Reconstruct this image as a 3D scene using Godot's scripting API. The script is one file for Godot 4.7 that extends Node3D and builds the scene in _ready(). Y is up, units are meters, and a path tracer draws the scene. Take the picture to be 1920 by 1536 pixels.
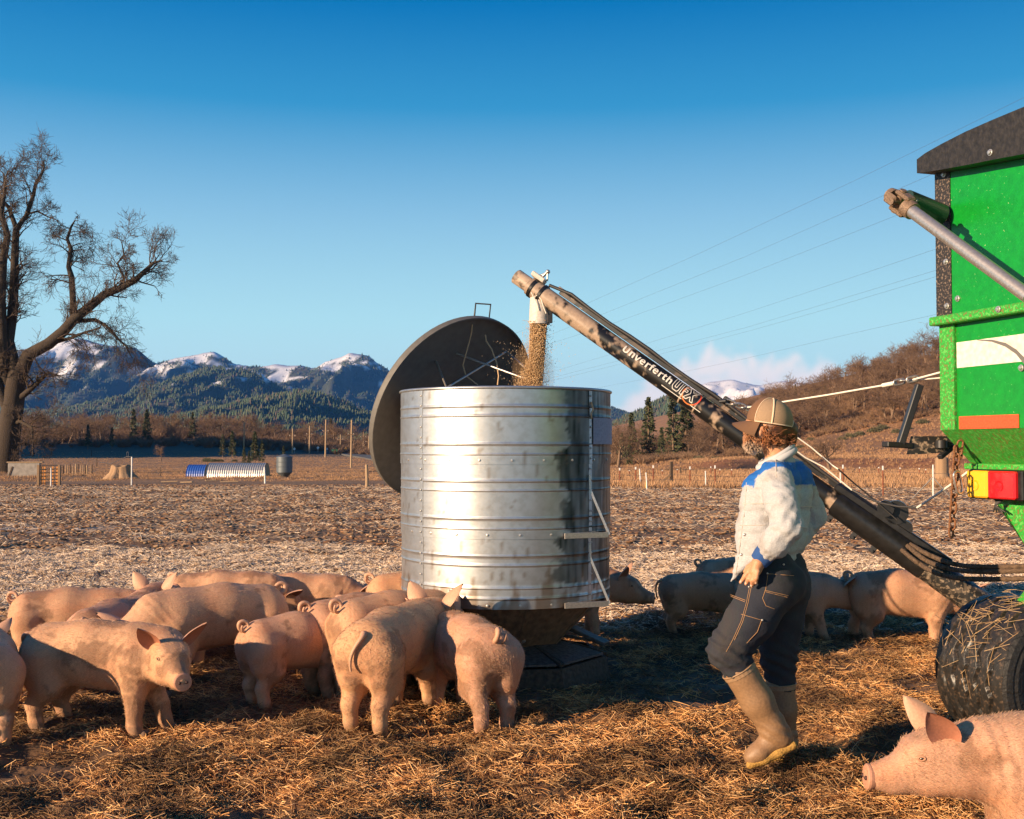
extends Node3D

# ---------------------------------------------------------------- constants
const FOC := 2100.0          # focal length in photograph pixels (1920 wide)
const EYE := 1.55
const PITCH := 1.964         # degrees, looking slightly up
const SUN_AZ := 33.5         # the light travels right and away from the camera
const SUN_EL := 15.0

var M := {}
var N1 := FastNoiseLite.new()
var N2 := FastNoiseLite.new()
var N3 := FastNoiseLite.new()
var rng := RandomNumberGenerator.new()
var used := {}

# ---------------------------------------------------------------- naming
func numbered(called: String) -> String:
	if not used.has(called):
		used[called] = 0
		return called
	used[called] += 1
	return "%s_%03d" % [called, used[called]]

func tag(o: Node, label := "", category := "", group := "", kind := "") -> Node:
	if label: o.set_meta("label", label)
	if category: o.set_meta("category", category)
	if group: o.set_meta("group", group)
	if kind: o.set_meta("kind", kind)
	return o

func thing(called: String, label: String, category: String, at := Vector3.ZERO, turn := 0.0, group := "") -> Node3D:
	var o := Node3D.new()
	o.name = numbered(called)
	add_child(o)
	o.position = at
	o.rotation.y = turn
	tag(o, label, category, group)
	return o

func copy_of(src: Node3D, at: Vector3, turn: float, size: float, label: String, group: String) -> Node3D:
	var c: Node3D = src.duplicate()
	var base := String(src.name)
	if base.length() > 4 and base[base.length() - 4] == "_" and base.right(3).is_valid_int(): base = base.left(base.length() - 4)
	c.name = numbered(base)
	add_child(c)
	c.position = at
	c.rotation.y = turn
	c.scale = Vector3.ONE * size
	c.set_meta("label", label)
	if group: c.set_meta("group", group)
	return c

# a point seen at photograph pixel (px, py) that lies d metres in front of the camera
func P(px: float, py: float, d: float) -> Vector3:
	var t := deg_to_rad(PITCH)
	var x := (px - 960.0) / FOC
	var y := (768.0 - py) / FOC
	var up := y * cos(t) + sin(t)
	var fw := cos(t) - y * sin(t)
	return Vector3(x / fw * d, EYE + up / fw * d, -d)

# where the line of sight through that pixel meets the ground
func G(px: float, py: float) -> Vector3:
	var d := 3.0
	while d < 900.0:
		var p := P(px, py, d)
		if p.y < base_h(p.x, p.z): return Vector3(p.x, base_h(p.x, p.z), p.z)
		d += maxf(0.02, d * 0.004)
	return P(px, py, 900.0)

# ---------------------------------------------------------------- ground shape
func ss(a: float, b: float, x: float) -> float:
	var t := clampf((x - a) / (b - a), 0.0, 1.0)
	return t * t * (3.0 - 2.0 * t)

func base_h(x: float, z: float) -> float:
	var d := -z
	var h := -0.012 * (clampf(d, 40.0, 150.0) - 40.0)
	# wooded hill on the right
	if d > 120.0 and x > 10.0:
		var f := 0.0
		if x < 57.0: f = 7.0 * (x - 10.0) / 47.0 * (x - 10.0) / 47.0
		elif x < 135.0: f = 7.0 + 25.0 * (x - 57.0) / 78.0
		else: f = 32.0 + 14.0 * ss(135.0, 320.0, x)
		h += f * ss(135.0, 350.0, d)
		h += 1.3 * ss(142.0, 150.0, d) * ss(18.0, 30.0, x) * (1.0 - ss(150.0, 210.0, d)) * (1.0 - ss(60.0, 90.0, x))
	# rising ground under the tree line on the left
	if d > 280.0 and x < 0.0:
		h += 9.0 * ss(330.0, 470.0, d) * ss(-40.0, -110.0, x)
	# wooded hill out of the picture on the left, whose shadow lies over the foot of the tree line
	var q := Vector2((x + 330.0) / 95.0, (d - 235.0) / 75.0).length()
	if q < 1.6: h += 88.0 * (1.0 - ss(0.0, 1.6, q))
	return h

func gh(x: float, z: float) -> float:
	var d := -z
	var h := base_h(x, z)
	if d < 60.0:
		var near := 1.0 - ss(40.0, 60.0, d)
		h += near * (N1.get_noise_2d(x * 90.0, z * 90.0) * 0.055 + N3.get_noise_2d(x * 190.0, z * 190.0) * 0.035 + N2.get_noise_2d(x * 380.0, z * 380.0) * 0.034)
	elif d < 400.0:
		h += N1.get_noise_2d(x * 8.0, z * 8.0) * 0.25
	return h

func on_ground(px: float, d: float) -> Vector3:
	var x := (px - 960.0) / FOC * d
	return Vector3(x, gh(x, -d), -d)

# ---------------------------------------------------------------- mesh builder
class MB:
	var v := PackedVector3Array()
	var n := PackedVector3Array()
	var c := PackedColorArray()
	var ix := PackedInt32Array()
	var col := Color(1, 1, 1)

	func facet(pts: Array, inside: Vector3) -> void:
		var a: Vector3 = pts[0]
		var nn: Vector3 = (pts[1] - a).cross(pts[2] - a)
		if pts.size() > 3 and nn.length_squared() < 1e-14: nn = (pts[2] - a).cross(pts[3] - a)
		nn = nn.normalized()
		var mid := Vector3.ZERO
		for p in pts: mid += p
		mid /= pts.size()
		var flip := nn.dot(mid - inside) < 0.0
		if flip: nn = -nn
		var b := v.size()
		for p in pts:
			v.append(p); n.append(nn); c.append(col)
		for i in range(1, pts.size() - 1):
			if flip: ix.append_array([b, b + i, b + i + 1])
			else: ix.append_array([b, b + i + 1, b + i])

	func box(xf: Transform3D, size: Vector3, bev := 0.0) -> void:
		var h := size / 2.0
		var b := minf(bev, minf(h.x, minf(h.y, h.z)) * 0.9)
		var o := xf.origin
		if b <= 0.0:
			for ax in 3:
				for s in [-1.0, 1.0]:
					var pts := []
					for q in [[-1.0, -1.0], [1.0, -1.0], [1.0, 1.0], [-1.0, 1.0]]:
						var p := Vector3.ZERO
						p[ax] = s * h[ax]; p[(ax + 1) % 3] = q[0] * h[(ax + 1) % 3]; p[(ax + 2) % 3] = q[1] * h[(ax + 2) % 3]
						pts.append(xf * p)
					facet(pts, o)
			return
		for ax in 3:
			var e := (ax + 1) % 3
			var g := (ax + 2) % 3
			for s in [-1.0, 1.0]:
				var pts := []
				for q in [[-1.0, -1.0], [1.0, -1.0], [1.0, 1.0], [-1.0, 1.0]]:
					var p := Vector3.ZERO
					p[ax] = s * h[ax]; p[e] = q[0] * (h[e] - b); p[g] = q[1] * (h[g] - b)
					pts.append(xf * p)
				facet(pts, o)
				for s2 in [-1.0, 1.0]:
					var p1 := Vector3.ZERO
					p1[ax] = s * h[ax]; p1[e] = s2 * (h[e] - b)
					var p2 := Vector3.ZERO
					p2[ax] = s * (h[ax] - b); p2[e] = s2 * h[e]
					var l := Vector3.ZERO
					l[g] = h[g] - b
					facet([xf * (p1 - l), xf * (p1 + l), xf * (p2 + l), xf * (p2 - l)], o)
		for sx in [-1.0, 1.0]:
			for sy in [-1.0, 1.0]:
				for sz in [-1.0, 1.0]:
					facet([xf * Vector3(sx * h.x, sy * (h.y - b), sz * (h.z - b)), xf * Vector3(sx * (h.x - b), sy * h.y, sz * (h.z - b)), xf * Vector3(sx * (h.x - b), sy * (h.y - b), sz * h.z)], o)

	# a bar of rectangular section from a to b
	func bar(a: Vector3, b: Vector3, w: float, t: float, up := Vector3.UP, bev := 0.0) -> void:
		var x := (b - a).normalized()
		var z := x.cross(up).normalized()
		if z.length_squared() < 0.5: z = x.cross(Vector3.RIGHT).normalized()
		var y := z.cross(x)
		box(Transform3D(Basis(x, y, z), (a + b) / 2.0), Vector3(a.distance_to(b), w, t), bev)

	func tube(pts: Array, rad, sides := 8, caps := true) -> void:
		var m := pts.size()
		var ref := Vector3.UP
		var d0: Vector3 = (pts[1] - pts[0]).normalized()
		if absf(d0.dot(ref)) > 0.9: ref = Vector3.RIGHT
		var u := d0.cross(ref).normalized()
		var first := v.size()
		for i in m:
			var dir: Vector3 = (pts[mini(i + 1, m - 1)] - pts[maxi(i - 1, 0)]).normalized()
			u = (u - dir * u.dot(dir)).normalized()
			var w := dir.cross(u)
			var r: float = rad[i] if rad is Array else rad
			for k in sides:
				var a := TAU * k / sides
				var nn := u * cos(a) + w * sin(a)
				v.append(pts[i] + nn * r); n.append(nn); c.append(col)
		for i in m - 1:
			for k in sides:
				var p := first + i * sides + k
				var q := first + i * sides + (k + 1) % sides
				ix.append_array([p, q + sides, q, p, p + sides, q + sides])
		if caps:
			for e in [0, m - 1]:
				var dir: Vector3 = (pts[1] - pts[0]) if e == 0 else (pts[m - 1] - pts[m - 2])
				dir = dir.normalized() * (-1.0 if e == 0 else 1.0)
				var b := v.size()
				for k in sides:
					v.append(v[first + e * sides + k]); n.append(dir); c.append(col)
				for k in range(1, sides - 1):
					if e == 0: ix.append_array([b, b + k, b + k + 1])
					else: ix.append_array([b, b + k + 1, b + k])

	# profile of (radius, height) pairs spun round y; flat lists points after which the shading breaks
	func lathe(prof: Array, segs := 32, xf := Transform3D.IDENTITY, from := 0.0, to := TAU) -> void:
		for i in prof.size() - 1:
			var a: Vector2 = prof[i]
			var b: Vector2 = prof[i + 1]
			var t := b - a
			if t.length_squared() < 1e-12: continue
			var nn := Vector2(t.y, -t.x).normalized()
			var first := v.size()
			for k in segs + 1:
				var an: float = from + (to - from) * k / segs
				var s := Vector3(cos(an), 0, sin(an))
				var nrm := xf.basis * (s * nn.x + Vector3(0, nn.y, 0))
				v.append(xf * (s * a.x + Vector3(0, a.y, 0))); n.append(nrm.normalized()); c.append(col)
				v.append(xf * (s * b.x + Vector3(0, b.y, 0))); n.append(nrm.normalized()); c.append(col)
			for k in segs:
				var p := first + k * 2
				ix.append_array([p, p + 2, p + 3, p, p + 3, p + 1])

	func ball(at: Vector3, r: Vector3, rows := 6, segs := 10, basis := Basis.IDENTITY) -> void:
		var first := v.size()
		for i in rows + 1:
			var la := PI * i / rows
			for k in segs:
				var lo := TAU * k / segs
				var q := Vector3(sin(la) * cos(lo), cos(la), sin(la) * sin(lo))
				v.append(at + basis * (q * r)); n.append((basis * (q / r)).normalized()); c.append(col)
		for i in rows:
			for k in segs:
				var p := first + i * segs + k
				var q := first + i * segs + (k + 1) % segs
				ix.append_array([p, q + segs, q, p, p + segs, q + segs])

	func mesh() -> ArrayMesh:
		var a := []
		a.resize(Mesh.ARRAY_MAX)
		a[Mesh.ARRAY_VERTEX] = v; a[Mesh.ARRAY_NORMAL] = n; a[Mesh.ARRAY_COLOR] = c; a[Mesh.ARRAY_INDEX] = ix
		var m := ArrayMesh.new()
		m.add_surface_from_arrays(Mesh.PRIMITIVE_TRIANGLES, a)
		return m

func put(called: String, mb: MB, mat: Material, parent: Node = self) -> MeshInstance3D:
	return put_mesh(called, mb.mesh(), mat, parent)

func put_mesh(called: String, m: Mesh, mat: Material, parent: Node = self) -> MeshInstance3D:
	var o := MeshInstance3D.new()
	o.name = numbered(called) if parent == self else called
	o.mesh = m
	o.material_override = mat
	parent.add_child(o, true)
	return o

# ---------------------------------------------------------------- smooth bodies: surface nets over joined tapered capsules
func nets(bones: Array, cell: float, k: float) -> Dictionary:
	var lo := Vector3(1e9, 1e9, 1e9)
	var hi := -lo
	for b in bones:
		var r: float = maxf(b[2], b[3]) + 2.2 * cell + 0.7 / k
		for p in [b[0], b[1]]:
			lo = lo.min(p - Vector3.ONE * r)
			hi = hi.max(p + Vector3.ONE * r)
	var nx := int(ceil((hi.x - lo.x) / cell)) + 2
	var ny := int(ceil((hi.y - lo.y) / cell)) + 2
	var nz := int(ceil((hi.z - lo.z) / cell)) + 2
	var acc := PackedFloat32Array()
	acc.resize(nx * ny * nz)
	for b in bones:
		var a: Vector3 = b[0]
		var e: Vector3 = b[1]
		var ra: float = b[2]
		var dr: float = b[3] - b[2]
		var far := maxf(b[2], b[3]) + 3.2 / k
		var ab := e - a
		var inv := 1.0 / maxf(ab.length_squared(), 1e-9)
		var l := (a.min(e) - Vector3.ONE * far - lo) / cell
		var h := (a.max(e) + Vector3.ONE * far - lo) / cell
		var x0 := maxi(0, int(l.x)); var x1 := mini(nx - 1, int(h.x) + 1)
		var y0 := maxi(0, int(l.y)); var y1 := mini(ny - 1, int(h.y) + 1)
		var z0 := maxi(0, int(l.z)); var z1 := mini(nz - 1, int(h.z) + 1)
		var far2 := far * far
		for z in range(z0, z1 + 1):
			for y in range(y0, y1 + 1):
				var p := Vector3(lo.x + x0 * cell, lo.y + y * cell, lo.z + z * cell) - a
				var i := (z * ny + y) * nx + x0
				for x in range(x0, x1 + 1):
					var t := clampf(p.dot(ab) * inv, 0.0, 1.0)
					var q := (p - ab * t).length_squared()
					if q < far2:
						acc[i] += exp(-k * (sqrt(q) - ra - dr * t))
					p.x += cell
					i += 1
	var cellv := PackedInt32Array()
	cellv.resize(nx * ny * nz)
	cellv.fill(-1)
	var vs := PackedVector3Array()
	var cnt := PackedInt32Array()
	var ix := PackedInt32Array()
	var step := [1, nx, nx * ny]
	for z in range(1, nz - 1):
		for y in range(1, ny - 1):
			var i := (z * ny + y) * nx
			for x in range(1, nx - 1):
				var at := i + x
				var s := acc[at] >= 1.0
				for ax in 3:
					var other: int = at + step[ax]
					if (acc[other] >= 1.0) == s: continue
					var f0 := -log(maxf(acc[at], 1e-5))
					var f1 := -log(maxf(acc[other], 1e-5))
					var t := clampf(f0 / (f0 - f1), 0.02, 0.98)
					var p := Vector3(x, y, z)
					p[ax] += t
					p = lo + p * cell
					var su: int = step[(ax + 1) % 3]
					var sv: int = step[(ax + 2) % 3]
					var quad := [at - su - sv, at - sv, at, at - su]
					var ids := []
					for c in quad:
						var id := cellv[c]
						if id < 0:
							id = vs.size()
							cellv[c] = id
							vs.append(Vector3.ZERO)
							cnt.append(0)
						vs[id] += p
						cnt[id] += 1
						ids.append(id)
					if s: ix.append_array([ids[0], ids[2], ids[1], ids[0], ids[3], ids[2]])
					else: ix.append_array([ids[0], ids[1], ids[2], ids[0], ids[2], ids[3]])
	for i in vs.size(): vs[i] /= cnt[i]
	return {"v": vs, "ix": ix}

func normals_of(vs: PackedVector3Array, ix: PackedInt32Array) -> PackedVector3Array:
	var n := PackedVector3Array()
	n.resize(vs.size())
	for t in range(0, ix.size(), 3):
		var a := ix[t]; var b := ix[t + 1]; var c := ix[t + 2]
		var f := (vs[c] - vs[a]).cross(vs[b] - vs[a])
		n[a] += f; n[b] += f; n[c] += f
	for i in n.size(): n[i] = n[i].normalized()
	return n

func array_mesh(vs: PackedVector3Array, n: PackedVector3Array, c: PackedColorArray, ix: PackedInt32Array) -> ArrayMesh:
	var a := []
	a.resize(Mesh.ARRAY_MAX)
	a[Mesh.ARRAY_VERTEX] = vs; a[Mesh.ARRAY_NORMAL] = n; a[Mesh.ARRAY_INDEX] = ix
	if c.size(): a[Mesh.ARRAY_COLOR] = c
	var m := ArrayMesh.new()
	m.add_surface_from_arrays(Mesh.PRIMITIVE_TRIANGLES, a)
	return m

# ---------------------------------------------------------------- materials
func lin(r: float, g: float, b: float) -> Color:
	return Color(r, g, b).linear_to_srgb()

# grey relief picture: several octaves, optionally stretched along one side
func noise_image(size: int, freq: float, oct: int, sd: int, stretch := 1.0, kind := FastNoiseLite.TYPE_SIMPLEX_SMOOTH) -> Image:
	var f := FastNoiseLite.new()
	f.seed = sd
	f.noise_type = kind
	f.frequency = freq
	f.fractal_octaves = oct
	var im := f.get_seamless_image(size, size)
	if stretch > 1.0:
		var narrow := im.duplicate()
		narrow.resize(size, int(size / stretch), Image.INTERPOLATE_CUBIC)
		var out := Image.create(size, size, false, im.get_format())
		var at := 0
		while at < size:
			out.blit_rect(narrow, Rect2i(0, 0, size, narrow.get_height()), Vector2i(0, at))
			at += narrow.get_height()
		im = out
	return im

# colours by the height of a noise picture; stops are [value, linear colour]
func tinted(im: Image, stops: Array) -> ImageTexture:
	var g := Gradient.new()
	g.offsets = PackedFloat32Array(stops.map(func(s): return s[0]))
	g.colors = PackedColorArray(stops.map(func(s): return s[1].linear_to_srgb()))
	var table := []
	for i in 256: table.append(g.sample(i / 255.0))
	var out := Image.create(im.get_width(), im.get_height(), false, Image.FORMAT_RGB8)
	for y in im.get_height():
		for x in im.get_width():
			out.set_pixel(x, y, table[int(im.get_pixel(x, y).r * 255.0)])
	return ImageTexture.create_from_image(out)

# the same, with a second picture of wear multiplied over it
func worn(im: Image, stops: Array, over: Image, low: float, high: float) -> ImageTexture:
	var base := tinted(im, stops).get_image()
	for y in base.get_height():
		for x in base.get_width():
			var k := lerpf(low, high, over.get_pixel(x % over.get_width(), y % over.get_height()).r)
			var c := base.get_pixel(x, y)
			base.set_pixel(x, y, Color(minf(1.0, c.r * k), minf(1.0, c.g * k), minf(1.0, c.b * k)))
	return ImageTexture.create_from_image(base)

func mat(color: Color, rough := 0.8, metal := 0.0) -> StandardMaterial3D:
	var m := StandardMaterial3D.new()
	m.albedo_color = color.linear_to_srgb()
	m.roughness = rough
	m.metallic = metal
	return m

func skin(m: StandardMaterial3D, tex: Texture2D, scale: float, relief: Texture2D = null, cm := 0.0, world := false) -> StandardMaterial3D:
	m.uv1_triplanar = true
	m.uv1_world_triplanar = world
	m.uv1_scale = Vector3.ONE * scale
	if tex: m.albedo_texture = tex
	if relief:
		m.heightmap_enabled = true
		m.heightmap_texture = relief
		m.heightmap_scale = cm
	return m

func vcol(m: StandardMaterial3D) -> StandardMaterial3D:
	m.vertex_color_use_as_albedo = true
	return m

func mix3(a: Color, b: Color, t: float) -> Color:
	return a.lerp(b, clampf(t, 0.0, 1.0))

# ---------------------------------------------------------------- sky
func sky_color(el: float) -> Color:
	var stops := [[0.0, Color(0.70, 0.90, 0.93)], [3.0, Color(0.60, 0.87, 0.92)], [6.4, Color(0.475, 0.81, 0.90)], [11.8, Color(0.262, 0.545, 0.765)], [17.0, Color(0.036, 0.305, 0.60)], [21.9, Color(0.0, 0.178, 0.478)], [32.0, Color(0.004, 0.12, 0.39)], [60.0, Color(0.004, 0.09, 0.31)], [90.0, Color(0.004, 0.08, 0.28)]]
	for i in stops.size() - 1:
		if el <= stops[i + 1][0]:
			var t: float = (el - stops[i][0]) / (stops[i + 1][0] - stops[i][0])
			return stops[i][1].lerp(stops[i + 1][1], t)
	return stops[-1][1]

func make_sky() -> Sky:
	var w := 2048
	var h := 1024
	var im := Image.create(w, h, false, Image.FORMAT_RGBAF)
	var cl := FastNoiseLite.new()
	cl.seed = 11
	cl.frequency = 0.02
	cl.fractal_octaves = 5
	for y in h:
		var el := 90.0 - 180.0 * (y + 0.5) / h
		var c := sky_color(maxf(el, 0.0))
		im.fill_rect(Rect2i(0, y, w, 1), c)
		if el > 7.5 or el < -0.5: continue
		for x in w:
			var az := (x + 0.5) / w * 360.0      # 0 straight ahead, growing to the right
			if az > 180.0: az -= 360.0
			var env := 0.5 + 0.9 * cl.get_noise_2d(az * 6.0 + 400.0, 77.0)
			env = maxf(env, 1.25 * ss(2.0, 9.0, az) * (1.0 - ss(15.0, 19.0, az)))
			env = maxf(env, 0.6 * (1.0 - absf(az + 21.0) / 5.0)) * (0.25 if az > -16.0 and az < 1.0 else 1.0)
			var top := 3.7 * clampf(env, 0.0, 1.3) + 1.3 * cl.get_noise_2d(az * 14.0, 10.0) + 0.7 * cl.get_noise_2d(az * 60.0, el * 60.0)
			var a := clampf((top - el) * 1.3 + 0.2, 0.0, 1.0) * clampf(0.55 + env * 0.5, 0.0, 1.0)
			a *= clampf(0.95 + 0.7 * cl.get_noise_2d(az * 30.0 + 90.0, el * 50.0), 0.0, 1.0)
			im.set_pixel(x, y, c.lerp(Color(1.08, 0.97, 0.92), a * 0.95))
	var m := PanoramaSkyMaterial.new()
	m.panorama = ImageTexture.create_from_image(im)
	var s := Sky.new()
	s.sky_material = m
	return s

# ---------------------------------------------------------------- ground
func ground_color(x: float, z: float) -> Color:
	var d := -z
	var a := N1.get_noise_2d(x * 70.0 + 900.0, z * 70.0)
	var b := N2.get_noise_2d(x * 160.0, z * 160.0 + 300.0)
	var soil := Color(0.095, 0.047, 0.021)
	var litter := Color(0.260, 0.131, 0.055)
	var near := soil.lerp(litter, clampf(0.45 + 0.8 * a + 0.6 * b, 0.0, 1.0))
	var bare := 1.0 - clampf(Vector2((x - 0.75) / 1.5, (z + 7.3) / 0.9).length(), 0.0, 1.0)
	near = near.lerp(Color(0.190, 0.115, 0.068), minf(1.0, bare * 2.0) * 0.6)  # bare soil, its tone raised to lighten the shade beside the silo
	var pale := Color(0.66, 0.50, 0.36).lerp(Color(0.200, 0.108, 0.055), clampf(0.32 - a * 0.8 - b * 0.6, 0.0, 1.0))
	var mud := Color(0.190, 0.095, 0.045)
	var dry := Color(0.400, 0.257, 0.140)
	var a2 := N1.get_noise_2d(x * 22.0 + 50.0, z * 40.0)
	var big := N1.get_noise_2d(x * 7.0 + 20.0, z * 9.0)
	var field := mud.lerp(dry, clampf(0.42 + 1.2 * a2 + 0.9 * b + 0.9 * big, 0.0, 1.0))
	var tan := Color(0.400, 0.211, 0.094).lerp(Color(0.300, 0.158, 0.074), clampf(0.4 + a2 * 1.2, 0.0, 1.0))
	var wob := a2 * 1.3
	var c := near.lerp(pale, ss(10.6, 12.6, d + wob) * (1.0 - 0.5 * ss(0.5, 3.0, x)))
	var patch := 1.0 - clampf(Vector2((x + 10.5) / 4.0, (d - 21.5) / 1.6).length(), 0.0, 1.0)
	c = c.lerp(field.lerp(pale, minf(1.0, patch * 2.2)), ss(15.2, 16.4, d + wob * 1.2))
	c = c.lerp(field.lerp(mud, 0.6), ss(44.0, 50.0, d + wob) * (1.0 - ss(20.0, 40.0, absf(x + 14.0))))
	c = c.lerp(tan, ss(50.0, 66.0, d + wob * 3.0 + (12.0 if x > 4.0 else 0.0)))
	if d > 120.0:
		var hill := Color(0.420, 0.203, 0.078).lerp(Color(0.290, 0.149, 0.066), clampf(0.5 + N1.get_noise_2d(x * 6.0, z * 6.0) * 1.5, 0.0, 1.0))
		var bank := ss(141.0, 144.0, d) * (1.0 - ss(150.0, 153.0, d)) * ss(16.0, 24.0, x)
		hill = hill.lerp(Color(0.420, 0.153, 0.051), bank * 0.8)
		c = c.lerp(hill, ss(130.0, 150.0, d) * ss(0.0, 30.0, x))
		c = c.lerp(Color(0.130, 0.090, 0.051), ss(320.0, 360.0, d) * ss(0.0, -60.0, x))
	return c

func build_ground() -> void:
	var zs := PackedFloat32Array()
	var d := -16.0
	while d < 9000.0:
		zs.append(-d)
		d += 1.6 if d < 1.5 else maxf(0.055, absf(d) * 0.0115) if d < 70.0 else d * 0.02
	var cols := 340
	var vs := PackedVector3Array()
	var ns := PackedVector3Array()
	var cs := PackedColorArray()
	var ix := PackedInt32Array()
	for z in zs:
		var half := 7.0 + maxf(0.0, -z) * 0.62 if z > -500.0 else 320.0 + (-z - 500.0) * 0.8
		if z > 0.0: half = 7.0 + z
		for k in cols + 1:
			var u := k / float(cols) * 2.0 - 1.0
			if absf(u) > 0.93: u = signf(u) * (0.93 + (absf(u) - 0.93) * 16.0)   # the outer columns reach far to the sides
			var x := u * half
			vs.append(Vector3(x, gh(x, z), z))
			cs.append(ground_color(x, z))
	var w := cols + 1
	for r in zs.size() - 1:
		for k in cols:
			var p := r * w + k
			ix.append_array([p, p + w, p + 1, p + 1, p + w, p + w + 1])
	ns = normals_of(vs, ix)
	for i in ns.size():
		if ns[i].y < 0.0: ns[i] = -ns[i]
	var o := put_mesh("ground", array_mesh(vs, ns, cs, ix), M.ground)
	tag(o, "", "", "", "structure")

func scatter(called: String, label: String, category: String, mesh: Mesh, m: Material, list: Array, parent: Node = self) -> void:
	var mm := MultiMesh.new()
	mm.transform_format = MultiMesh.TRANSFORM_3D
	mm.use_colors = true
	mm.mesh = mesh
	mm.instance_count = list.size()
	for i in list.size():
		mm.set_instance_transform(i, list[i][0])
		mm.set_instance_color(i, list[i][1])
	var o := MultiMeshInstance3D.new()
	o.name = numbered(called) if parent == self else called
	o.multimesh = mm
	o.material_override = m
	parent.add_child(o, true)
	tag(o, label if parent == self else "", category if parent == self else "", "", "stuff")

func straw_mesh(bent: bool) -> ArrayMesh:
	var mb := MB.new()
	if bent: mb.tube([Vector3(-0.5, 0, 0), Vector3(0.05, 0.035, 0), Vector3(0.5, -0.03, 0.09)], [0.02, 0.026, 0.016], 3, false)
	else: mb.tube([Vector3(-0.5, 0, 0), Vector3(0.5, 0, 0)], [0.022, 0.018], 3, false)
	return mb.mesh()

func straw_turn(rg: RandomNumberGenerator, tilt: float) -> Basis:
	var b := Basis(Vector3.UP, rg.randf() * TAU)
	return b * Basis(Vector3.BACK, rg.randfn(0.0, tilt))

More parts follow.
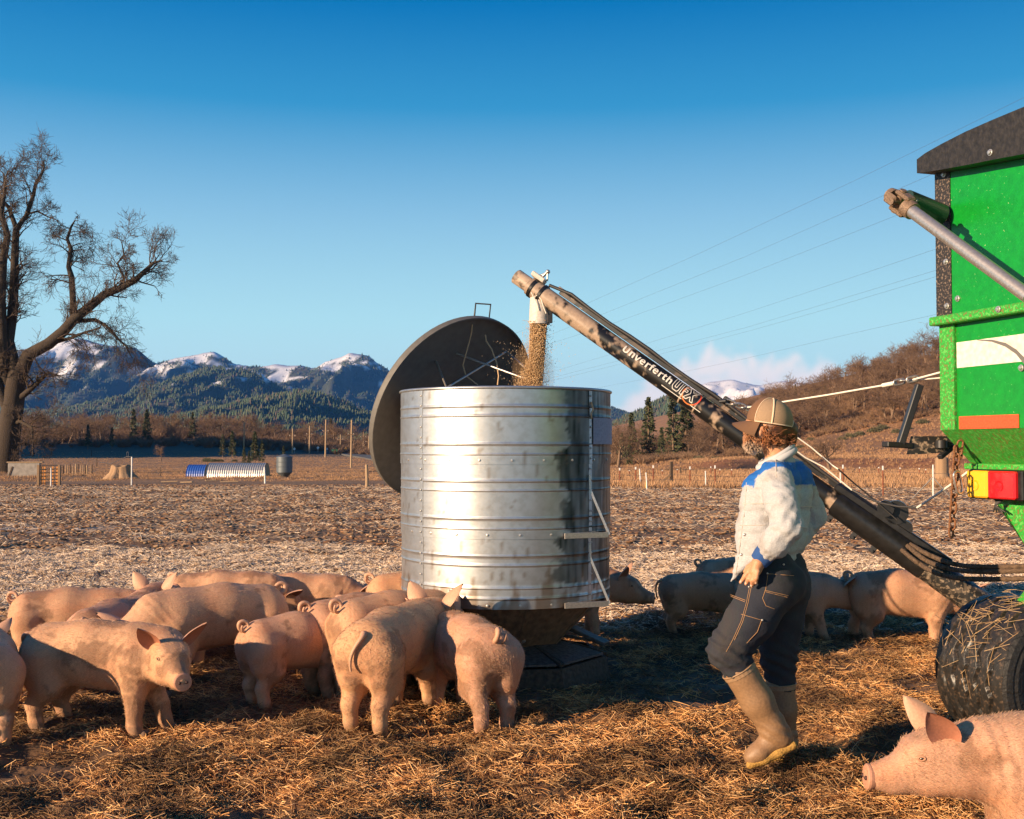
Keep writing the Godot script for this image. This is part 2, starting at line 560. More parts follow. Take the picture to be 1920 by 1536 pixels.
func build_straw() -> void:
	var rg := RandomNumberGenerator.new()
	rg.seed = 5
	var tones := [Color(0.560, 0.279, 0.094), Color(0.420, 0.194, 0.062), Color(0.640, 0.351, 0.133), Color(0.260, 0.113, 0.037), Color(0.720, 0.432, 0.195), Color(0.160, 0.068, 0.023)]
	var near := []
	var bent := []
	while near.size() + bent.size() < 250000:
		var dd := lerpf(2.9, 10.5, pow(rg.randf(), 1.15))
		var x := rg.randf_range(-1.0, 1.0) * (0.52 * dd + 0.7)
		var dens := 0.70 + 1.0 * N1.get_noise_2d(x * 75.0 + 300.0, -dd * 75.0) + 0.5 * N2.get_noise_2d(x * 120.0, dd * 120.0)
		var bare := 1.0 - clampf(Vector2((x - 0.75) / 1.7, (dd - 7.3) / 1.0).length(), 0.0, 1.0)
		dens -= bare * 0.35
		if rg.randf() > dens: continue
		var ln := rg.randf_range(0.025, 0.10) * (1.0 if rg.randf() < 0.87 else 1.9)
		var lift := maxf(0.0, dens - 0.2) * 0.05 * rg.randf()
		var b := straw_turn(rg, 0.34)
		var thick := rg.randf_range(0.045, 0.10)
		b = b * Basis.from_scale(Vector3(ln, thick, thick))
		# noise makes some patches of straw darker, others paler
		var patch_tone := clampf(0.95 + 1.5 * N3.get_noise_2d(x * 120.0 + 40.0, -dd * 120.0) + 0.8 * N2.get_noise_2d(x * 300.0, dd * 300.0 + 9.0), 0.35, 1.45)
		var c: Color = tones[rg.randi() % 6] * rg.randf_range(0.75, 1.2) * patch_tone
		(near if rg.randf() < 0.5 else bent).append([Transform3D(b, Vector3(x, gh(x, -dd) + 0.006 + lift, -dd)), c])
	scatter("straw_litter", "loose golden brown straw trampled over the mud in the foreground", "straw", straw_mesh(false), M.straw, near)
	scatter("straw_litter", "bent golden brown straw stalks lying in the foreground mud", "straw", straw_mesh(true), M.straw, bent)
	var band := []
	while band.size() < 150000:
		var dd := rg.randf_range(9.5, 17.5) if rg.randf() < 0.82 else rg.randf_range(16.0, 46.0)
		var x := rg.randf_range(-1.0, 1.0) * (0.5 * dd + 1.0)
		var wob := N1.get_noise_2d(x * 22.0 + 50.0, -dd * 40.0) * 1.5
		var dens := ss(9.8, 11.8, dd + wob) * (1.0 - ss(15.3, 16.8, dd + wob)) * (0.75 + 0.8 * N1.get_noise_2d(x * 75.0, -dd * 75.0)) + 0.07
		if dd > 17.0: dens = 0.35 + 1.1 * N1.get_noise_2d(x * 40.0, -dd * 40.0)
		if x > 1.0 and dd < 17.0: dens *= 0.45
		if rg.randf() > dens: continue
		var ln := rg.randf_range(0.04, 0.15) * (1.0 + maxf(0.0, dd - 17.0) / 20.0)
		var b := straw_turn(rg, 0.3) * Basis.from_scale(Vector3(ln, rg.randf_range(0.12, 0.22), rg.randf_range(0.12, 0.22)))
		var c := Color(0.86, 0.70, 0.54).lerp(Color(0.46, 0.28, 0.145), pow(rg.randf(), 1.5)) * rg.randf_range(0.8, 1.15)
		band.append([Transform3D(b, Vector3(x, gh(x, -dd) + 0.008 + 0.03 * rg.randf(), -dd)), c])
	scatter("frosty_straw", "pale frosted straw lying in a band behind the pigs", "straw", straw_mesh(false), M.straw, band)
	# clods and trodden tufts over the field
	var mb := MB.new()
	mb.ball(Vector3.ZERO, Vector3.ONE, 3, 6)
	for i in mb.v.size(): mb.v[i] *= 0.75 + 0.5 * absf(N3.get_noise_3dv(mb.v[i] * 60.0))
	var clods := []
	while clods.size() < 52000:
		var dd := 13.5 * pow(52.0 / 13.5, pow(rg.randf(), 0.8))
		var x := rg.randf_range(-1.0, 1.0) * (0.5 * dd + 1.0)
		if N1.get_noise_2d(x * 50.0, -dd * 50.0) + 0.15 < rg.randf_range(-0.4, 0.5): continue
		var s := rg.randf_range(0.01, 0.036) * (1.0 + dd / 45.0)
		var b := Basis(Vector3.UP, rg.randf() * TAU) * Basis.from_scale(Vector3(s * rg.randf_range(0.9, 2.6), s * 0.5, s))
		var c := Color(0.190, 0.090, 0.041).lerp(Color(0.440, 0.288, 0.164), pow(rg.randf(), 1.8)) * rg.randf_range(0.7, 1.2)
		clods.append([Transform3D(b, Vector3(x, gh(x, -dd), -dd)), c])
	scatter("mud_clods", "brown mud clods and trodden tufts all over the open field", "mud", mb.mesh(), M.clod, clods)
	# dry grass beyond the fences
	var tuft := MB.new()
	for i in 9:
		var a := TAU * i / 9.0 + 0.3 * (i % 3)
		var o := Vector3(cos(a), 0, sin(a)) * 0.18
		var tip := Vector3(cos(a) * 0.5, 1.0 - 0.25 * (i % 3), sin(a) * 0.5)
		var s := Vector3(-sin(a), 0, cos(a)) * 0.06
		tuft.facet([o - s, o + s, tip], Vector3(0, 0.4, 0))
	var grass := []
	while grass.size() < 80000:
		var dd := 44.0 * pow(370.0 / 44.0, pow(rg.randf(), 0.9))
		var x := rg.randf_range(-0.5, 0.5) * dd
		if x < 1.0 and dd < 62.0: continue
		if N1.get_noise_2d(x * 20.0, -dd * 20.0) < rg.randf_range(-0.5, 0.3): continue
		var s := rg.randf_range(0.08, 0.30) * (1.0 if x > 3.0 and dd < 110.0 else 0.6) * (1.0 + dd / 500.0) * (1.0 + 1.4 * ss(110.0, 170.0, dd) * ss(5.0, 30.0, x))
		var b := Basis(Vector3.UP, rg.randf() * TAU) * Basis.from_scale(Vector3(s * 1.5, s, s * 1.5))
		var c := Color(0.50, 0.29, 0.15).lerp(Color(0.34, 0.19, 0.095), rg.randf()) * rg.randf_range(0.8, 1.15)
		grass.append([Transform3D(b, Vector3(x, gh(x, -dd) - 0.01, -dd)), c])
	scatter("dry_grass", "dry tan pasture grass standing beyond the fence line", "grass", tuft.mesh(), M.straw, grass)

# ---------------------------------------------------------------- mountains
func along(list: Array, px: float) -> float:
	for i in list.size() - 1:
		if px <= list[i + 1][0]:
			var t: float = clampf((px - list[i][0]) / (list[i + 1][0] - list[i][0]), 0.0, 1.0)
			t = t * t * (3.0 - 2.0 * t) * 0.5 + t * 0.5
			return lerpf(list[i][1], list[i + 1][1], t)
	return list[-1][1]

func ridge_point(r: Dictionary, px: float, s: float) -> Vector3:
	var x: float = (px - 960.0) / FOC * r.d
	var z: float = -r.d + r.w * s
	var wob := N3.get_noise_2d(px * 2.2, r.d) * 5.0 + N3.get_noise_2d(px * 7.0, r.d) * 2.0
	var crest: float = (840.0 - along(r.crest, px) - wob * 0.5) * r.d / FOC + EYE
	if s < 0.0: return Vector3(x, crest * (1.0 + s * 1.2), z)
	var h := crest * pow(1.0 - s, 1.15)
	var k := N3.get_noise_2d(x * r.fr + z * r.fr * 0.35, z * r.fr * 0.45 + r.d)
	var k2 := N3.get_noise_2d(x * r.fr * 2.7, z * r.fr * 1.6)
	var e := clampf(s * 3.0, 0.0, 1.0) * (1.0 - s)
	var k3 := N3.get_noise_2d(x * r.fr * 6.0 + 70.0, z * r.fr * 5.0)
	h += crest * e * (0.55 * (0.25 - absf(k) * 1.6) + 0.20 * k2 + 0.07 * k3)
	return Vector3(x, maxf(h, -6.0), z)

func build_mountains(ridges: Array) -> void:
	var rg := RandomNumberGenerator.new()
	rg.seed = 21
	var cone := MB.new()
	cone.lathe([Vector2(0.27, 0.06), Vector2(0.15, 0.5), Vector2(0.19, 0.46), Vector2(0.0, 1.0)], 5)
	var cone_mesh := cone.mesh()
	for r in ridges:
		var vs := PackedVector3Array()
		var cs := PackedColorArray()
		var ix := PackedInt32Array()
		var rows := [-0.35, -0.12]
		for i in 47: rows.append(i / 46.0)
		var cols := 0
		for s in rows:
			var px: float = r.from
			cols = 0
			while px <= r.to:
				var p := ridge_point(r, px, s)
				vs.append(p)
				var q := ridge_point(r, px + 6.0, s)
				var snow := snow_at(r, p)
				var forest := Color(0.045, 0.062, 0.035).lerp(Color(0.10, 0.085, 0.055), clampf(0.3 + N3.get_noise_2d(p.x * 0.5, p.z * 0.5) * 1.2, 0.0, 1.0))
				cs.append(forest.lerp(Color(0.86, 0.85, 0.86), snow))
				px += 6.0
				cols += 1
		for i in rows.size() - 1:
			for k in cols - 1:
				var p := i * cols + k
				ix.append_array([p, p + 1, p + cols, p + 1, p + cols + 1, p + cols])
		var ns := normals_of(vs, ix)
		for i in ns.size():
			if ns[i].y < 0.0: ns[i] = -ns[i]
		var o := put_mesh(r.name, array_mesh(vs, ns, cs, ix), M.mountain)
		tag(o, "", "", "", "structure")
		var list := []
		var tries := 0
		while list.size() < r.trees and tries < r.trees * 5:
			tries += 1
			var px := rg.randf_range(r.from, r.to)
			if r.has("gap") and px > r.gap[0] and px < r.gap[1] and rg.randf() < 0.85: continue
			var s := pow(rg.randf(), 1.2) * 0.9
			var p := ridge_point(r, px, s)
			if p.y < 2.0: continue
			var snow := snow_at(r, p)
			if rg.randf() < snow * 0.90: continue
			var hh: float = rg.randf_range(0.6, 1.25) * r.tall * (0.6 if snow > 0.3 else 1.0)
			var g := rg.randf()
			var c := Color(0.045, 0.075, 0.032).lerp(Color(0.085, 0.10, 0.05), g) * rg.randf_range(0.7, 1.25)
			if rg.randf() < 0.08: c = Color(0.12, 0.085, 0.05)
			list.append([Transform3D(Basis.from_scale(Vector3(hh, hh, hh)), p - Vector3(0, hh * 0.05, 0)), c])
		scatter(r.wood, r.label, "forest", cone_mesh, M.needle, list)

func snow_at(r: Dictionary, p: Vector3) -> float:
	var line: float = r.snow + 70.0 * ss(-1500.0, -2300.0, p.x)
	if line > 5000.0: return 0.0
	var k := N3.get_noise_2d(p.x * 0.32 + p.z * 0.18, p.y * 1.4) * 1.0 + N3.get_noise_2d(p.x * 1.3, p.z * 0.7) * 0.45
	return clampf(ss(-0.10, 0.06, k * 1.3 + (p.y - line) / r.band), 0.0, 1.0)

# ---------------------------------------------------------------- trees
func jitter(rg: RandomNumberGenerator) -> Vector3:
	return Vector3(rg.randf_range(-1, 1), rg.randf_range(-1, 1), rg.randf_range(-1, 1))

func grow(trunk: MB, crown: MB, p: Vector3, dir: Vector3, ln: float, r: float, lvl: int, top: int, kids: Array, rg: RandomNumberGenerator, rise: float, thin: float) -> void:
	var mb := trunk if lvl <= 1 else crown
	var segs := 4 if lvl < 2 else (3 if lvl < 4 else 2)
	var pts := [p]
	var rads := [r]
	for i in segs:
		dir = (dir + jitter(rg) * (0.2 + 0.05 * lvl) + Vector3.UP * rise).normalized()
		p += dir * ln / segs
		pts.append(p)
		rads.append(maxf(thin, lerpf(r, r * 0.5, (i + 1.0) / segs)))
	mb.tube(pts, rads, 7 if lvl == 0 else (5 if lvl == 1 else 3), false)
	if lvl >= top: return
	branch_off(trunk, crown, pts, rads, ln, lvl, top, kids, rg, rise, thin)

func branch_off(trunk: MB, crown: MB, pts: Array, rads: Array, ln: float, lvl: int, top: int, kids: Array, rg: RandomNumberGenerator, rise: float, thin: float) -> void:
	var m := pts.size()
	for k in kids[lvl]:
		var f := lerpf(0.35, 1.0, (k + rg.randf()) / kids[lvl]) * (m - 1)
		var i := mini(int(f), m - 2)
		var at: Vector3 = pts[i].lerp(pts[i + 1], f - i)
		var d: Vector3 = (pts[i + 1] - pts[i]).normalized()
		var side := d.cross(jitter(rg)).normalized()
		var a := rg.randf_range(0.45, 1.05)
		grow(trunk, crown, at, (d * cos(a) + side * sin(a)).normalized(), ln * rg.randf_range(0.5, 0.82), maxf(thin, rads[i] * rg.randf_range(0.42, 0.62)), lvl + 1, top, kids, rg, rise, thin)

func bare_tree(sd: int, h: float, label: String, at: Vector3, group: String, kids := [5, 5, 5, 4], spread := 1.0) -> Node3D:
	var rg := RandomNumberGenerator.new()
	rg.seed = sd
	var t := MB.new()
	var c := MB.new()
	grow(t, c, Vector3(0, -0.2, 0), Vector3(rg.randf_range(-0.12, 0.12), 1, 0).normalized(), h * 0.42, h * 0.03, 0, 4, kids, rg, 0.05, h * 0.0021)
	for mb in [t, c]:
		for i in mb.v.size(): mb.v[i].x *= spread; 
		for i in mb.v.size(): mb.v[i].z *= spread
	var o := thing("bare_tree", label, "tree", at, 0.0, group)
	put("trunk", t, M.bark, o)
	put("crown", c, M.twig, o)
	return o

func conifer(sd: int, h: float, label: String, at: Vector3, group: String, sparse := 1.0) -> Node3D:
	var rg := RandomNumberGenerator.new()
	rg.seed = sd
	var t := MB.new()
	t.tube([Vector3(0, -0.3, 0), Vector3(0, h * 0.5, 0), Vector3(0, h * 0.98, 0)], [h * 0.022, h * 0.014, h * 0.002], 6, false)
	var c := MB.new()
	var y := h * 0.12
	while y < h:
		var f := 1.0 - y / h
		var reach := h * 0.21 * pow(f, 0.75) * rg.randf_range(0.6, 1.15)
		for b in int(6 * sparse) + 1:
			var a := rg.randf() * TAU
			var out := Vector3(cos(a), rg.randf_range(-0.35, 0.1), sin(a))
			var r := reach * rg.randf_range(0.6, 1.1)
			t.tube([Vector3(0, y, 0), Vector3(0, y, 0) + out * r * 0.8], [h * 0.003, h * 0.001], 3, false)
			for k in 11:
				var q := Vector3(0, y, 0) + out * r * sqrt(rg.randf_range(0.05, 1.0)) + jitter(rg) * h * 0.013
				var s := h * rg.randf_range(0.012, 0.026)
				var e := jitter(rg).normalized() * s
				var g := (out + jitter(rg) * 0.7).normalized() * s * 1.5
				c.col = Color(1, 1, 1) * rg.randf_range(0.65, 1.25)
				c.facet([q - e, q + e, q + g], q + Vector3(0, -1, 0))
		y += h * 0.022
	var o := thing("conifer_tree", label, "tree", at, 0.0, group)
	put("trunk", t, M.bark, o)
	put("crown", c, M.conifer, o)
	return o

func shrub(sd: int, label: String, at: Vector3, group: String) -> Node3D:
	var rg := RandomNumberGenerator.new()
	rg.seed = sd
	var c := MB.new()
	for i in 900:
		var q := jitter(rg).normalized() * pow(rg.randf(), 0.35)
		q *= 0.85 + 0.3 * N3.get_noise_3dv(q * 90.0)
		q = Vector3(q.x * 1.3, absf(q.y) * 0.8, q.z * 1.1)
		c.col = Color(1, 1, 1) * rg.randf_range(0.6, 1.3)
		var e := jitter(rg).normalized() * 0.09
		var g := jitter(rg).normalized() * 0.13
		c.facet([q - e, q + e, q + g], Vector3.ZERO)
	var s := MB.new()
	for i in 5:
		s.tube([Vector3(0, -0.05, 0), jitter(rg) * 0.5 + Vector3(0, 0.5, 0)], [0.04, 0.015], 4, false)
	var o := thing("shrub", label, "shrub", at, 0.0, group)
	put("stem", s, M.bark, o)
	put("foliage", c, M.shrub, o)
	return o

func old_oak() -> void:
	var rg := RandomNumberGenerator.new()
	rg.seed = 77
	var d := 88.0
	var base := G(12.0, 889.0)
	d = -base.z
	var o := thing("oak_tree", "huge bare old oak with a long leaning limb, at the left edge of the picture", "tree", base)
	var t := MB.new()
	var c := MB.new()
	var limbs := [
		[[[12, 895], [14, 850], [20, 790], [26, 735], [34, 690]], [1.15, 0.98, 0.92, 0.86, 0.75], 0.0, 0],
		[[[28, 720], [52, 664], [91, 643], [117, 620], [141, 596], [167, 576], [193, 554], [224, 540], [255, 527], [271, 509], [288, 491], [306, 486]], [0.62, 0.56, 0.5, 0.46, 0.43, 0.38, 0.34, 0.30, 0.26, 0.2, 0.14, 0.06], 0.6, 1],
		[[[138, 598], [137, 560], [133, 520], [130, 500], [133, 465], [127, 450], [134, 424], [142, 410]], [0.3, 0.27, 0.24, 0.21, 0.18, 0.14, 0.1, 0.05], -0.3, 1],
		[[[141, 600], [177, 599], [198, 612], [219, 633], [234, 651], [247, 668]], [0.22, 0.17, 0.13, 0.1, 0.07, 0.04], -0.2, 1],
		[[[105, 640], [135, 635], [161, 622], [190, 616]], [0.18, 0.13, 0.1, 0.05], 1.2, 1],
		[[[222, 541], [230, 520], [222, 495], [231, 478], [226, 455]], [0.14, 0.12, 0.1, 0.08, 0.04], 0.0, 1],
		[[[30, 700], [18, 640], [24, 590], [27, 560], [26, 525], [29, 478], [30, 428]], [0.5, 0.46, 0.43, 0.4, 0.36, 0.32, 0.28], -1.0, 1],
		[[[30, 430], [24, 415], [16, 389], [2, 372], [-10, 352]], [0.22, 0.2, 0.17, 0.14, 0.08], -1.2, 1],
		[[[30, 430], [47, 402], [60, 366], [68, 345], [76, 325], [82, 312], [78, 300]], [0.22, 0.2, 0.17, 0.14, 0.11, 0.08, 0.04], -0.4, 1],
		[[[47, 402], [68, 398], [90, 408], [110, 416]], [0.1, 0.08, 0.06, 0.03], 0.6, 1],
		[[[10, 720], [2, 640], [0, 560], [6, 490], [12, 440], [4, 400], [12, 355], [4, 325]], [0.5, 0.42, 0.38, 0.33, 0.27, 0.22, 0.15, 0.06], 1.6, 1],
		[[[18, 760], [45, 740], [70, 715], [92, 700], [110, 705]], [0.34, 0.26, 0.2, 0.13, 0.05], 2.0, 1],
		[[[14, 800], [40, 790], [58, 800], [62, 830], [60, 855]], [0.25, 0.17, 0.12, 0.08, 0.04], 2.4, 1],
		[[[20, 780], [-10, 700], [-30, 600], [-40, 500]], [0.5, 0.4, 0.3, 0.1], 1.5, 1],
	]
	for l in limbs:
		var pts := []
		var i := 0
		for q in l[0]:
			pts.append(P(q[0], q[1], d - l[2] * minf(1.0, i * 0.25)) - base + jitter(rg) * 0.1)
			i += 1
		t.tube(pts, l[1], 9, false)
		if l[3] == 0: continue
		var total := 0.0
		for k in pts.size() - 1: total += pts[k].distance_to(pts[k + 1])
		var kids := int(total * 1.6) + 3
		for k in kids:
			var f := lerpf(0.2, 0.995, (k + rg.randf()) / kids) * (pts.size() - 1)
			var j := mini(int(f), pts.size() - 2)
			var at: Vector3 = pts[j].lerp(pts[j + 1], f - j)
			var dir: Vector3 = (pts[j + 1] - pts[j]).normalized()
			var side := dir.cross(jitter(rg)).normalized()
			var a := rg.randf_range(0.5, 1.2)
			var droop := -0.10 if l[0][0][1] > 590 and l[0][0][0] > 60 else 0.05
			grow(t, c, at, (dir * cos(a) + side * sin(a) + Vector3.UP * droop * 3.0).normalized(), rg.randf_range(0.9, 2.1), clampf(l[1][j] * 0.35, 0.03, 0.09), 2, 5, [0, 0, 4, 5, 4, 3], rg, droop, 0.011)
	put("trunk", t, M.oak_bark, o)
	put("crown", c, M.oak_twig, o)

func build_trees() -> void:
	var rg := RandomNumberGenerator.new()
	rg.seed = 8
	old_oak()
	# bare trees: five growths, then copies
	var g1 := "bare trees along the far left tree line"
	var l1 := "bare brown tree in the tree line below the snowy mountains"
	var protos := []
	var first := [[130, 400, 11.0], [190, 400, 12.0], [250, 420, 10.0], [330, 430, 9.0], [395, 430, 9.0]]
	for i in 5:
		var f = first[i]
		protos.append(bare_tree(100 + i, 10.0, l1, on_ground(f[0], f[1]), g1, [5, 5, 5, 4], 1.15))
		protos[i].scale = Vector3.ONE * f[2] / 10.0
	for i in 50:
		var px := rg.randf_range(40, 440)
		var d := rg.randf_range(395, 500)
		copy_of(protos[rg.randi() % 5], on_ground(px, d), rg.randf() * TAU, rg.randf_range(0.75, 1.25), l1, g1)
	var g2 := "bare trees in the valley behind the utility poles"
	for i in 30:
		var px := rg.randf_range(430, 700)
		copy_of(protos[rg.randi() % 5], on_ground(px, rg.randf_range(420, 560)), rg.randf() * TAU, rg.randf_range(0.6, 1.15), "bare brown tree in the valley behind the utility poles", g2)
	var g3 := "bare oaks on the hillside on the right"
	var l3 := "bare brown oak on the hillside behind the green cart"
	var n := 0
	while n < 172:
		var px := rg.randf_range(1330, 1790)
		var d := rg.randf_range(205, 385)
		if px > 1440 and d < 250.0 - 0.02 * (px - 1500) and px < 1800: continue
		if px < 1460 and d < 235.0: continue
		var p := on_ground(px, d)
		copy_of(protos[rg.randi() % 5], p, rg.randf() * TAU, rg.randf_range(0.55, 1.05), l3, g3)
		n += 1
	var g4 := "bare trees right behind the silo"
	for i in 32:
		var px := rg.randf_range(1140, 1400)
		var d := rg.randf_range(190, 300)
		if px > 1330 and d < 230.0: continue
		copy_of(protos[rg.randi() % 5], on_ground(px, d), rg.randf() * TAU, rg.randf_range(0.5, 0.95), "bare tree in the thicket between silo and auger", g4)
	copy_of(protos[1], on_ground(1556, 128), 0.4, 0.62, "lone bare bushy tree standing in the meadow behind the farmer", "")
	copy_of(protos[2], on_ground(302, 240), 1.4, 0.42, "small round bare tree alone in the far left pasture", "")
	copy_of(protos[3], on_ground(1158, 165), 0.9, 0.75, "pale bare tree beside the right edge of the silo", "")
	copy_of(protos[4], on_ground(1740, 330), 2.0, 1.25, "tall bare oak on the crest beside the green cart", "")
	# conifers
	var con := []
	var spots := [
		[478, 205, 60, "dark conifer beside the small feeder, tallest of its clump"], [458, 200, 34, "low dark conifer at the left of the conifer clump"], [492, 210, 44, "dark conifer on the right of the clump near the small feeder"], [467, 190, 26, "shortest dark conifer in the clump left of the small feeder"],
		[532, 230, 30, "narrow conifer directly above the small feeder"], [250, 405, 62, "tall conifer with brownish top above the left tree line"], [275, 400, 64, "tall green conifer next to the brownish one in the left tree line"], [361, 420, 50, "lone pointed conifer rising at the right of the left tree line"],
		[418, 330, 44, "conifer left of the short utility pole"], [436, 340, 50, "conifer just left of the short utility pole"], [165, 380, 46, "dark conifer in the left tree line near the oak"], [210, 380, 40, "green conifer below the bare left tree line"],
		[1184, 215, 92, "conifer at the left of the thicket beside the silo"], [1216, 230, 118, "tall thin conifer with bare tip left of the auger"], [1262, 225, 128, "broad tall pine under the auger, left of a pair"], [1286, 230, 132, "broad tall pine under the auger, right of a pair"], [1240, 200, 66, "short green conifer under the auger"], [1166, 190, 60, "short conifer touching the right edge of the silo"], [1180, 178, 44, "low bushy conifer at the foot of the thicket"],
		[1492, 360, 32, "small conifer on the ridge right of the snowy peak"], [1548, 352, 32, "small conifer on the ridge above the farmer"], [620, 500, 44, "dark conifer in the valley behind the utility poles"],
	]
	for i in spots.size():
		var s = spots[i]
		var at := on_ground(s[0], s[1])
		var h: float = s[2] * s[1] / FOC
		if i < 3:
			var c := conifer(300 + i, 10.0, s[3], at, "", [1.0, 0.8, 0.6][i])
			c.scale = Vector3.ONE * h / 10.0
			con.append(c)
		else:
			copy_of(con[i % 3], at, i * 1.7, h / 10.0, s[3], "")
	# undergrowth that reads as one mass
	var bush := MB.new()
	for i in 46:
		var a := rg.randf() * TAU
		var tip := Vector3(cos(a) * rg.randf_range(0.2, 0.9), rg.randf_range(0.4, 1.1), sin(a) * rg.randf_range(0.2, 0.9))
		bush.tube([Vector3(cos(a) * 0.1, 0, sin(a) * 0.1), tip * 0.55 + jitter(rg) * 0.12, tip + jitter(rg) * 0.1], [0.03, 0.02, 0.008], 3, false)
	var scrub := []
	while scrub.size() < 4400:
		var px := rg.randf_range(1130, 2050)
		var d := rg.randf_range(180, 390)
		if px > 1440 and px < 1800 and d < 246.0: continue
		if px > 1330 and px <= 1440 and d < 215.0: continue
		var s := rg.randf_range(0.5, 1.7)
		scrub.append([Transform3D(Basis(Vector3.UP, rg.randf() * TAU) * Basis.from_scale(Vector3(s * 1.4, s, s * 1.4)), on_ground(px, d)), Color(0.20, 0.115, 0.06).lerp(Color(0.30, 0.18, 0.10), rg.randf())])
	for i in 1500:
		var px := rg.randf_range(-60, 800)
		var d := rg.randf_range(385, 520)
		var s := rg.randf_range(1.0, 3.2)
		scrub.append([Transform3D(Basis(Vector3.UP, rg.randf() * TAU) * Basis.from_scale(Vector3(s * 1.4, s, s * 1.4)), on_ground(px, d)), Color(0.15, 0.09, 0.05).lerp(Color(0.24, 0.14, 0.08), rg.randf())])
	scatter("leafless_scrub", "leafless brown scrub between the trees on the slopes", "scrub", bush.mesh(), M.straw, scrub)
	# shrubs
	var sh := []
	var gs := "grey green shrubs on the right hillside"
	var sp := [[1310, 178, 26], [1340, 180, 22], [1325, 186, 18], [1280, 176, 12], [1480, 222, 24], [1500, 226, 20], [1462, 220, 16], [1594, 235, 26], [1612, 236, 24], [1640, 238, 30], [1655, 240, 28], [1680, 232, 24], [1700, 234, 22], [1580, 232, 20], [1440, 210, 15], [1730, 240, 26], [1520, 240, 18]]
	for i in sp.size():
		var s = sp[i]
		var at := on_ground(s[0], s[1])
		var k: float = s[2] * s[1] / FOC / 2.2
		if i < 2:
			var q := shrub(500 + i, "rounded grey green shrub on the hillside meadow", at, gs)
			q.scale = Vector3.ONE * k
			sh.append(q)
		else: copy_of(sh[i % 2], at, i * 2.1, k, "rounded grey green shrub on the hillside meadow", gs)
	var gd := "low shrubs in the far left pasture"
	for s in [[388, 232, 24], [400, 230, 22], [412, 234, 20], [440, 228, 14]]:
		copy_of(sh[0], on_ground(s[0], s[1]), s[0], s[2] * s[1] / FOC / 2.4, "low dark shrub in the pasture above the metal huts", gd)

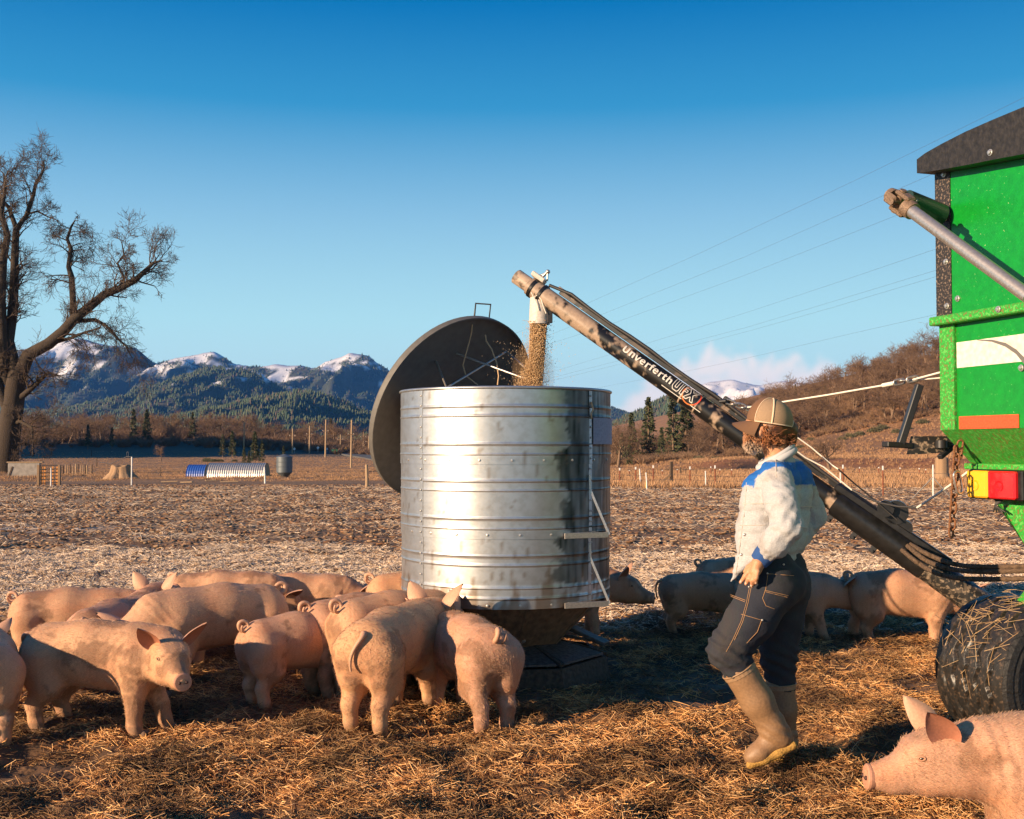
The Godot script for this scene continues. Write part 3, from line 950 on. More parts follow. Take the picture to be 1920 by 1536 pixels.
# ---------------------------------------------------------------- materials
func make_materials() -> void:
	var fine := noise_image(512, 0.02, 5, 31)
	var coarse := noise_image(512, 0.006, 4, 32)
	var grain := noise_image(512, 0.012, 4, 33, 8.0)
	var cells := noise_image(512, 0.03, 2, 34, 1.0, FastNoiseLite.TYPE_CELLULAR)
	var t_fine := ImageTexture.create_from_image(fine)
	var t_cells := ImageTexture.create_from_image(cells)
	var t_grain := ImageTexture.create_from_image(grain)
	var g := func(a: float, b: float): return [[0.15, Color(a, a, a)], [0.85, Color(b, b, b)]]
	var soft: Texture2D = tinted(fine, g.call(0.72, 1.0))
	var strong: Texture2D = tinted(fine, g.call(0.35, 1.0))
	var blot: Texture2D = tinted(coarse, g.call(0.7, 1.0))
	var fibre: Texture2D = tinted(grain, g.call(0.55, 1.0))
	M.soft = soft; M.strong = strong; M.fibre = fibre; M.t_fine = t_fine; M.t_grain = t_grain
	M.ground = vcol(skin(mat(Color(1.15, 1.15, 1.15), 0.95), strong, 0.55, t_fine, 3.0, true))
	M.straw = vcol(mat(Color(1, 1, 1), 0.75))
	M.clod = vcol(mat(Color(1, 1, 1), 0.95))
	M.mountain = vcol(skin(mat(Color(1, 1, 1), 0.95), soft, 0.012))
	M.needle = vcol(mat(Color(1, 1, 1), 0.95))
	M.bark = skin(mat(Color(0.30, 0.195, 0.125), 0.95), strong, 0.8, t_fine, 2.0)
	M.oak_bark = skin(mat(Color(0.075, 0.052, 0.036), 0.95), strong, 0.9, t_fine, 4.0)
	M.oak_twig = mat(Color(0.085, 0.056, 0.038), 0.95)
	M.twig = mat(Color(0.175, 0.105, 0.062), 0.95)
	M.conifer = vcol(mat(Color(0.075, 0.085, 0.036), 0.9))
	M.shrub = vcol(mat(Color(0.13, 0.12, 0.062), 0.9))
	M.wood = skin(mat(Color(0.32, 0.20, 0.115), 0.9), fibre, 3.0, t_grain, 0.5)
	M.dark_wood = skin(mat(Color(0.12, 0.078, 0.05), 0.9), fibre, 3.0, t_grain, 0.5)
	M.pale_wood = skin(mat(Color(0.50, 0.34, 0.20), 0.9), fibre, 2.0, t_grain, 0.5)
	M.rust_post = skin(mat(Color(0.30, 0.10, 0.05), 0.85), soft, 4.0)
	M.white_paint = skin(mat(Color(0.78, 0.76, 0.72), 0.6), soft, 3.0)
	M.yellow_paint = skin(mat(Color(0.62, 0.34, 0.05), 0.6), soft, 3.0)
	M.orange_gate = skin(mat(Color(0.50, 0.19, 0.03), 0.6), soft, 3.0)
	M.black_steel = skin(mat(Color(0.022, 0.022, 0.024), 0.45, 0.0), soft, 5.0)
	M.concrete = skin(mat(Color(0.30, 0.27, 0.24), 0.9), blot, 0.8)
	M.blue_plastic = skin(mat(Color(0.025, 0.10, 0.42), 0.45), soft, 2.0)
	M.hut_metal = skin(mat(Color(0.52, 0.50, 0.47), 0.45, 0.65), soft, 2.0)
	M.far_silo = skin(mat(Color(0.13, 0.15, 0.165), 0.55, 0.4), soft, 2.0)
	M.stump = skin(mat(Color(0.46, 0.29, 0.165), 0.9), fibre, 1.2, t_grain, 2.0)
	M.asphalt = skin(mat(Color(0.10, 0.095, 0.09), 0.9), soft, 1.0)
	M.sign_green = mat(Color(0.02, 0.26, 0.14), 0.5)
	M.sign_white = mat(Color(0.75, 0.75, 0.75), 0.5)
	M.sign_yellow = mat(Color(0.75, 0.36, 0.03), 0.5)
	M.cow = mat(Color(0.02, 0.018, 0.016), 0.8)
	M.wire = mat(Color(0.10, 0.10, 0.11), 0.6, 0.3)
	# galvanised sheet: spangle in the gloss, faint stains in the colour
	var zinc := mat(Color(0.50, 0.51, 0.52), 0.43, 0.85)
	skin(zinc, tinted(noise_image(512, 0.009, 5, 41), [[0.2, Color(0.86, 0.84, 0.81)], [0.5, Color(0.95, 0.95, 0.94)], [0.8, Color(1, 1, 1)]]), 2.6)
	zinc.roughness_texture = tinted(noise_image(512, 0.03, 3, 42), [[0.1, Color(0.7, 0.7, 0.7)], [0.9, Color(1, 1, 1)]])
	zinc.roughness_texture_channel = BaseMaterial3D.TEXTURE_CHANNEL_RED
	M.zinc = zinc
	M.lid = skin(mat(Color(0.15, 0.14, 0.125), 0.6, 0.2), soft, 1.5)
	M.funnel = skin(mat(Color(0.36, 0.215, 0.12), 0.7, 0.1), strong, 1.7, t_fine, 0.4)
	M.trough = skin(mat(Color(0.10, 0.066, 0.042), 0.85), strong, 2.4, t_fine, 1.2)
	M.flap = skin(mat(Color(0.16, 0.135, 0.12), 0.6, 0.35), strong, 2.6, t_fine, 0.5)
	M.bolt = mat(Color(0.55, 0.52, 0.48), 0.4, 0.8)
	M.bright_steel = skin(mat(Color(0.62, 0.56, 0.50), 0.38, 0.8), soft, 5.0)
	M.plate = skin(mat(Color(0.36, 0.37, 0.47), 0.6), soft, 4.0)
	M.twine = mat(Color(0.55, 0.36, 0.20), 0.9)
	M.white_rope = mat(Color(0.72, 0.66, 0.56), 0.85)
	M.black_cable = mat(Color(0.03, 0.028, 0.027), 0.5)
	# auger: black paint under grain dust, which has an outline of its own
	var dust := noise_image(1024, 0.006, 5, 51)
	M.auger = skin(mat(Color(1, 1, 1), 0.33), tinted(dust, [[0.0, Color(0.012, 0.011, 0.011)], [0.62, Color(0.016, 0.015, 0.014)], [0.67, Color(0.13, 0.09, 0.065)], [0.72, Color(0.24, 0.165, 0.115)], [1.0, Color(0.36, 0.26, 0.19)]]), 1.1)
	M.dusty = skin(mat(Color(1, 1, 1), 0.45), tinted(dust, [[0.0, Color(0.05, 0.04, 0.035)], [0.30, Color(0.10, 0.075, 0.055)], [0.40, Color(0.40, 0.29, 0.21)], [1.0, Color(0.50, 0.38, 0.28)]]), 1.6)
	M.black_paint = skin(mat(Color(0.020, 0.019, 0.019), 0.32), strong, 2.0)
	M.black_splash = skin(mat(Color(1, 1, 1), 0.4), tinted(noise_image(512, 0.04, 3, 53), [[0.0, Color(0.018, 0.017, 0.017)], [0.60, Color(0.024, 0.022, 0.02)], [0.66, Color(0.26, 0.19, 0.13)], [1.0, Color(0.42, 0.32, 0.23)]]), 1.4)
	M.spout = skin(mat(Color(0.62, 0.55, 0.48), 0.55), soft, 4.0)
	M.joint = skin(mat(Color(0.36, 0.24, 0.155), 0.5, 0.4), strong, 9.0)
	M.letter = skin(mat(Color(0.74, 0.70, 0.64), 0.6), soft, 8.0)
	M.logo_red = mat(Color(0.60, 0.05, 0.02), 0.5)
	M.logo_orange = mat(Color(0.72, 0.19, 0.05), 0.5)
	M.grain = vcol(mat(Color(1, 1, 1), 0.8))
	# cart: green paint with chips and rust speckle
	var chip := noise_image(1024, 0.055, 3, 61)
	var runs := noise_image(512, 0.014, 5, 65, 1.0)
	runs.resize(512, 128)
	runs.resize(512, 512)
	M.green = skin(mat(Color(1, 1, 1), 0.32), worn(chip, [[0.0, Color(0.003, 0.205, 0.018)], [0.865, Color(0.005, 0.245, 0.024)], [0.885, Color(0.45, 0.42, 0.20)], [1.0, Color(0.55, 0.5, 0.30)]], runs, 0.92, 1.06), 1.0)
	var rustc := noise_image(1024, 0.03, 5, 62)
	M.green_worn = skin(mat(Color(1, 1, 1), 0.5), tinted(rustc, [[0.0, Color(0.17, 0.10, 0.03)], [0.33, Color(0.16, 0.17, 0.035)], [0.38, Color(0.02, 0.27, 0.025)], [0.56, Color(0.025, 0.31, 0.035)], [0.70, Color(0.10, 0.40, 0.07)], [1.0, Color(0.18, 0.45, 0.10)]]), 1.3)
	M.canopy = skin(mat(Color(0.026, 0.022, 0.019), 0.55), strong, 2.2, t_fine, 0.3)
	M.tarp_strip = skin(mat(Color(1, 1, 1), 0.6), tinted(noise_image(512, 0.045, 4, 63), [[0.0, Color(0.016, 0.015, 0.015)], [0.58, Color(0.022, 0.019, 0.018)], [0.66, Color(0.085, 0.06, 0.045)], [0.8, Color(0.20, 0.15, 0.11)], [1.0, Color(0.3, 0.24, 0.18)]]), 2.4)
	M.decal_white = skin(mat(Color(0.76, 0.68, 0.60), 0.55), soft, 2.0)
	M.decal_grey = mat(Color(0.14, 0.13, 0.12), 0.5)
	M.reflector = skin(mat(Color(0.72, 0.10, 0.03), 0.4), soft, 6.0)
	M.amber = mat(Color(0.85, 0.42, 0.02), 0.18)
	M.red_lens = mat(Color(0.62, 0.012, 0.018), 0.18)
	M.rust = skin(mat(Color(0.30, 0.125, 0.05), 0.85), strong, 9.0, t_fine, 0.2)
	M.tyre = skin(mat(Color(0.022, 0.020, 0.019), 0.6), strong, 3.0, t_fine, 0.4)
	M.tyre_tread = skin(mat(Color(1, 1, 1), 0.42), tinted(noise_image(512, 0.02, 4, 64), [[0.0, Color(0.016, 0.015, 0.014)], [0.66, Color(0.022, 0.020, 0.018)], [0.74, Color(0.075, 0.05, 0.033)], [1.0, Color(0.14, 0.09, 0.06)]]), 3.0)
	M.mud = skin(mat(Color(0.16, 0.10, 0.06), 0.95), strong, 4.0, t_fine, 1.0)
	# living things
	var hair := noise_image(1024, 0.02, 3, 71, 8.0)
	var pig := vcol(skin(mat(Color(1, 1, 1), 0.62), tinted(hair, [[0.2, Color(0.55, 0.50, 0.46)], [0.5, Color(0.90, 0.88, 0.86)], [0.8, Color(1.12, 1.10, 1.06)]]), 3.2, ImageTexture.create_from_image(hair), 0.30))
	pig.subsurf_scatter_enabled = true
	pig.subsurf_scatter_strength = 0.12
	M.pig = pig
	var ear := vcol(skin(mat(Color(1, 1, 1), 0.6), soft, 8.0))
	ear.backlight_enabled = true
	ear.backlight = Color(0.35, 0.12, 0.07)
	M.ear = ear
	M.eye = mat(Color(0.015, 0.010, 0.008), 0.12)
	M.nostril = mat(Color(0.05, 0.02, 0.016), 0.7)
	M.hoof = mat(Color(0.20, 0.12, 0.075), 0.8)
	var flesh := skin(mat(Color(0.60, 0.29, 0.15), 0.55), soft, 18.0, t_fine, 0.05)
	flesh.subsurf_scatter_enabled = true
	flesh.subsurf_scatter_strength = 0.1
	M.flesh = flesh
	M.jacket = vcol(skin(mat(Color(1, 1, 1), 0.8), soft, 9.0, t_fine, 0.12))
	M.denim = vcol(skin(mat(Color(1, 1, 1), 0.9), tinted(noise_image(512, 0.05, 4, 81, 3.0), [[0.1, Color(0.45, 0.45, 0.45)], [0.6, Color(0.85, 0.85, 0.85)], [0.9, Color(1.3, 1.2, 1.1)]]), 5.0, t_fine, 0.10))
	M.stitch = mat(Color(0.40, 0.22, 0.10), 0.9)
	M.boot = skin(mat(Color(0.30, 0.17, 0.085), 0.55), soft, 6.0, t_fine, 0.06)
	M.sole = skin(mat(Color(0.58, 0.32, 0.07), 0.8), strong, 8.0, t_fine, 0.2)
	M.cap_brown = skin(mat(Color(0.19, 0.095, 0.045), 0.85), soft, 20.0)
	M.cap_mesh = skin(mat(Color(0.42, 0.28, 0.17), 0.9), tinted(cells, [[0.2, Color(0.45, 0.45, 0.45)], [0.7, Color(1, 1, 1)]]), 22.0)
	M.cap_trim = mat(Color(0.66, 0.48, 0.33), 0.85)
	M.hair = vcol(mat(Color(1, 1, 1), 0.55))
	M.cuff = skin(mat(Color(0.025, 0.085, 0.27), 0.9), soft, 30.0, t_grain, 0.1)

# ---------------------------------------------------------------- far farm things
func stake(called: String, label: String, mt: Material, px: float, top: float, foot: float, w: float, group := "", lean := 0.0, category := "post") -> void:
	var g := G(px, foot)
	var d := -g.z
	var h := (foot - top) * d / FOC
	var o := thing(called, label, category, g, 0.0, group)
	var mb := MB.new()
	var r := maxf(w * d / FOC / 2.0, 0.012)
	if called == "fence_post":
		# steel T section with a white painted tip
		mb.box(Transform3D(Basis.IDENTITY, Vector3(0, h * 0.42 - 0.05, 0)), Vector3(r * 2.0, h * 0.86 + 0.1, r * 0.5))
		mb.box(Transform3D(Basis.IDENTITY, Vector3(0, h * 0.42 - 0.05, r * 0.75)), Vector3(r * 0.5, h * 0.86 + 0.1, r))
		put("shaft", mb, mt, o)
		var tp := MB.new()
		tp.box(Transform3D(Basis.IDENTITY, Vector3(0, h * 0.925, 0.2 * r)), Vector3(r * 2.1, h * 0.15, r * 1.4), r * 0.2)
		put("painted_tip", tp, M.white_paint, o)
	else:
		mb.tube([Vector3(0, -0.05, 0), Vector3(lean * h * 0.5 + 0.01 * h, h * 0.5, 0), Vector3(lean * h, h, 0)], [r * 1.05, r, r * 0.9], 7)
		put("shaft", mb, mt, o)
		var cp := MB.new()
		cp.ball(Vector3(lean * h, h, 0), Vector3(r, r * 0.7, r) * 0.98, 4, 7)
		put("tip", cp, mt, o)

func build_farm() -> void:
	var rg := RandomNumberGenerator.new()
	rg.seed = 40
	# --- fence on the right
	var gp := "rusty fence posts on the right"
	for a in [[1162, 878, 908], [1192, 876, 908], [1225, 873, 908], [1294, 875, 912], [1341, 873, 913], [1581, 872, 920], [1656, 874, 929]]:
		var who := {1162: "just right of the silo", 1192: "second from the silo", 1225: "left of the braced wooden post", 1294: "right of the braced wooden post", 1341: "nearest left of the farmer", 1581: "behind the auger, beside a white stake", 1656: "alone between auger and braced white pole"}
		stake("fence_post", "rusty steel fence post with pale tip, %s" % who[a[0]], M.rust_post, a[0], a[1], a[2], 2.6, gp)
	for a in [[1180, 882, 893], [1242, 882, 893], [1270, 880, 891], [1333, 875, 893], [1350, 880, 894], [1372, 880, 894], [1612, 876, 894], [1648, 876, 892], [1688, 877, 897], [1724, 878, 894], [1736, 880, 893], [1792, 880, 896]]:
		stake("fence_post", "thin far fence post in the second row on the right", M.rust_post, a[0], a[1], a[2], 1.8, "far row of fence posts on the right")
	stake("marker_stake", "white stake leaning left of the yellow one", M.white_paint, 1201, 880, 908, 2.6, "", -0.06)
	stake("marker_stake", "white stake crossing the yellow stake", M.white_paint, 1213, 887, 918, 2.6, "", -0.05)
	stake("marker_stake", "yellow stake leaning against a white one", M.yellow_paint, 1210, 888, 917, 2.4, "", 0.12)
	stake("marker_stake", "white stake with black top left of the farmer", M.white_paint, 1323, 884, 915, 2.4)
	stake("marker_stake", "short white stake beside the rusty post behind the auger", M.white_paint, 1576, 887, 918, 2.8)
	stake("marker_stake", "dark short post far behind the white and black stake", M.dark_wood, 1276, 877, 890, 3.4)
	stake("marker_stake", "dark short post left of the far gate frame", M.dark_wood, 1286, 880, 893, 1.6)
	stake("marker_stake", "dark short post right of the far gate frame", M.dark_wood, 1305, 880, 893, 2.0)
	# braced wooden post
	var g := G(1259, 911)
	var k := -g.z / FOC
	var o := thing("braced_post", "dark wooden corner post with a diagonal brace, right of the silo", "post", g)
	var mb := MB.new()
	mb.box(Transform3D(Basis(Vector3.UP, 0.3), Vector3(0, 22.0 * k, 0)), Vector3(5.5 * k, 46.0 * k, 5.0 * k), 0.4 * k)
	put("post", mb, M.dark_wood, o)
	mb = MB.new()
	mb.bar(Vector3(-2.0 * k, 20.0 * k, 2.0 * k), Vector3(-27.0 * k, 0.5 * k, 4.0 * k), 4.0 * k, 3.0 * k)
	put("brace", mb, M.wood, o)
	# braced white pole
	g = G(1750, 939)
	k = -g.z / FOC
	o = thing("braced_pole", "white fence pole with two grey braces left of the hanging chain", "post", g)
	mb = MB.new()
	mb.tube([Vector3(0, -0.05, 0), Vector3(0.6 * k, 67.0 * k, 0)], 1.5 * k, 7)
	put("pole", mb, M.white_paint, o)
	for s in [-1.0, 1.0]:
		mb = MB.new()
		mb.tube([Vector3(0, 44.0 * k, 0), Vector3((-40.0 if s < 0 else 33.0) * k, 4.0 * k, 2.0 * k)], 1.1 * k, 6)
		put("brace", mb, M.concrete, o)
	# trunk stub behind the bracket
	g = on_ground(1765, 62)
	k = 62.0 / FOC
	o = thing("tree_stub", "pale thick tree trunk cut off, left of the hanging chain", "stump", g)
	mb = MB.new()
	mb.lathe([Vector2(21, -6), Vector2(15, 4), Vector2(12.5, 16), Vector2(12, 44), Vector2(10, 46), Vector2(0, 47)].map(func(q): return q * k), 14)
	put("trunk", mb, M.stump, o)
	# fence wires
	for a in [[1150, 1400, 890, 893], [1150, 1400, 899, 902], [1560, 1800, 884, 888], [1560, 1800, 905, 912]]:
		mb = MB.new()
		var pts := []
		for i in 9:
			var t := i / 8.0
			pts.append(P(lerpf(a[0], a[1], t), lerpf(a[2], a[3], t) + 1.0 * sin(PI * t * 3.0), 46.0))
		mb.tube(pts, 0.006, 4, false)
		tag(put("fence_wire", mb, M.wire), "thin wire strand along the right fence", "wire", "fence wires on the right")
	# --- left: gate, wall, pickets, stump, stand pipe
	g = G(92, 911)
	k = -g.z / FOC
	o = thing("farm_gate", "orange tubular gate with dark rails at the far left", "gate", g)
	for x in [-20.0, 19.0]:
		mb = MB.new()
		mb.box(Transform3D(Basis.IDENTITY, Vector3(x * k, 18.0 * k, 0)), Vector3(5.0 * k, 42.0 * k, 5.0 * k), 0.5 * k)
		put("post", mb, M.wood, o)
	for x in [-14.0, -9.0, 6.0, 14.0]:
		mb = MB.new()
		mb.box(Transform3D(Basis.IDENTITY, Vector3(x * k, 19.0 * k, -1.0 * k)), Vector3(3.2 * k, 33.0 * k, 1.4 * k))
		put("board", mb, M.orange_gate, o)
	for i in 6:
		mb = MB.new()
		mb.tube([Vector3(-17.0 * k, (5.0 + i * 6.4) * k, 1.0 * k), Vector3(17.0 * k, (6.0 + i * 6.4) * k, 1.0 * k)], 0.8 * k, 6)
		put("rail", mb, M.black_steel, o)
	stake("marker_stake", "white stake in front of the orange gate", M.white_paint, 95, 878, 912, 2.4)
	g = G(45, 897)
	k = -g.z / FOC
	o = thing("low_wall", "low grey concrete shed wall left of the orange gate", "wall", g)
	mb = MB.new()
	mb.box(Transform3D(Basis(Vector3.UP, 0.05), Vector3(0, 14.0 * k, 0)), Vector3(58.0 * k, 30.0 * k, 6.0 * k), 0.5 * k)
	put("panel", mb, M.concrete, o)
	mb = MB.new()
	mb.box(Transform3D(Basis(Vector3.UP, 0.05), Vector3(2.0 * k, 30.0 * k, 0)), Vector3(66.0 * k, 2.0 * k, 9.0 * k), 0.4 * k)
	put("capping", mb, M.pale_wood, o)
	mb = MB.new()
	mb.bar(Vector3(-28.0 * k, 0, 5.0 * k), Vector3(-20.0 * k, 22.0 * k, 4.0 * k), 2.5 * k, 2.0 * k)
	put("prop", mb, M.dark_wood, o)
	for i in 13:
		var px := 118.0 + i * 4.6 + rg.randf_range(-1, 1)
		stake("fence_picket", "thin grey picket in the row right of the orange gate", M.pale_wood if i % 3 else M.dark_wood, px, 871 + rg.randf_range(-1, 3), 892, 1.7 if i % 5 else 2.8, "pickets right of the orange gate", rg.randf_range(-0.05, 0.05))
	for a in [[96, 843, 853, "left of two distant posts in the left pasture"], [171, 845, 856, "right of two distant posts in the left pasture"], [161, 877, 891, "dark short post at the end of the pickets"], [181, 859, 876, "thin dark post left of the big stump"], [301, 877, 893, "thin dark stake right of the big stump"]]:
		stake("marker_stake", a[3], M.dark_wood, a[0], a[1], a[2], 1.8)
	stake("marker_stake", "white stake at the right end of the silver hut", M.white_paint, 497, 877, 907, 3.2, "", -0.05)
	stake("wooden_post", "short thick weathered post left of the silo lid", M.pale_wood, 688, 873, 914, 6.0, "", -0.02)
	# stump with root flare
	g = G(227, 900)
	k = -g.z / FOC
	o = thing("tree_stump", "broad pale tree stump with spreading roots in the left field", "stump", g)
	mb = MB.new()
	var seg := 40
	var rings := [[0.0, -3.0], [34.0, -2.0], [27.0, 6.0], [20.0, 14.0], [18.0, 24.0], [17.0, 27.0], [0.0, 25.0]]
	var vs := PackedVector3Array()
	for r in rings:
		for i in seg:
			var a := TAU * i / seg
			var lobes := 1.0 + (0.10 * sin(a * 7.0 + 1.0) + 0.10 * sin(a * 11.0)) * clampf(1.6 - r[1] / 20.0, 0.35, 1.4)
			vs.append(Vector3(cos(a) * r[0] * lobes, r[1] + (2.0 * sin(a * 3.0) if r[1] > 20.0 else 0.0), sin(a) * r[0] * lobes * 0.8) * k)
	var ix := PackedInt32Array()
	for r in rings.size() - 1:
		for i in seg:
			var p := r * seg + i
			var q := r * seg + (i + 1) % seg
			ix.append_array([p, q, q + seg, p, q + seg, p + seg])
	var ns := normals_of(vs, ix)
	put_mesh("stump", array_mesh(vs, ns, PackedColorArray(), ix), M.stump, o)
	# stand pipe with arm in front of the stump
	g = G(246.5, 911)
	k = -g.z / FOC
	o = thing("stand_pipe", "white stand pipe with a bent arm in front of the big stump", "pipe", g)
	mb = MB.new()
	mb.tube([Vector3(0, -0.05, 0), Vector3(0, 54.0 * k, 0)], 1.3 * k, 7)
	put("pipe", mb, M.white_paint, o)
	mb = MB.new()
	mb.tube([Vector3(0, 53.5 * k, 0), Vector3(-9.0 * k, 54.5 * k, 0), Vector3(-40.0 * k, 41.0 * k, -2.0 * k), Vector3(-62.0 * k, 44.0 * k, -4.0 * k)], 0.7 * k, 6)
	put("arm", mb, M.wire, o)
	mb = MB.new()
	var loop := []
	for i in 13: loop.append(Vector3(-8.0 + 1.8 * cos(TAU * i / 12.0), 59.0 + 4.5 * sin(TAU * i / 12.0), 0) * k)
	mb.tube(loop, 0.35 * k, 5, false)
	put("loop", mb, M.wire, o)
	# huts
	for h in [[355, 389, 871, 894, "low blue ribbed pig hut in the left field", M.blue_plastic, 8], [394, 500, 868, 895, "long silver corrugated pig hut beside the blue one", M.hut_metal, 26]]:
		g = G((h[0] + h[1]) / 2.0, h[3])
		k = -g.z / FOC
		o = thing("pig_hut", h[4], "hut", g)
		var ln: float = (h[1] - h[0]) * k
		var ht: float = (h[3] - h[2]) * k
		mb = MB.new()
		var n: int = h[6]
		for i in n * 2:
			var x0 := -ln / 2.0 + ln * i / (n * 2.0)
			var x1 := x0 + ln / (n * 2.0)
			var r0 := ht * (1.0 if i % 2 == 0 else 0.965)
			var r1 := ht * (0.965 if i % 2 == 0 else 1.0)
			for j in 12:
				var a0 := PI * j / 12.0
				var a1 := PI * (j + 1) / 12.0
				mb.facet([Vector3(x0, sin(a0) * r0, cos(a0) * r0 * 1.1), Vector3(x1, sin(a0) * r1, cos(a0) * r1 * 1.1), Vector3(x1, sin(a1) * r1, cos(a1) * r1 * 1.1), Vector3(x0, sin(a1) * r0, cos(a1) * r0 * 1.1)], Vector3((x0 + x1) / 2.0, -0.2, 0))
		put("shell", mb, h[5], o)
		for s in [-1.0, 1.0]:
			mb = MB.new()
			for j in 12:
				var a0 := PI * j / 12.0
				var a1 := PI * (j + 1) / 12.0
				mb.facet([Vector3(s * ln * 0.497, 0, 0), Vector3(s * ln * 0.497, sin(a0) * ht * 0.96, cos(a0) * ht * 1.06), Vector3(s * ln * 0.497, sin(a1) * ht * 0.96, cos(a1) * ht * 1.06)], Vector3.ZERO)
			put("end_wall", mb, M.pale_wood, o)
	# small feeder
	g = G(533, 898)
	k = -g.z / FOC
	o = thing("small_feeder", "small dark feed silo on a funnel foot in the left field", "silo", g)
	mb = MB.new()
	mb.lathe([Vector2(14.8, 12), Vector2(14.8, 22), Vector2(15.2, 22.4), Vector2(14.8, 22.8), Vector2(14.8, 31), Vector2(15.2, 31.4), Vector2(14.8, 31.8), Vector2(14.8, 40)].map(func(q): return q * k), 28)
	put("drum", mb, M.far_silo, o)
	mb = MB.new()
	mb.lathe([Vector2(15.6, 39.6), Vector2(15.2, 41), Vector2(3, 46), Vector2(0, 46.5)].map(func(q): return q * k), 28)
	put("roof", mb, M.far_silo, o)
	mb = MB.new()
	mb.lathe([Vector2(7, 4), Vector2(14.6, 12.2)].map(func(q): return q * k), 24)
	put("funnel", mb, M.far_silo, o)
	mb = MB.new()
	mb.lathe([Vector2(13, -1), Vector2(13.5, 1.5), Vector2(7, 4.5), Vector2(0, 4.5)].map(func(q): return q * k), 16)
	put("trough", mb, M.trough, o)
	# boards lying in the mud
	for a in [[318, 905, 30, 0.1], [350, 906, 24, -0.2], [430, 905, 34, 0.15], [395, 903, 20, 0.4]]:
		g = G(a[0], a[1])
		k = -g.z / FOC
		mb = MB.new()
		mb.box(Transform3D(Basis(Vector3.UP, a[3]) * Basis(Vector3.BACK, 0.03), g + Vector3(0, 0.05, 0)), Vector3(a[2] * k, 0.05, 0.16), 0.008)
		tag(put("plank", mb, M.pale_wood), "weathered plank lying in the mud before the huts", "plank", "planks before the huts")
	# --- road, poles, signs
	mb = MB.new()
	var left := []
	var right := []
	for q in [[566, 849.5, 574, 849.0], [610, 850.5, 622, 849.0], [640, 853, 660, 850.5], [675, 859, 702, 854.5], [715, 868, 750, 861], [770, 880, 830, 868], [860, 902, 960, 880]]:
		left.append(G(q[0], q[1]) + Vector3(0, 0.35, 0))
		right.append(G(q[2], q[3]) + Vector3(0, 0.35, 0))
	for i in left.size() - 1:
		mb.facet([left[i], right[i], right[i + 1], left[i + 1]], Vector3(left[i].x, -50, left[i].z))
		mb.facet([left[i], left[i + 1], left[i + 1] - Vector3(0, 1, 0), left[i] - Vector3(0, 1, 0)], right[i])
		mb.facet([right[i], right[i + 1], right[i + 1] - Vector3(0, 1, 0), right[i] - Vector3(0, 1, 0)], left[i])
	tag(put("road", mb, M.asphalt), "", "", "", "structure")
	for a in [[548, 804, 851, 2.6, "leftmost of the pole row behind the small feeder"], [580, 799, 851, 3.0, "second pole of the row right of the small feeder"], [610, 787, 858, 3.2, "tall pole in the middle of the row left of the silo"], [658, 788, 877, 3.6, "nearest and thickest pole of the row left of the silo"], [638, 815, 846, 2.2, "short far pole right of the nearest pole's left side"], [681, 809, 845, 2.0, "thin far pole on the slope near the silo lid"], [691, 818, 853, 2.4, "short pole closest to the silo lid"], [457, 792, 845, 2.4, "pole standing among the dark conifers"]]:
		g = G(a[0], a[2])
		k = -g.z / FOC
		o = thing("utility_pole", "brown wooden utility pole, %s" % a[4], "pole", g)
		var h: float = (a[2] - a[1]) * k
		mb = MB.new()
		mb.tube([Vector3(0, -0.3, 0), Vector3(0.012 * h, h, 0)], [a[3] * k * 0.55, a[3] * k * 0.42], 8)
		put("pole", mb, M.pale_wood, o)
		mb = MB.new()
		mb.bar(Vector3(-6.0 * k, h * 0.70, 0.2), Vector3(6.5 * k, h * 0.70, 0.2), 0.9 * k, 0.9 * k)
		put("cross_arm", mb, M.wood, o)
		for s in [-5.0, 5.0]:
			mb = MB.new()
			mb.ball(Vector3(s * k, h * 0.70 + 1.0 * k, 0.2), Vector3.ONE * 0.6 * k, 4, 6)
			put("insulator", mb, M.white_paint, o)
	for a in [[596, 840, 2.6, M.sign_white, 0, "white diamond road sign between two poles", 850], [613, 842, 2.0, M.sign_white, 0, "small white road sign just right of the middle pole", 850], [627, 845.5, 5.5, M.sign_green, 1, "green road sign left of the nearest pole", 852], [648, 842, 2.8, M.sign_yellow, 0, "yellow diamond road sign left of the nearest pole", 851], [552, 842, 2.4, M.sign_white, 0, "white road sign right of the leftmost pole", 850]]:
		g = G(a[0], a[6])
		k = -g.z / FOC
		o = thing("road_sign", a[5], "sign", g)
		mb = MB.new()
		var up: float = (a[6] - a[1]) * k
		mb.tube([Vector3(0, -0.2, 0), Vector3(0, up, 0)], 0.3 * k, 6)
		put("post", mb, M.hut_metal, o)
		mb = MB.new()
		if a[4] == 0: mb.box(Transform3D(Basis(Vector3.BACK, PI / 4.0), Vector3(0, up, 0.4 * k)), Vector3(a[2] * 1.6, a[2] * 1.6, 0.2) * k)
		else: mb.box(Transform3D(Basis.IDENTITY, Vector3(0, up, 0.4 * k)), Vector3(a[2] * 2.0, 4.6, 0.2) * k)
		put("panel", mb, a[3], o)
	# the black cow
	g = G(60, 854)
	k = -g.z / FOC
	o = thing("cow", "tiny black cow grazing in the pasture at the far left", "cow", g)
	var b := [[Vector3(-3.5, 5.2, 0), Vector3(2.5, 5.4, 0), 1.9, 1.8], [Vector3(2.5, 5.6, 0), Vector3(4.6, 4.0, 0.2), 1.2, 0.9], [Vector3(4.6, 4.0, 0.2), Vector3(5.6, 2.6, 0.2), 0.9, 0.55]]
	for q in [[-3.4, 0.9], [-3.2, -0.9], [2.2, 0.9], [2.5, -0.9]]: b.append([Vector3(q[0], 4.0, q[1]), Vector3(q[0], 0.0, q[1]), 0.8, 0.35])
	var bones := []
	for q in b: bones.append([q[0] * k, q[1] * k, q[2] * k, q[3] * k])
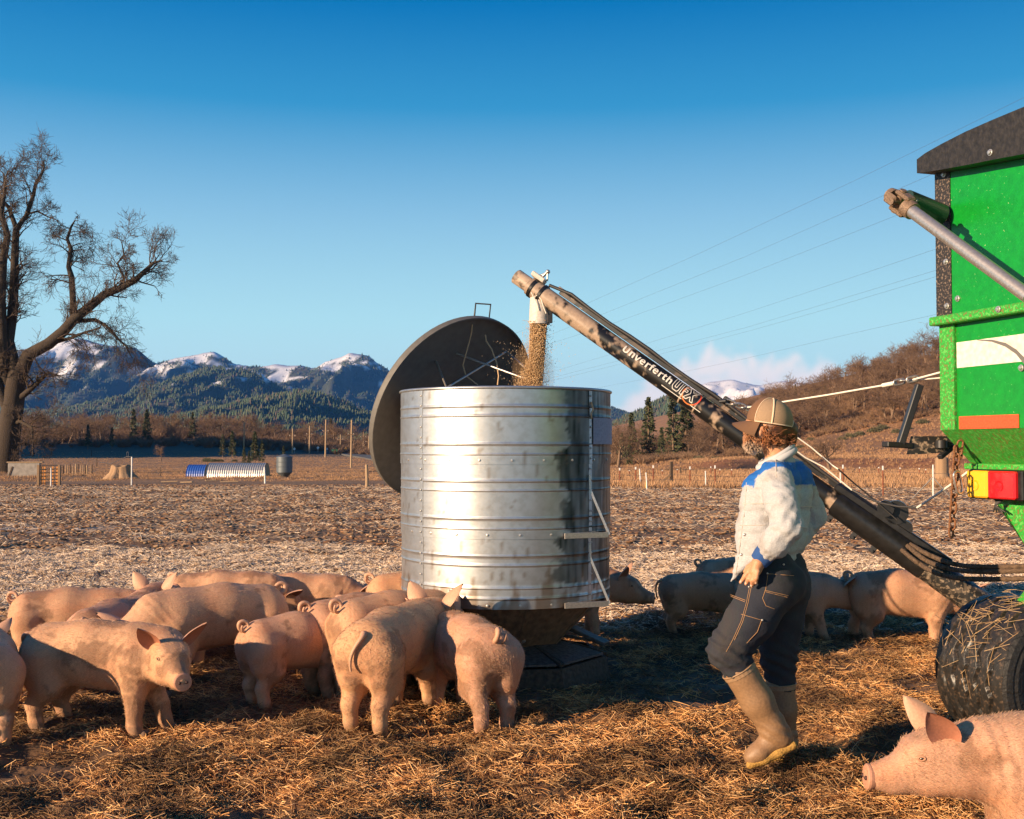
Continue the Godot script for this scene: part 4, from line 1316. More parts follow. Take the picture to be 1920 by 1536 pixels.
	var nt := nets(bones, 0.45 * k, 3.5 / k)
	put_mesh("body", array_mesh(nt.v, normals_of(nt.v, nt.ix), PackedColorArray(), nt.ix), M.cow, o)

func build_lines() -> void:
	# overhead power lines crossing the sky towards the upper right
	var runs := [
		[[800, 690], [1000, 612], [1101, 569], [1301, 480], [1600, 340], [1920, 183], [2200, 40]],
		[[780, 708], [1000, 640], [1128, 590], [1398, 481], [1560, 409], [1734, 333], [2000, 215]],
		[[780, 715], [1000, 655], [1148, 607], [1400, 515], [1560, 452], [1686, 402], [2000, 280]],
		[[900, 735], [1060, 690], [1200, 648], [1400, 586], [1560, 533], [1758, 466], [2000, 385]],
		[[900, 742], [1060, 702], [1220, 661], [1400, 614], [1560, 566], [1758, 506], [2000, 430]],
		[[900, 745], [1060, 708], [1227, 667], [1400, 622], [1560, 577], [1758, 518], [2000, 445]],
		[[960, 760], [1090, 733], [1274, 699], [1400, 672], [1560, 634], [1758, 589], [2000, 530]]]
	var names := ["topmost thin power line crossing the sky to the upper right", "second power line from the top in the right sky", "third power line from the top in the right sky", "middle power line in the right sky", "upper of two close power lines in the right sky", "lower of two close power lines in the right sky", "lowest power line in the right sky above the hill"]
	for i in runs.size():
		var mb := MB.new()
		var pts := []
		for j in runs[i].size():
			pts.append(P(runs[i][j][0], runs[i][j][1], lerpf(190.0, 62.0, j / 6.0) * (1.0 + 0.06 * i)))
		mb.tube(pts, 0.010, 4, false)
		tag(put("power_line", mb, M.wire), names[i], "power line", "power lines in the right sky")

# ---------------------------------------------------------------- the galvanised silo
const SC := Vector3(-0.044, 0.0, -7.77)
const SR := 0.722

func around_silo(deg: float, y: float, off: float) -> Vector3:
	var a := deg_to_rad(deg)
	return Vector3(sin(a) * (SR + off), y, cos(a) * (SR + off))

func sheet_ring(r: float, y0: float, y1: float, beads: Array) -> ArrayMesh:
	var ys := []
	var steps := 26
	for i in steps + 1: ys.append(lerpf(y0, y1, i / float(steps)))
	for b in beads:
		for o in [-0.008, -0.0045, 0.0, 0.0045, 0.008]: ys.append(b + o)
	ys.sort()
	var bulge := func(y: float) -> float:
		var s := 0.0
		for b in beads: s = maxf(s, 0.0030 * cos(clampf((y - b) / 0.008, -1.0, 1.0) * PI / 2.0))
		return s
	var vs := PackedVector3Array()
	var ns := PackedVector3Array()
	var cs := PackedColorArray()
	var ix := PackedInt32Array()
	var seg := 220
	for y in ys:
		for k in seg:
			var deg := 360.0 * k / seg
			var a := deg_to_rad(deg)
			var dent := 0.0016 * N2.get_noise_2d(deg * 3.0, y * 160.0)
			var rr: float = r + bulge.call(y) + dent
			var sl: float = (bulge.call(y + 0.001) - bulge.call(y - 0.001)) / 0.002 + 0.25 * (N2.get_noise_2d(deg * 3.0, y * 160.0 + 1.0) - N2.get_noise_2d(deg * 3.0, y * 160.0)) * 0.1
			var nn := Vector3(sin(a), -sl, cos(a)).normalized()
			vs.append(Vector3(sin(a) * rr, y, cos(a) * rr))
			ns.append(nn)
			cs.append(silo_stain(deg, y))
	for i in ys.size() - 1:
		for k in seg:
			var p := i * seg + k
			var q := i * seg + (k + 1) % seg
			ix.append_array([p, q + seg, q, p, p + seg, q + seg])
	return array_mesh(vs, ns, cs, ix)

# drip-edged stain down one side from the rim, deepened to darken that whole side, and mud splashed up from the foot
func silo_stain(deg: float, y: float) -> Color:
	var c := Color(1, 1, 1)
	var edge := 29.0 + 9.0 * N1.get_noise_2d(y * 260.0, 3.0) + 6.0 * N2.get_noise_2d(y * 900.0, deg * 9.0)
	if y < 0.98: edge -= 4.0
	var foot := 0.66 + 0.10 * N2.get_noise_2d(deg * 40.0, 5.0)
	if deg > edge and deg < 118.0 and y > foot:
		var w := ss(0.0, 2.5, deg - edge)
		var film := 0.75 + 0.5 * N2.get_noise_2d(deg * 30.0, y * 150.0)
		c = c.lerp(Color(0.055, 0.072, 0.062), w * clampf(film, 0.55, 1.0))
	var splash := N2.get_noise_2d(deg * 14.0, y * 260.0 + 70.0) + (0.64 - y) * 2.6
	if splash > 0.02: c = c.lerp(Color(0.52, 0.36, 0.24), clampf((splash - 0.02) * 4.0, 0.0, 0.75))
	var spot := N3.get_noise_2d(deg * 30.0, y * 500.0)
	if spot > 0.42: c = c.lerp(Color(0.5, 0.38, 0.28), clampf((spot - 0.42) * 6.0, 0.0, 0.6))
	return c

func build_silo() -> void:
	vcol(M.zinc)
	var o := thing("feed_silo", "galvanised round pig feed silo with raised ribs, standing open in the middle", "silo", SC)
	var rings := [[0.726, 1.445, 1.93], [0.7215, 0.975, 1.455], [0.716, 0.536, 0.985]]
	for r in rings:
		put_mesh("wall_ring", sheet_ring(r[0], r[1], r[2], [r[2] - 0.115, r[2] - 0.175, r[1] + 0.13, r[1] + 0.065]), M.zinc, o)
	var mb := MB.new()
	var rim := []
	for i in 65: rim.append(Vector3(sin(TAU * i / 64.0), 0, cos(TAU * i / 64.0)) * 0.727 + Vector3(0, 1.932, 0))
	mb.tube(rim, 0.010, 8, false)
	put("rim", mb, M.zinc, o)
	mb = MB.new()
	mb.lathe([Vector2(0.707, 0.54), Vector2(0.712, 1.93)], 96)
	put("inner_wall", mb, M.lid, o)
	# vertical laps with bolts
	var bolt := MB.new()
	bolt.lathe([Vector2(0.011, 0.0), Vector2(0.011, 0.003), Vector2(0.007, 0.004), Vector2(0.007, 0.008), Vector2(0.0, 0.009)], 8)
	var bolt_mesh := bolt.mesh()
	var fix := func(deg: float, y: float, off: float, s: float):
		var b := put_mesh("bolt", bolt_mesh, M.bolt, o)
		var a := deg_to_rad(deg)
		var n := Vector3(sin(a), 0, cos(a))
		b.transform = Transform3D(Basis(n.cross(Vector3.UP), n, Vector3.UP) * Basis.from_scale(Vector3.ONE * s), around_silo(deg, y, off))
	for lap in [-49.0, 50.0, 170.0]:
		for r in rings:
			mb = MB.new()
			mb.lathe([Vector2(r[0] + 0.002, r[1] + 0.002), Vector2(r[0] + 0.002, r[2] - 0.002)], 4, Transform3D.IDENTITY, deg_to_rad(90.0 - lap - 1.3), deg_to_rad(90.0 - lap + 1.3))
			put("lap_strip", mb, M.zinc, o)
	for lap in [-49.0, 50.0]:
		var y := 1.89
		while y > 0.56:
			fix.call(lap, y, 0.008, 0.62)
			y -= 0.068
	for y in [1.472, 1.002, 0.560]:
		for i in 9: fix.call(-62.0 + i * 16.4 + (4.0 if y < 1.2 else 0.0), y, 0.0035 if y > 1.2 else 0.0, 0.8)
	# steps
	for y in [0.99, 0.548]:
		mb = MB.new()
		mb.bar(around_silo(31.0, y, 0.012), around_silo(52.0, y, 0.12), 0.036, 0.006, Vector3.UP, 0.001)
		mb.bar(around_silo(52.0, y, 0.12), around_silo(70.0, y, 0.012), 0.036, 0.006, Vector3.UP, 0.001)
		mb.bar(around_silo(34.0, y + 0.015, 0.01), around_silo(66.0, y + 0.015, 0.02), 0.004, 0.03, Vector3.UP)
		put("step", mb, M.bright_steel, o)
		mb = MB.new()
		mb.bar(around_silo(48.5, y + 0.385, 0.012), around_silo(48.5, y + 0.29, 0.014), 0.014, 0.008, Vector3.RIGHT, 0.001)
		mb.bar(around_silo(48.5, y + 0.29, 0.014), around_silo(52.5, y + 0.0, 0.125), 0.016, 0.009, Vector3.RIGHT, 0.001)
		put("step_brace", mb, M.bright_steel, o)
	# name plate
	mb = MB.new()
	mb.lathe([Vector2(0.7345, 1.575), Vector2(0.7345, 1.748)], 12, Transform3D.IDENTITY, deg_to_rad(90.0 - 86.0), deg_to_rad(90.0 - 51.5))
	mb.lathe([Vector2(0.7345, 1.748), Vector2(0.727, 1.749)], 12, Transform3D.IDENTITY, deg_to_rad(90.0 - 86.0), deg_to_rad(90.0 - 51.5))
	tag(put("plate", mb, M.plate, o), "plain bluish grey plate on the silo's shaded side")
	# wire tie hanging from the bolts
	mb = MB.new()
	mb.tube([around_silo(50.0, 1.85, 0.01), around_silo(50.6, 1.80, 0.022), around_silo(49.4, 1.775, 0.014), around_silo(50.2, 1.74, 0.012)], 0.006, 6)
	put("wire_tie", mb, M.twine, o)
	# funnel with flat panels
	for i in 8:
		var a0 := deg_to_rad(i * 45.0 + 12.0)
		var a1 := a0 + PI / 4.0
		mb = MB.new()
		var top := []
		for j in 6:
			var a := lerpf(a0, a1, j / 5.0)
			top.append(Vector3(sin(a), 0, cos(a)) * 0.700 + Vector3(0, 0.555, 0))
		var b0 := Vector3(sin(a0), 0, cos(a0)) * 0.36 + Vector3(0, 0.20, 0)
		var b1 := Vector3(sin(a1), 0, cos(a1)) * 0.36 + Vector3(0, 0.20, 0)
		for j in 5:
			mb.facet([top[j], top[j + 1], b0.lerp(b1, (j + 1) / 5.0), b0.lerp(b1, j / 5.0)], Vector3(0, 0.8, 0))
		put("funnel_panel", mb, M.funnel, o)
		mb = MB.new()
		mb.bar(top[0] * 0.99, b0 * 1.01, 0.012, 0.018, Vector3(sin(a0), 0, cos(a0)))
		put("funnel_seam", mb, M.funnel, o)
	# trough ring with hinged flaps
	for i in 8:
		var a0 := deg_to_rad(i * 45.0 - 14.0)
		var a1 := a0 + PI / 4.0
		var e0 := Vector3(sin(a0), 0, cos(a0))
		var e1 := Vector3(sin(a1), 0, cos(a1))
		mb = MB.new()
		mb.facet([e0 * 0.73, e1 * 0.73, e1 * 0.70 + Vector3(0, 0.145, 0), e0 * 0.70 + Vector3(0, 0.145, 0)], Vector3.ZERO)
		mb.facet([e0 * 0.70 + Vector3(0, 0.145, 0), e1 * 0.70 + Vector3(0, 0.145, 0), e1 * 0.672 + Vector3(0, 0.145, 0), e0 * 0.672 + Vector3(0, 0.145, 0)], Vector3.ZERO)
		mb.facet([e0 * 0.672 + Vector3(0, 0.145, 0), e1 * 0.672 + Vector3(0, 0.145, 0), e1 * 0.64, e0 * 0.64], (e0 + e1) * 0.6)
		put("trough_side", mb, M.trough, o)
		mb = MB.new()
		mb.bar(e0 * 0.35 + Vector3(0, 0.245, 0), e0 * 0.705 + Vector3(0, 0.165, 0), 0.022, 0.030, Vector3.UP, 0.003)
		put("divider", mb, M.trough, o)
		if i == 2: continue
		var f := e0.lerp(e1, 0.06).normalized()
		var g := e0.lerp(e1, 0.94).normalized()
		var inn := 0.365
		var out := 0.685
		var up := 0.008
		mb = MB.new()
		var c := [f * inn + Vector3(0, 0.243 + up, 0), g * inn + Vector3(0, 0.243 + up, 0), g * out + Vector3(0, 0.168 + up, 0), f * out + Vector3(0, 0.168 + up, 0)]
		var mid: Vector3 = (c[0] + c[1] + c[2] + c[3]) / 4.0 - Vector3(0, 0.01, 0)
		mb.facet(c, mid)
		for j in 4: mb.facet([c[j], c[(j + 1) % 4], c[(j + 1) % 4] - Vector3(0, 0.014, 0), c[j] - Vector3(0, 0.014, 0)], mid)
		put("flap", mb, M.flap, o)
	# the flap that stands up on its hinge
	mb = MB.new()
	var hx := deg_to_rad(94.0)
	var hv := Vector3(sin(hx), 0, cos(hx))
	mb.box(Transform3D(Basis(Vector3(0.84, -0.33, 0.42).normalized(), Vector3(0.3, 0.92, 0.1).normalized(), Vector3(-0.44, 0.0, 0.88).normalized()).orthonormalized(), hv * 0.52 + Vector3(0.02, 0.285, 0.12)), Vector3(0.34, 0.025, 0.13), 0.005)
	tag(put("flap", mb, M.flap, o), "raised flap on the right of the trough")
	mb = MB.new()
	mb.bar(Vector3(-0.02, 0.27, 0.42), Vector3(0.10, 0.30, 0.40), 0.03, 0.02, Vector3.UP, 0.004)
	mb.ball(Vector3(0.115, 0.30, 0.41), Vector3(0.022, 0.026, 0.02), 5, 8)
	put("latch", mb, M.bright_steel, o)
	# lid, swung open behind
	var n := Vector3(0.645, -0.435, 0.63).normalized()
	var ld := P(847, 766, 8.42) - SC
	var yv := -n
	var xv := Vector3.UP.cross(yv).normalized()
	var xf := Transform3D(Basis(xv, yv, xv.cross(yv)), ld)
	mb = MB.new()
	mb.lathe([Vector2(0.735, -0.045), Vector2(0.745, -0.045), Vector2(0.745, 0.0), Vector2(0.74, 0.012), Vector2(0.12, 0.14), Vector2(0.0, 0.145)], 72, xf)
	mb.lathe([Vector2(0.0, 0.139), Vector2(0.12, 0.134), Vector2(0.735, 0.006), Vector2(0.735, -0.045)], 72, xf)
	var lid := put("lid", mb, M.lid, o)
	mb = MB.new()
	var h := []
	for q in [[889, 597], [892, 569], [920, 571], [917, 598], [889, 597]]: h.append(P(q[0], q[1], 8.62) - SC)
	mb.tube(h, 0.008, 6)
	put("handle", mb, M.black_steel, lid)
	for q in [[[805, 645, 8.40], [838, 729, 7.9]], [[806, 645, 8.40], [990, 712, 8.05]], [[838, 727, 8.0], [950, 659, 8.45]], [[950, 660, 8.42], [985, 690, 8.25]]]:
		mb = MB.new()
		mb.tube([P(q[0][0], q[0][1], q[0][2]) - SC, P(q[1][0], q[1][1], q[1][2]) - SC], 0.008, 7)
		put("stay_rod", mb, M.bright_steel, lid)
	for q in [[[886, 602], [884, 625], [876, 655], [868, 685], [874, 705], [896, 722]], [[910, 628], [912, 640], [922, 655], [931, 680], [935, 705], [933, 722]]]:
		mb = MB.new()
		var pts := []
		for p in q: pts.append(P(p[0], p[1], 8.20) - SC)
		mb.tube(pts, 0.005, 5)
		put("twine", mb, M.twine, lid)

# ---------------------------------------------------------------- the auger
var A0 := Vector3.ZERO
var A1 := Vector3.ZERO
const AR := 0.064

func auger_at(t: float, up := 0.0, side := 0.0) -> Vector3:
	var x := (A1 - A0).normalized()
	var z := x.cross(Vector3.UP).normalized()   # towards the camera's far side is -z
	var y := z.cross(x).normalized()
	return A0 + (A1 - A0) * t + y * up - z * side

# bends a flat mark (x along the tube, y round it) onto the auger
func wrap_mark(mesh_arrays: Array, from: float, around: float, lift: float) -> ArrayMesh:
	var ax := (A1 - A0).normalized()
	var z := -ax.cross(Vector3.UP).normalized()
	if z.z < 0.0: z = -z
	var y := z.cross(ax).normalized()
	if y.y < 0.0: y = -y
	var tris := []
	var v: PackedVector3Array = mesh_arrays[Mesh.ARRAY_VERTEX]
	var ix: PackedInt32Array = mesh_arrays[Mesh.ARRAY_INDEX]
	for i in range(0, ix.size(), 3): tris.append([v[ix[i]], v[ix[i + 1]], v[ix[i + 2]]])
	for pass_ in 3:
		var next := []
		for t in tris:
			if maxf(absf(t[0].y - t[1].y), maxf(absf(t[1].y - t[2].y), absf(t[0].y - t[2].y))) < 0.014:
				next.append(t)
				continue
			var a: Vector3 = (t[0] + t[1]) / 2.0
			var b: Vector3 = (t[1] + t[2]) / 2.0
			var c: Vector3 = (t[2] + t[0]) / 2.0
			next.append_array([[t[0], a, c], [a, t[1], b], [c, b, t[2]], [a, b, c]])
		tris = next
	var mb := MB.new()
	var origin := A0 + ax * from
	for t in tris:
		var q := []
		for p in t:
			var an: float = around + p.y / AR
			q.append(origin + ax * p.x + (z * cos(an) + y * sin(an)) * (AR + lift + p.z))
		if (q[1] - q[0]).cross(q[2] - q[0]).length_squared() < 1e-16: continue
		mb.facet(q, origin + ax * t[0].x)
	return mb.mesh()

func stroke(mb: MB, pts: Array, w: float) -> void:
	for i in pts.size() - 1:
		var a := Vector3(pts[i][0], pts[i][1], 0)
		var b := Vector3(pts[i + 1][0], pts[i + 1][1], 0)
		var s := (b - a).normalized().cross(Vector3.BACK) * w / 2.0
		mb.facet([a - s, b - s, b + s, a + s], Vector3(0, 0, -1))

func build_auger() -> void:
	A0 = P(985, 530, 7.65)
	A1 = P(1832, 1130, 6.70)
	var ax := (A1 - A0).normalized()
	var total := A0.distance_to(A1)
	var o := thing("auger", "long dusty black unloading auger tube slanting from the cart up over the silo", "auger", Vector3.ZERO)
	var mb := MB.new()
	var line := []
	for i in 421: line.append(auger_at(lerpf(0.012, 0.74, i / 420.0)))
	mb.tube(line, AR, 44)
	# black paint under grain dust, caked thickest near the head
	for i in mb.v.size():
		var p := mb.v[i]
		var t := (p - A0).dot(ax) / total
		var k := 0.75 * N3.get_noise_3d(p.x * 330.0, p.y * 330.0, p.z * 330.0) + 0.45 * N2.get_noise_3d(p.x * 1500.0, p.y * 1500.0, p.z * 1500.0) + 0.34 - t * 1.5
		if t > 0.45: k = 0.75 * N3.get_noise_3d(p.x * 330.0, p.y * 330.0, p.z * 330.0) + 0.45 * N2.get_noise_3d(p.x * 1500.0, p.y * 1500.0, p.z * 1500.0) - 0.27
		var c := Color(0.015, 0.014, 0.013).lerp(Color(0.40, 0.29, 0.205), clampf(k * 5.0 + 0.1, 0.0, 1.0))
		mb.c[i] = c
	put("tube", mb, vcol(skin(mat(Color(1, 1, 1), 0.34), M.soft, 3.0)), o)
	mb = MB.new()
	mb.tube([A0 - ax * 0.085, A0 - ax * 0.08, auger_at(0.02)], [0.046, 0.052, 0.052], 28)
	put("end_cap", mb, M.dusty, o)
	for t in [0.018, 0.040]:
		mb = MB.new()
		mb.tube([auger_at(t), auger_at(t + 0.006)], AR + 0.007, 32)
		put("collar", mb, M.black_paint, o)
	for t in [0.382, 0.415]:
		mb = MB.new()
		mb.tube([auger_at(t), auger_at(t + 0.003)], AR + 0.002, 32)
		put("seam", mb, M.dusty, o)
	# channel and pipe along the top
	mb = MB.new()
	mb.bar(auger_at(0.07, AR + 0.020, 0.012), auger_at(0.80, AR + 0.020, 0.012), 0.030, 0.034, Vector3.UP, 0.004)
	put("channel", mb, M.auger, o)
	mb = MB.new()
	var hp := []
	for i in 17:
		var t := 0.045 + 0.76 * i / 16.0
		hp.append(auger_at(t, AR + 0.046 + 0.006 * sin(i * 1.7) - (0.03 if i == 0 else 0.0), -0.008 + 0.006 * sin(i * 2.3)))
	mb.tube(hp, 0.011, 8)
	put("hydraulic_hose", mb, M.black_cable, o)
	mb = MB.new()
	hp = []
	for i in 17:
		var t := 0.06 + 0.76 * i / 16.0
		hp.append(auger_at(t, AR + 0.038 + 0.004 * sin(i * 1.1), 0.034))
	mb.tube(hp, 0.010, 8)
	put("hydraulic_hose", mb, M.dusty, o)
	# motor fittings at the head
	mb = MB.new()
	mb.box(Transform3D(Basis(ax, ax.cross(Vector3.BACK), Vector3.BACK).orthonormalized(), auger_at(0.018, AR + 0.016)), Vector3(0.11, 0.032, 0.07), 0.006)
	put("head_block", mb, M.spout, o)
	mb = MB.new()
	mb.tube([auger_at(0.022, AR + 0.02), auger_at(0.026, AR + 0.085)], 0.011, 8)
	mb.tube([auger_at(0.015, AR + 0.025), auger_at(0.027, AR + 0.075)], 0.007, 8)
	mb.tube([auger_at(0.036, AR + 0.03), auger_at(0.027, AR + 0.08)], 0.007, 8)
	mb.ball(auger_at(0.0265, AR + 0.085), Vector3.ONE * 0.016, 5, 8)
	put("fitting", mb, M.bright_steel, o)
	# spout
	var s0 := P(1013, 556, 7.63)
	var s1 := P(1013, 608, 7.63)
	mb = MB.new()
	mb.tube([Vector3(s0.x, s0.y + 0.02, s0.z), Vector3(s1.x - 0.006, s1.y, s1.z)], [0.068, 0.072], 32, false)
	mb.tube([Vector3(s1.x - 0.006, s1.y, s1.z), Vector3(s0.x, s0.y + 0.02, s0.z)], [0.066, 0.062], 32, false)
	put("spout", mb, M.spout, o)
	mb = MB.new()
	mb.box(Transform3D(Basis.IDENTITY, P(1031, 594, 7.58)), Vector3(0.036, 0.085, 0.03), 0.003)
	put("spout_flap", mb, M.black_steel, o)
	for q in [[[1002, 557], [1008, 553], [1015, 562], [1019, 575], [1024, 588]], [[996, 548], [1002, 560], [1007, 570], [1010, 582]]]:
		mb = MB.new()
		var pts := []
		for p in q: pts.append(P(p[0], p[1], 7.552))
		mb.tube(pts, 0.004, 5)
		put("twine", mb, M.white_rope, o)
	# sleeve, hinge and intake at the low end
	mb = MB.new()
	mb.tube([auger_at(0.715), auger_at(0.72), auger_at(0.90), auger_at(0.905)], [0.066, 0.084, 0.088, 0.07], 32)
	put("sleeve", mb, M.black_paint, o)
	mb = MB.new()
	mb.tube([auger_at(0.885), auger_at(0.90), auger_at(1.02)], [0.06, 0.082, 0.088], 30)
	put("intake", mb, M.black_splash, o)
	mb = MB.new()
	mb.bar(auger_at(0.70, 0.085), auger_at(0.93, 0.10), 0.05, 0.09, Vector3.UP, 0.01)
	put("hinge_plate", mb, M.black_paint, o)
	for t in [0.725, 0.775, 0.815]:
		mb = MB.new()
		mb.bar(auger_at(t, -0.08), auger_at(t, -0.125), 0.035, 0.02, ax, 0.003)
		mb.tube([auger_at(t, -0.112, 0.03), auger_at(t, -0.112, -0.03)], 0.008, 8)
		put("lug", mb, M.black_steel, o)
	mb = MB.new()
	mb.tube([auger_at(0.808, 0.165, -0.045), auger_at(0.808, 0.165, 0.05)], 0.072, 26)
	mb.tube([auger_at(0.835, 0.115, -0.04), auger_at(0.835, 0.115, 0.055)], 0.048, 20)
	mb.tube([auger_at(0.79, 0.15, -0.09), auger_at(0.79, 0.15, -0.045)], 0.05, 20)
	for q in [[0.80, 0.19], [0.815, 0.185], [0.796, 0.155], [0.838, 0.10]]: mb.tube([auger_at(q[0], q[1], 0.04), auger_at(q[0], q[1], 0.066)], 0.008, 8)
	put("winch", mb, M.black_paint, o)
	mb = MB.new()
	mb.box(Transform3D(Basis(ax, Vector3.UP, ax.cross(Vector3.UP)).orthonormalized(), P(1362, 752, 7.06)), Vector3(0.05, 0.05, 0.03), 0.006)
	mb.tube([P(1362, 752, 7.02), P(1350, 753, 7.05)], 0.012, 8)
	put("rope_lug", mb, M.black_steel, o)
	# brown hoses leaving the low end
	for q in [[[1700, 1022], [1735, 1050], [1775, 1065], [1830, 1072], [1930, 1070]], [[1690, 1030], [1722, 1056], [1765, 1078], [1825, 1086], [1930, 1085]], [[1705, 1020], [1745, 1042], [1790, 1058], [1840, 1063], [1930, 1062]]]:
		mb = MB.new()
		var c := Curve3D.new()
		for i in q.size():
			var t: float = i / 4.0
			var p := P(q[i][0], q[i][1], lerpf(6.72, 5.9, t))
			var e := P(q[mini(i + 1, 4)][0], q[mini(i + 1, 4)][1], 6.5) - P(q[maxi(i - 1, 0)][0], q[maxi(i - 1, 0)][1], 6.5)
			c.add_point(p, -e / 6.0, e / 6.0)
		mb.tube(Array(c.tessellate(4, 3)), 0.014, 9)
		put("hose", mb, M.mud, o)
	mb = MB.new()
	var tie := []
	for i in 9: tie.append(P(1842 + 3.0 * cos(TAU * i / 8.0), 1074 + 14.0 * sin(TAU * i / 8.0), 6.24 + 0.03 * cos(TAU * i / 8.0)))
	mb.tube(tie, 0.004, 5, false)
	put("zip_tie", mb, M.white_rope, o)
	# lettering and mark
	var tm := TextMesh.new()
	var font := SystemFont.new()
	font.font_names = PackedStringArray(["Droid Sans"])
	font.font_weight = 700
	tm.font = font
	tm.text = "Unverferth"
	tm.font_size = 32
	tm.pixel_size = 0.0019
	tm.depth = 0.0012
	tm.horizontal_alignment = HORIZONTAL_ALIGNMENT_LEFT
	tm.vertical_alignment = VERTICAL_ALIGNMENT_CENTER
	tm.curve_step = 1.0
	var arrays := tm.get_mesh_arrays()
	var tv: PackedVector3Array = arrays[Mesh.ARRAY_VERTEX]
	var wide := 0.001
	for p in tv: wide = maxf(wide, p.x)
	var span := P(1260, 716, 7.32).distance_to(P(1168, 654, 7.43))
	for i in tv.size(): tv[i] = Vector3(tv[i].x * span / wide, tv[i].y * 1.05, tv[i].z)
	arrays[Mesh.ARRAY_VERTEX] = tv
	var at := (P(1168, 660, 7.43) - A0).dot(ax)
	tag(put_mesh("lettering", wrap_mark(arrays, at, 0.45, 0.0022), M.letter, o), "white lettering on the auger tube")
	var mark := MB.new()
	# outlined initials
	stroke(mark, [[0.0, 0.05], [0.0, -0.012], [0.012, -0.03], [0.045, -0.03], [0.052, -0.018], [0.052, 0.05], [0.034, 0.05], [0.034, -0.01], [0.018, -0.01], [0.018, 0.05], [0.0, 0.05]], 0.0045)
	stroke(mark, [[0.066, -0.03], [0.066, 0.05], [0.112, 0.05], [0.112, 0.032], [0.084, 0.032], [0.084, 0.016], [0.106, 0.016], [0.106, 0.002], [0.084, 0.002], [0.084, -0.03], [0.066, -0.03]], 0.0045)
	stroke(mark, [[0.10, -0.034], [0.128, 0.01], [0.112, 0.05], [0.13, 0.05], [0.141, 0.026], [0.158, 0.05], [0.178, 0.05], [0.150, 0.008], [0.172, -0.034], [0.152, -0.034], [0.140, -0.008], [0.122, -0.034], [0.10, -0.034]], 0.0045)
	var a2 := []
	a2.resize(Mesh.ARRAY_MAX)
	a2[Mesh.ARRAY_VERTEX] = mark.v
	a2[Mesh.ARRAY_INDEX] = mark.ix
	var at2 := (P(1264, 726, 7.33) - A0).dot(ax)
	tag(put_mesh("logo_outline", wrap_mark(a2, at2, 0.40, 0.003), M.letter, o), "white outlined initials after the lettering")
	for part in [[-0.25, 0.55, M.logo_red, "logo_arc"], [0.55, 1.75, M.logo_orange, "logo_arc"]]:
		mark = MB.new()
		var pts := []
		for i in 15:
			var an: float = PI * lerpf(part[0], part[1], i / 14.0)
			pts.append([0.142 + 0.062 * cos(an), 0.006 + 0.062 * sin(an)])
		stroke(mark, pts, 0.008)
		a2[Mesh.ARRAY_VERTEX] = mark.v
		a2[Mesh.ARRAY_INDEX] = mark.ix
		put_mesh(part[3], wrap_mark(a2, at2, 0.40, 0.0022), part[2], o)
	mark = MB.new()
	stroke(mark, [[-0.06, -0.052], [0.10, -0.052]], 0.005)
	stroke(mark, [[0.17, -0.052], [0.25, -0.052]], 0.005)
	a2[Mesh.ARRAY_VERTEX] = mark.v
	a2[Mesh.ARRAY_INDEX] = mark.ix
	put_mesh("logo_line", wrap_mark(a2, at2, 0.40, 0.0022), M.letter, o)
	# falling grain
	var rg := RandomNumberGenerator.new()
	rg.seed = 14
	var ker := MB.new()
	ker.ball(Vector3.ZERO, Vector3(0.0045, 0.0075, 0.0045), 3, 5)
	var list := []
	for i in 34000:
		var t := rg.randf()
		var spread := rg.randfn(0.0, 1.0)
		var stray := rg.randf() < 0.10 + 0.12 * t
		var wpx := lerpf(13.0, 11.0, t) * (1.9 if stray else 1.0)
		var px := lerpf(1010.0, 1003.0, t) + clampf(spread, -2.3, 2.3) * wpx * 0.52
		if t > 0.55 and rg.randf() < 0.45: px -= absf(rg.randfn(0.0, 26.0)) * (t - 0.4)
		var p := P(px, lerpf(600.0, 737.0, t), 7.63 + clampf(rg.randfn(0.0, 0.03), -0.065, 0.065))
		var b := Basis(Vector3(rg.randf_range(-1, 1), rg.randf_range(-1, 1), rg.randf_range(-1, 1)).normalized(), rg.randf() * TAU) * Basis.from_scale(Vector3.ONE * rg.randf_range(0.4, 0.8) * (0.6 if stray else 1.0))
		list.append([Transform3D(b, p), Color(0.50, 0.29, 0.13).lerp(Color(0.66, 0.46, 0.25), rg.randf()) * rg.randf_range(0.7, 1.15)])
	for i in 700:
		var p := P(rg.randfn(1005, 30.0), rg.randf_range(640.0, 732.0), 7.63 + rg.randfn(0.0, 0.06))
		list.append([Transform3D(Basis.from_scale(Vector3.ONE * rg.randf_range(0.2, 0.5)), p), Color(0.6, 0.44, 0.28)])
	scatter("falling_grain", "stream of golden grain falling from the auger spout into the silo", "grain", ker.mesh(), M.grain, list)
	var dust := FogVolume.new()
	dust.name = "grain_dust"
	dust.shape = RenderingServer.FOG_VOLUME_SHAPE_ELLIPSOID
	dust.size = Vector3(0.30, 0.46, 0.26)
	dust.position = P(1000, 700, 7.63)
	var dm := FogMaterial.new()
	dm.density = 1.8
	dm.albedo = Color(0.86, 0.70, 0.52)
	dust.material = dm
	add_child(dust)
	tag(dust, "thin tan dust hanging round the falling grain above the silo", "dust", "", "stuff")
	var heap := MB.new()
	heap.lathe([Vector2(0.70, 1.50), Vector2(0.45, 1.60), Vector2(0.15, 1.76), Vector2(0.0, 1.80)].map(func(q): return q), 40, Transform3D(Basis.IDENTITY, SC))
	tag(put("grain_heap", heap, M.straw), "golden grain filling the inside of the silo below its rim", "grain")

func link_pts(len_: float, r: float) -> Array:
	var pts := []
	for i in 17:
		var a := TAU * i / 16.0
		pts.append(Vector3(cos(a) * r, sin(a) * r + (len_ / 2.0 - r) * signf(sin(a)) * (1.0 if absf(sin(a)) > 0.2 else absf(sin(a)) * 5.0), 0))
	return pts

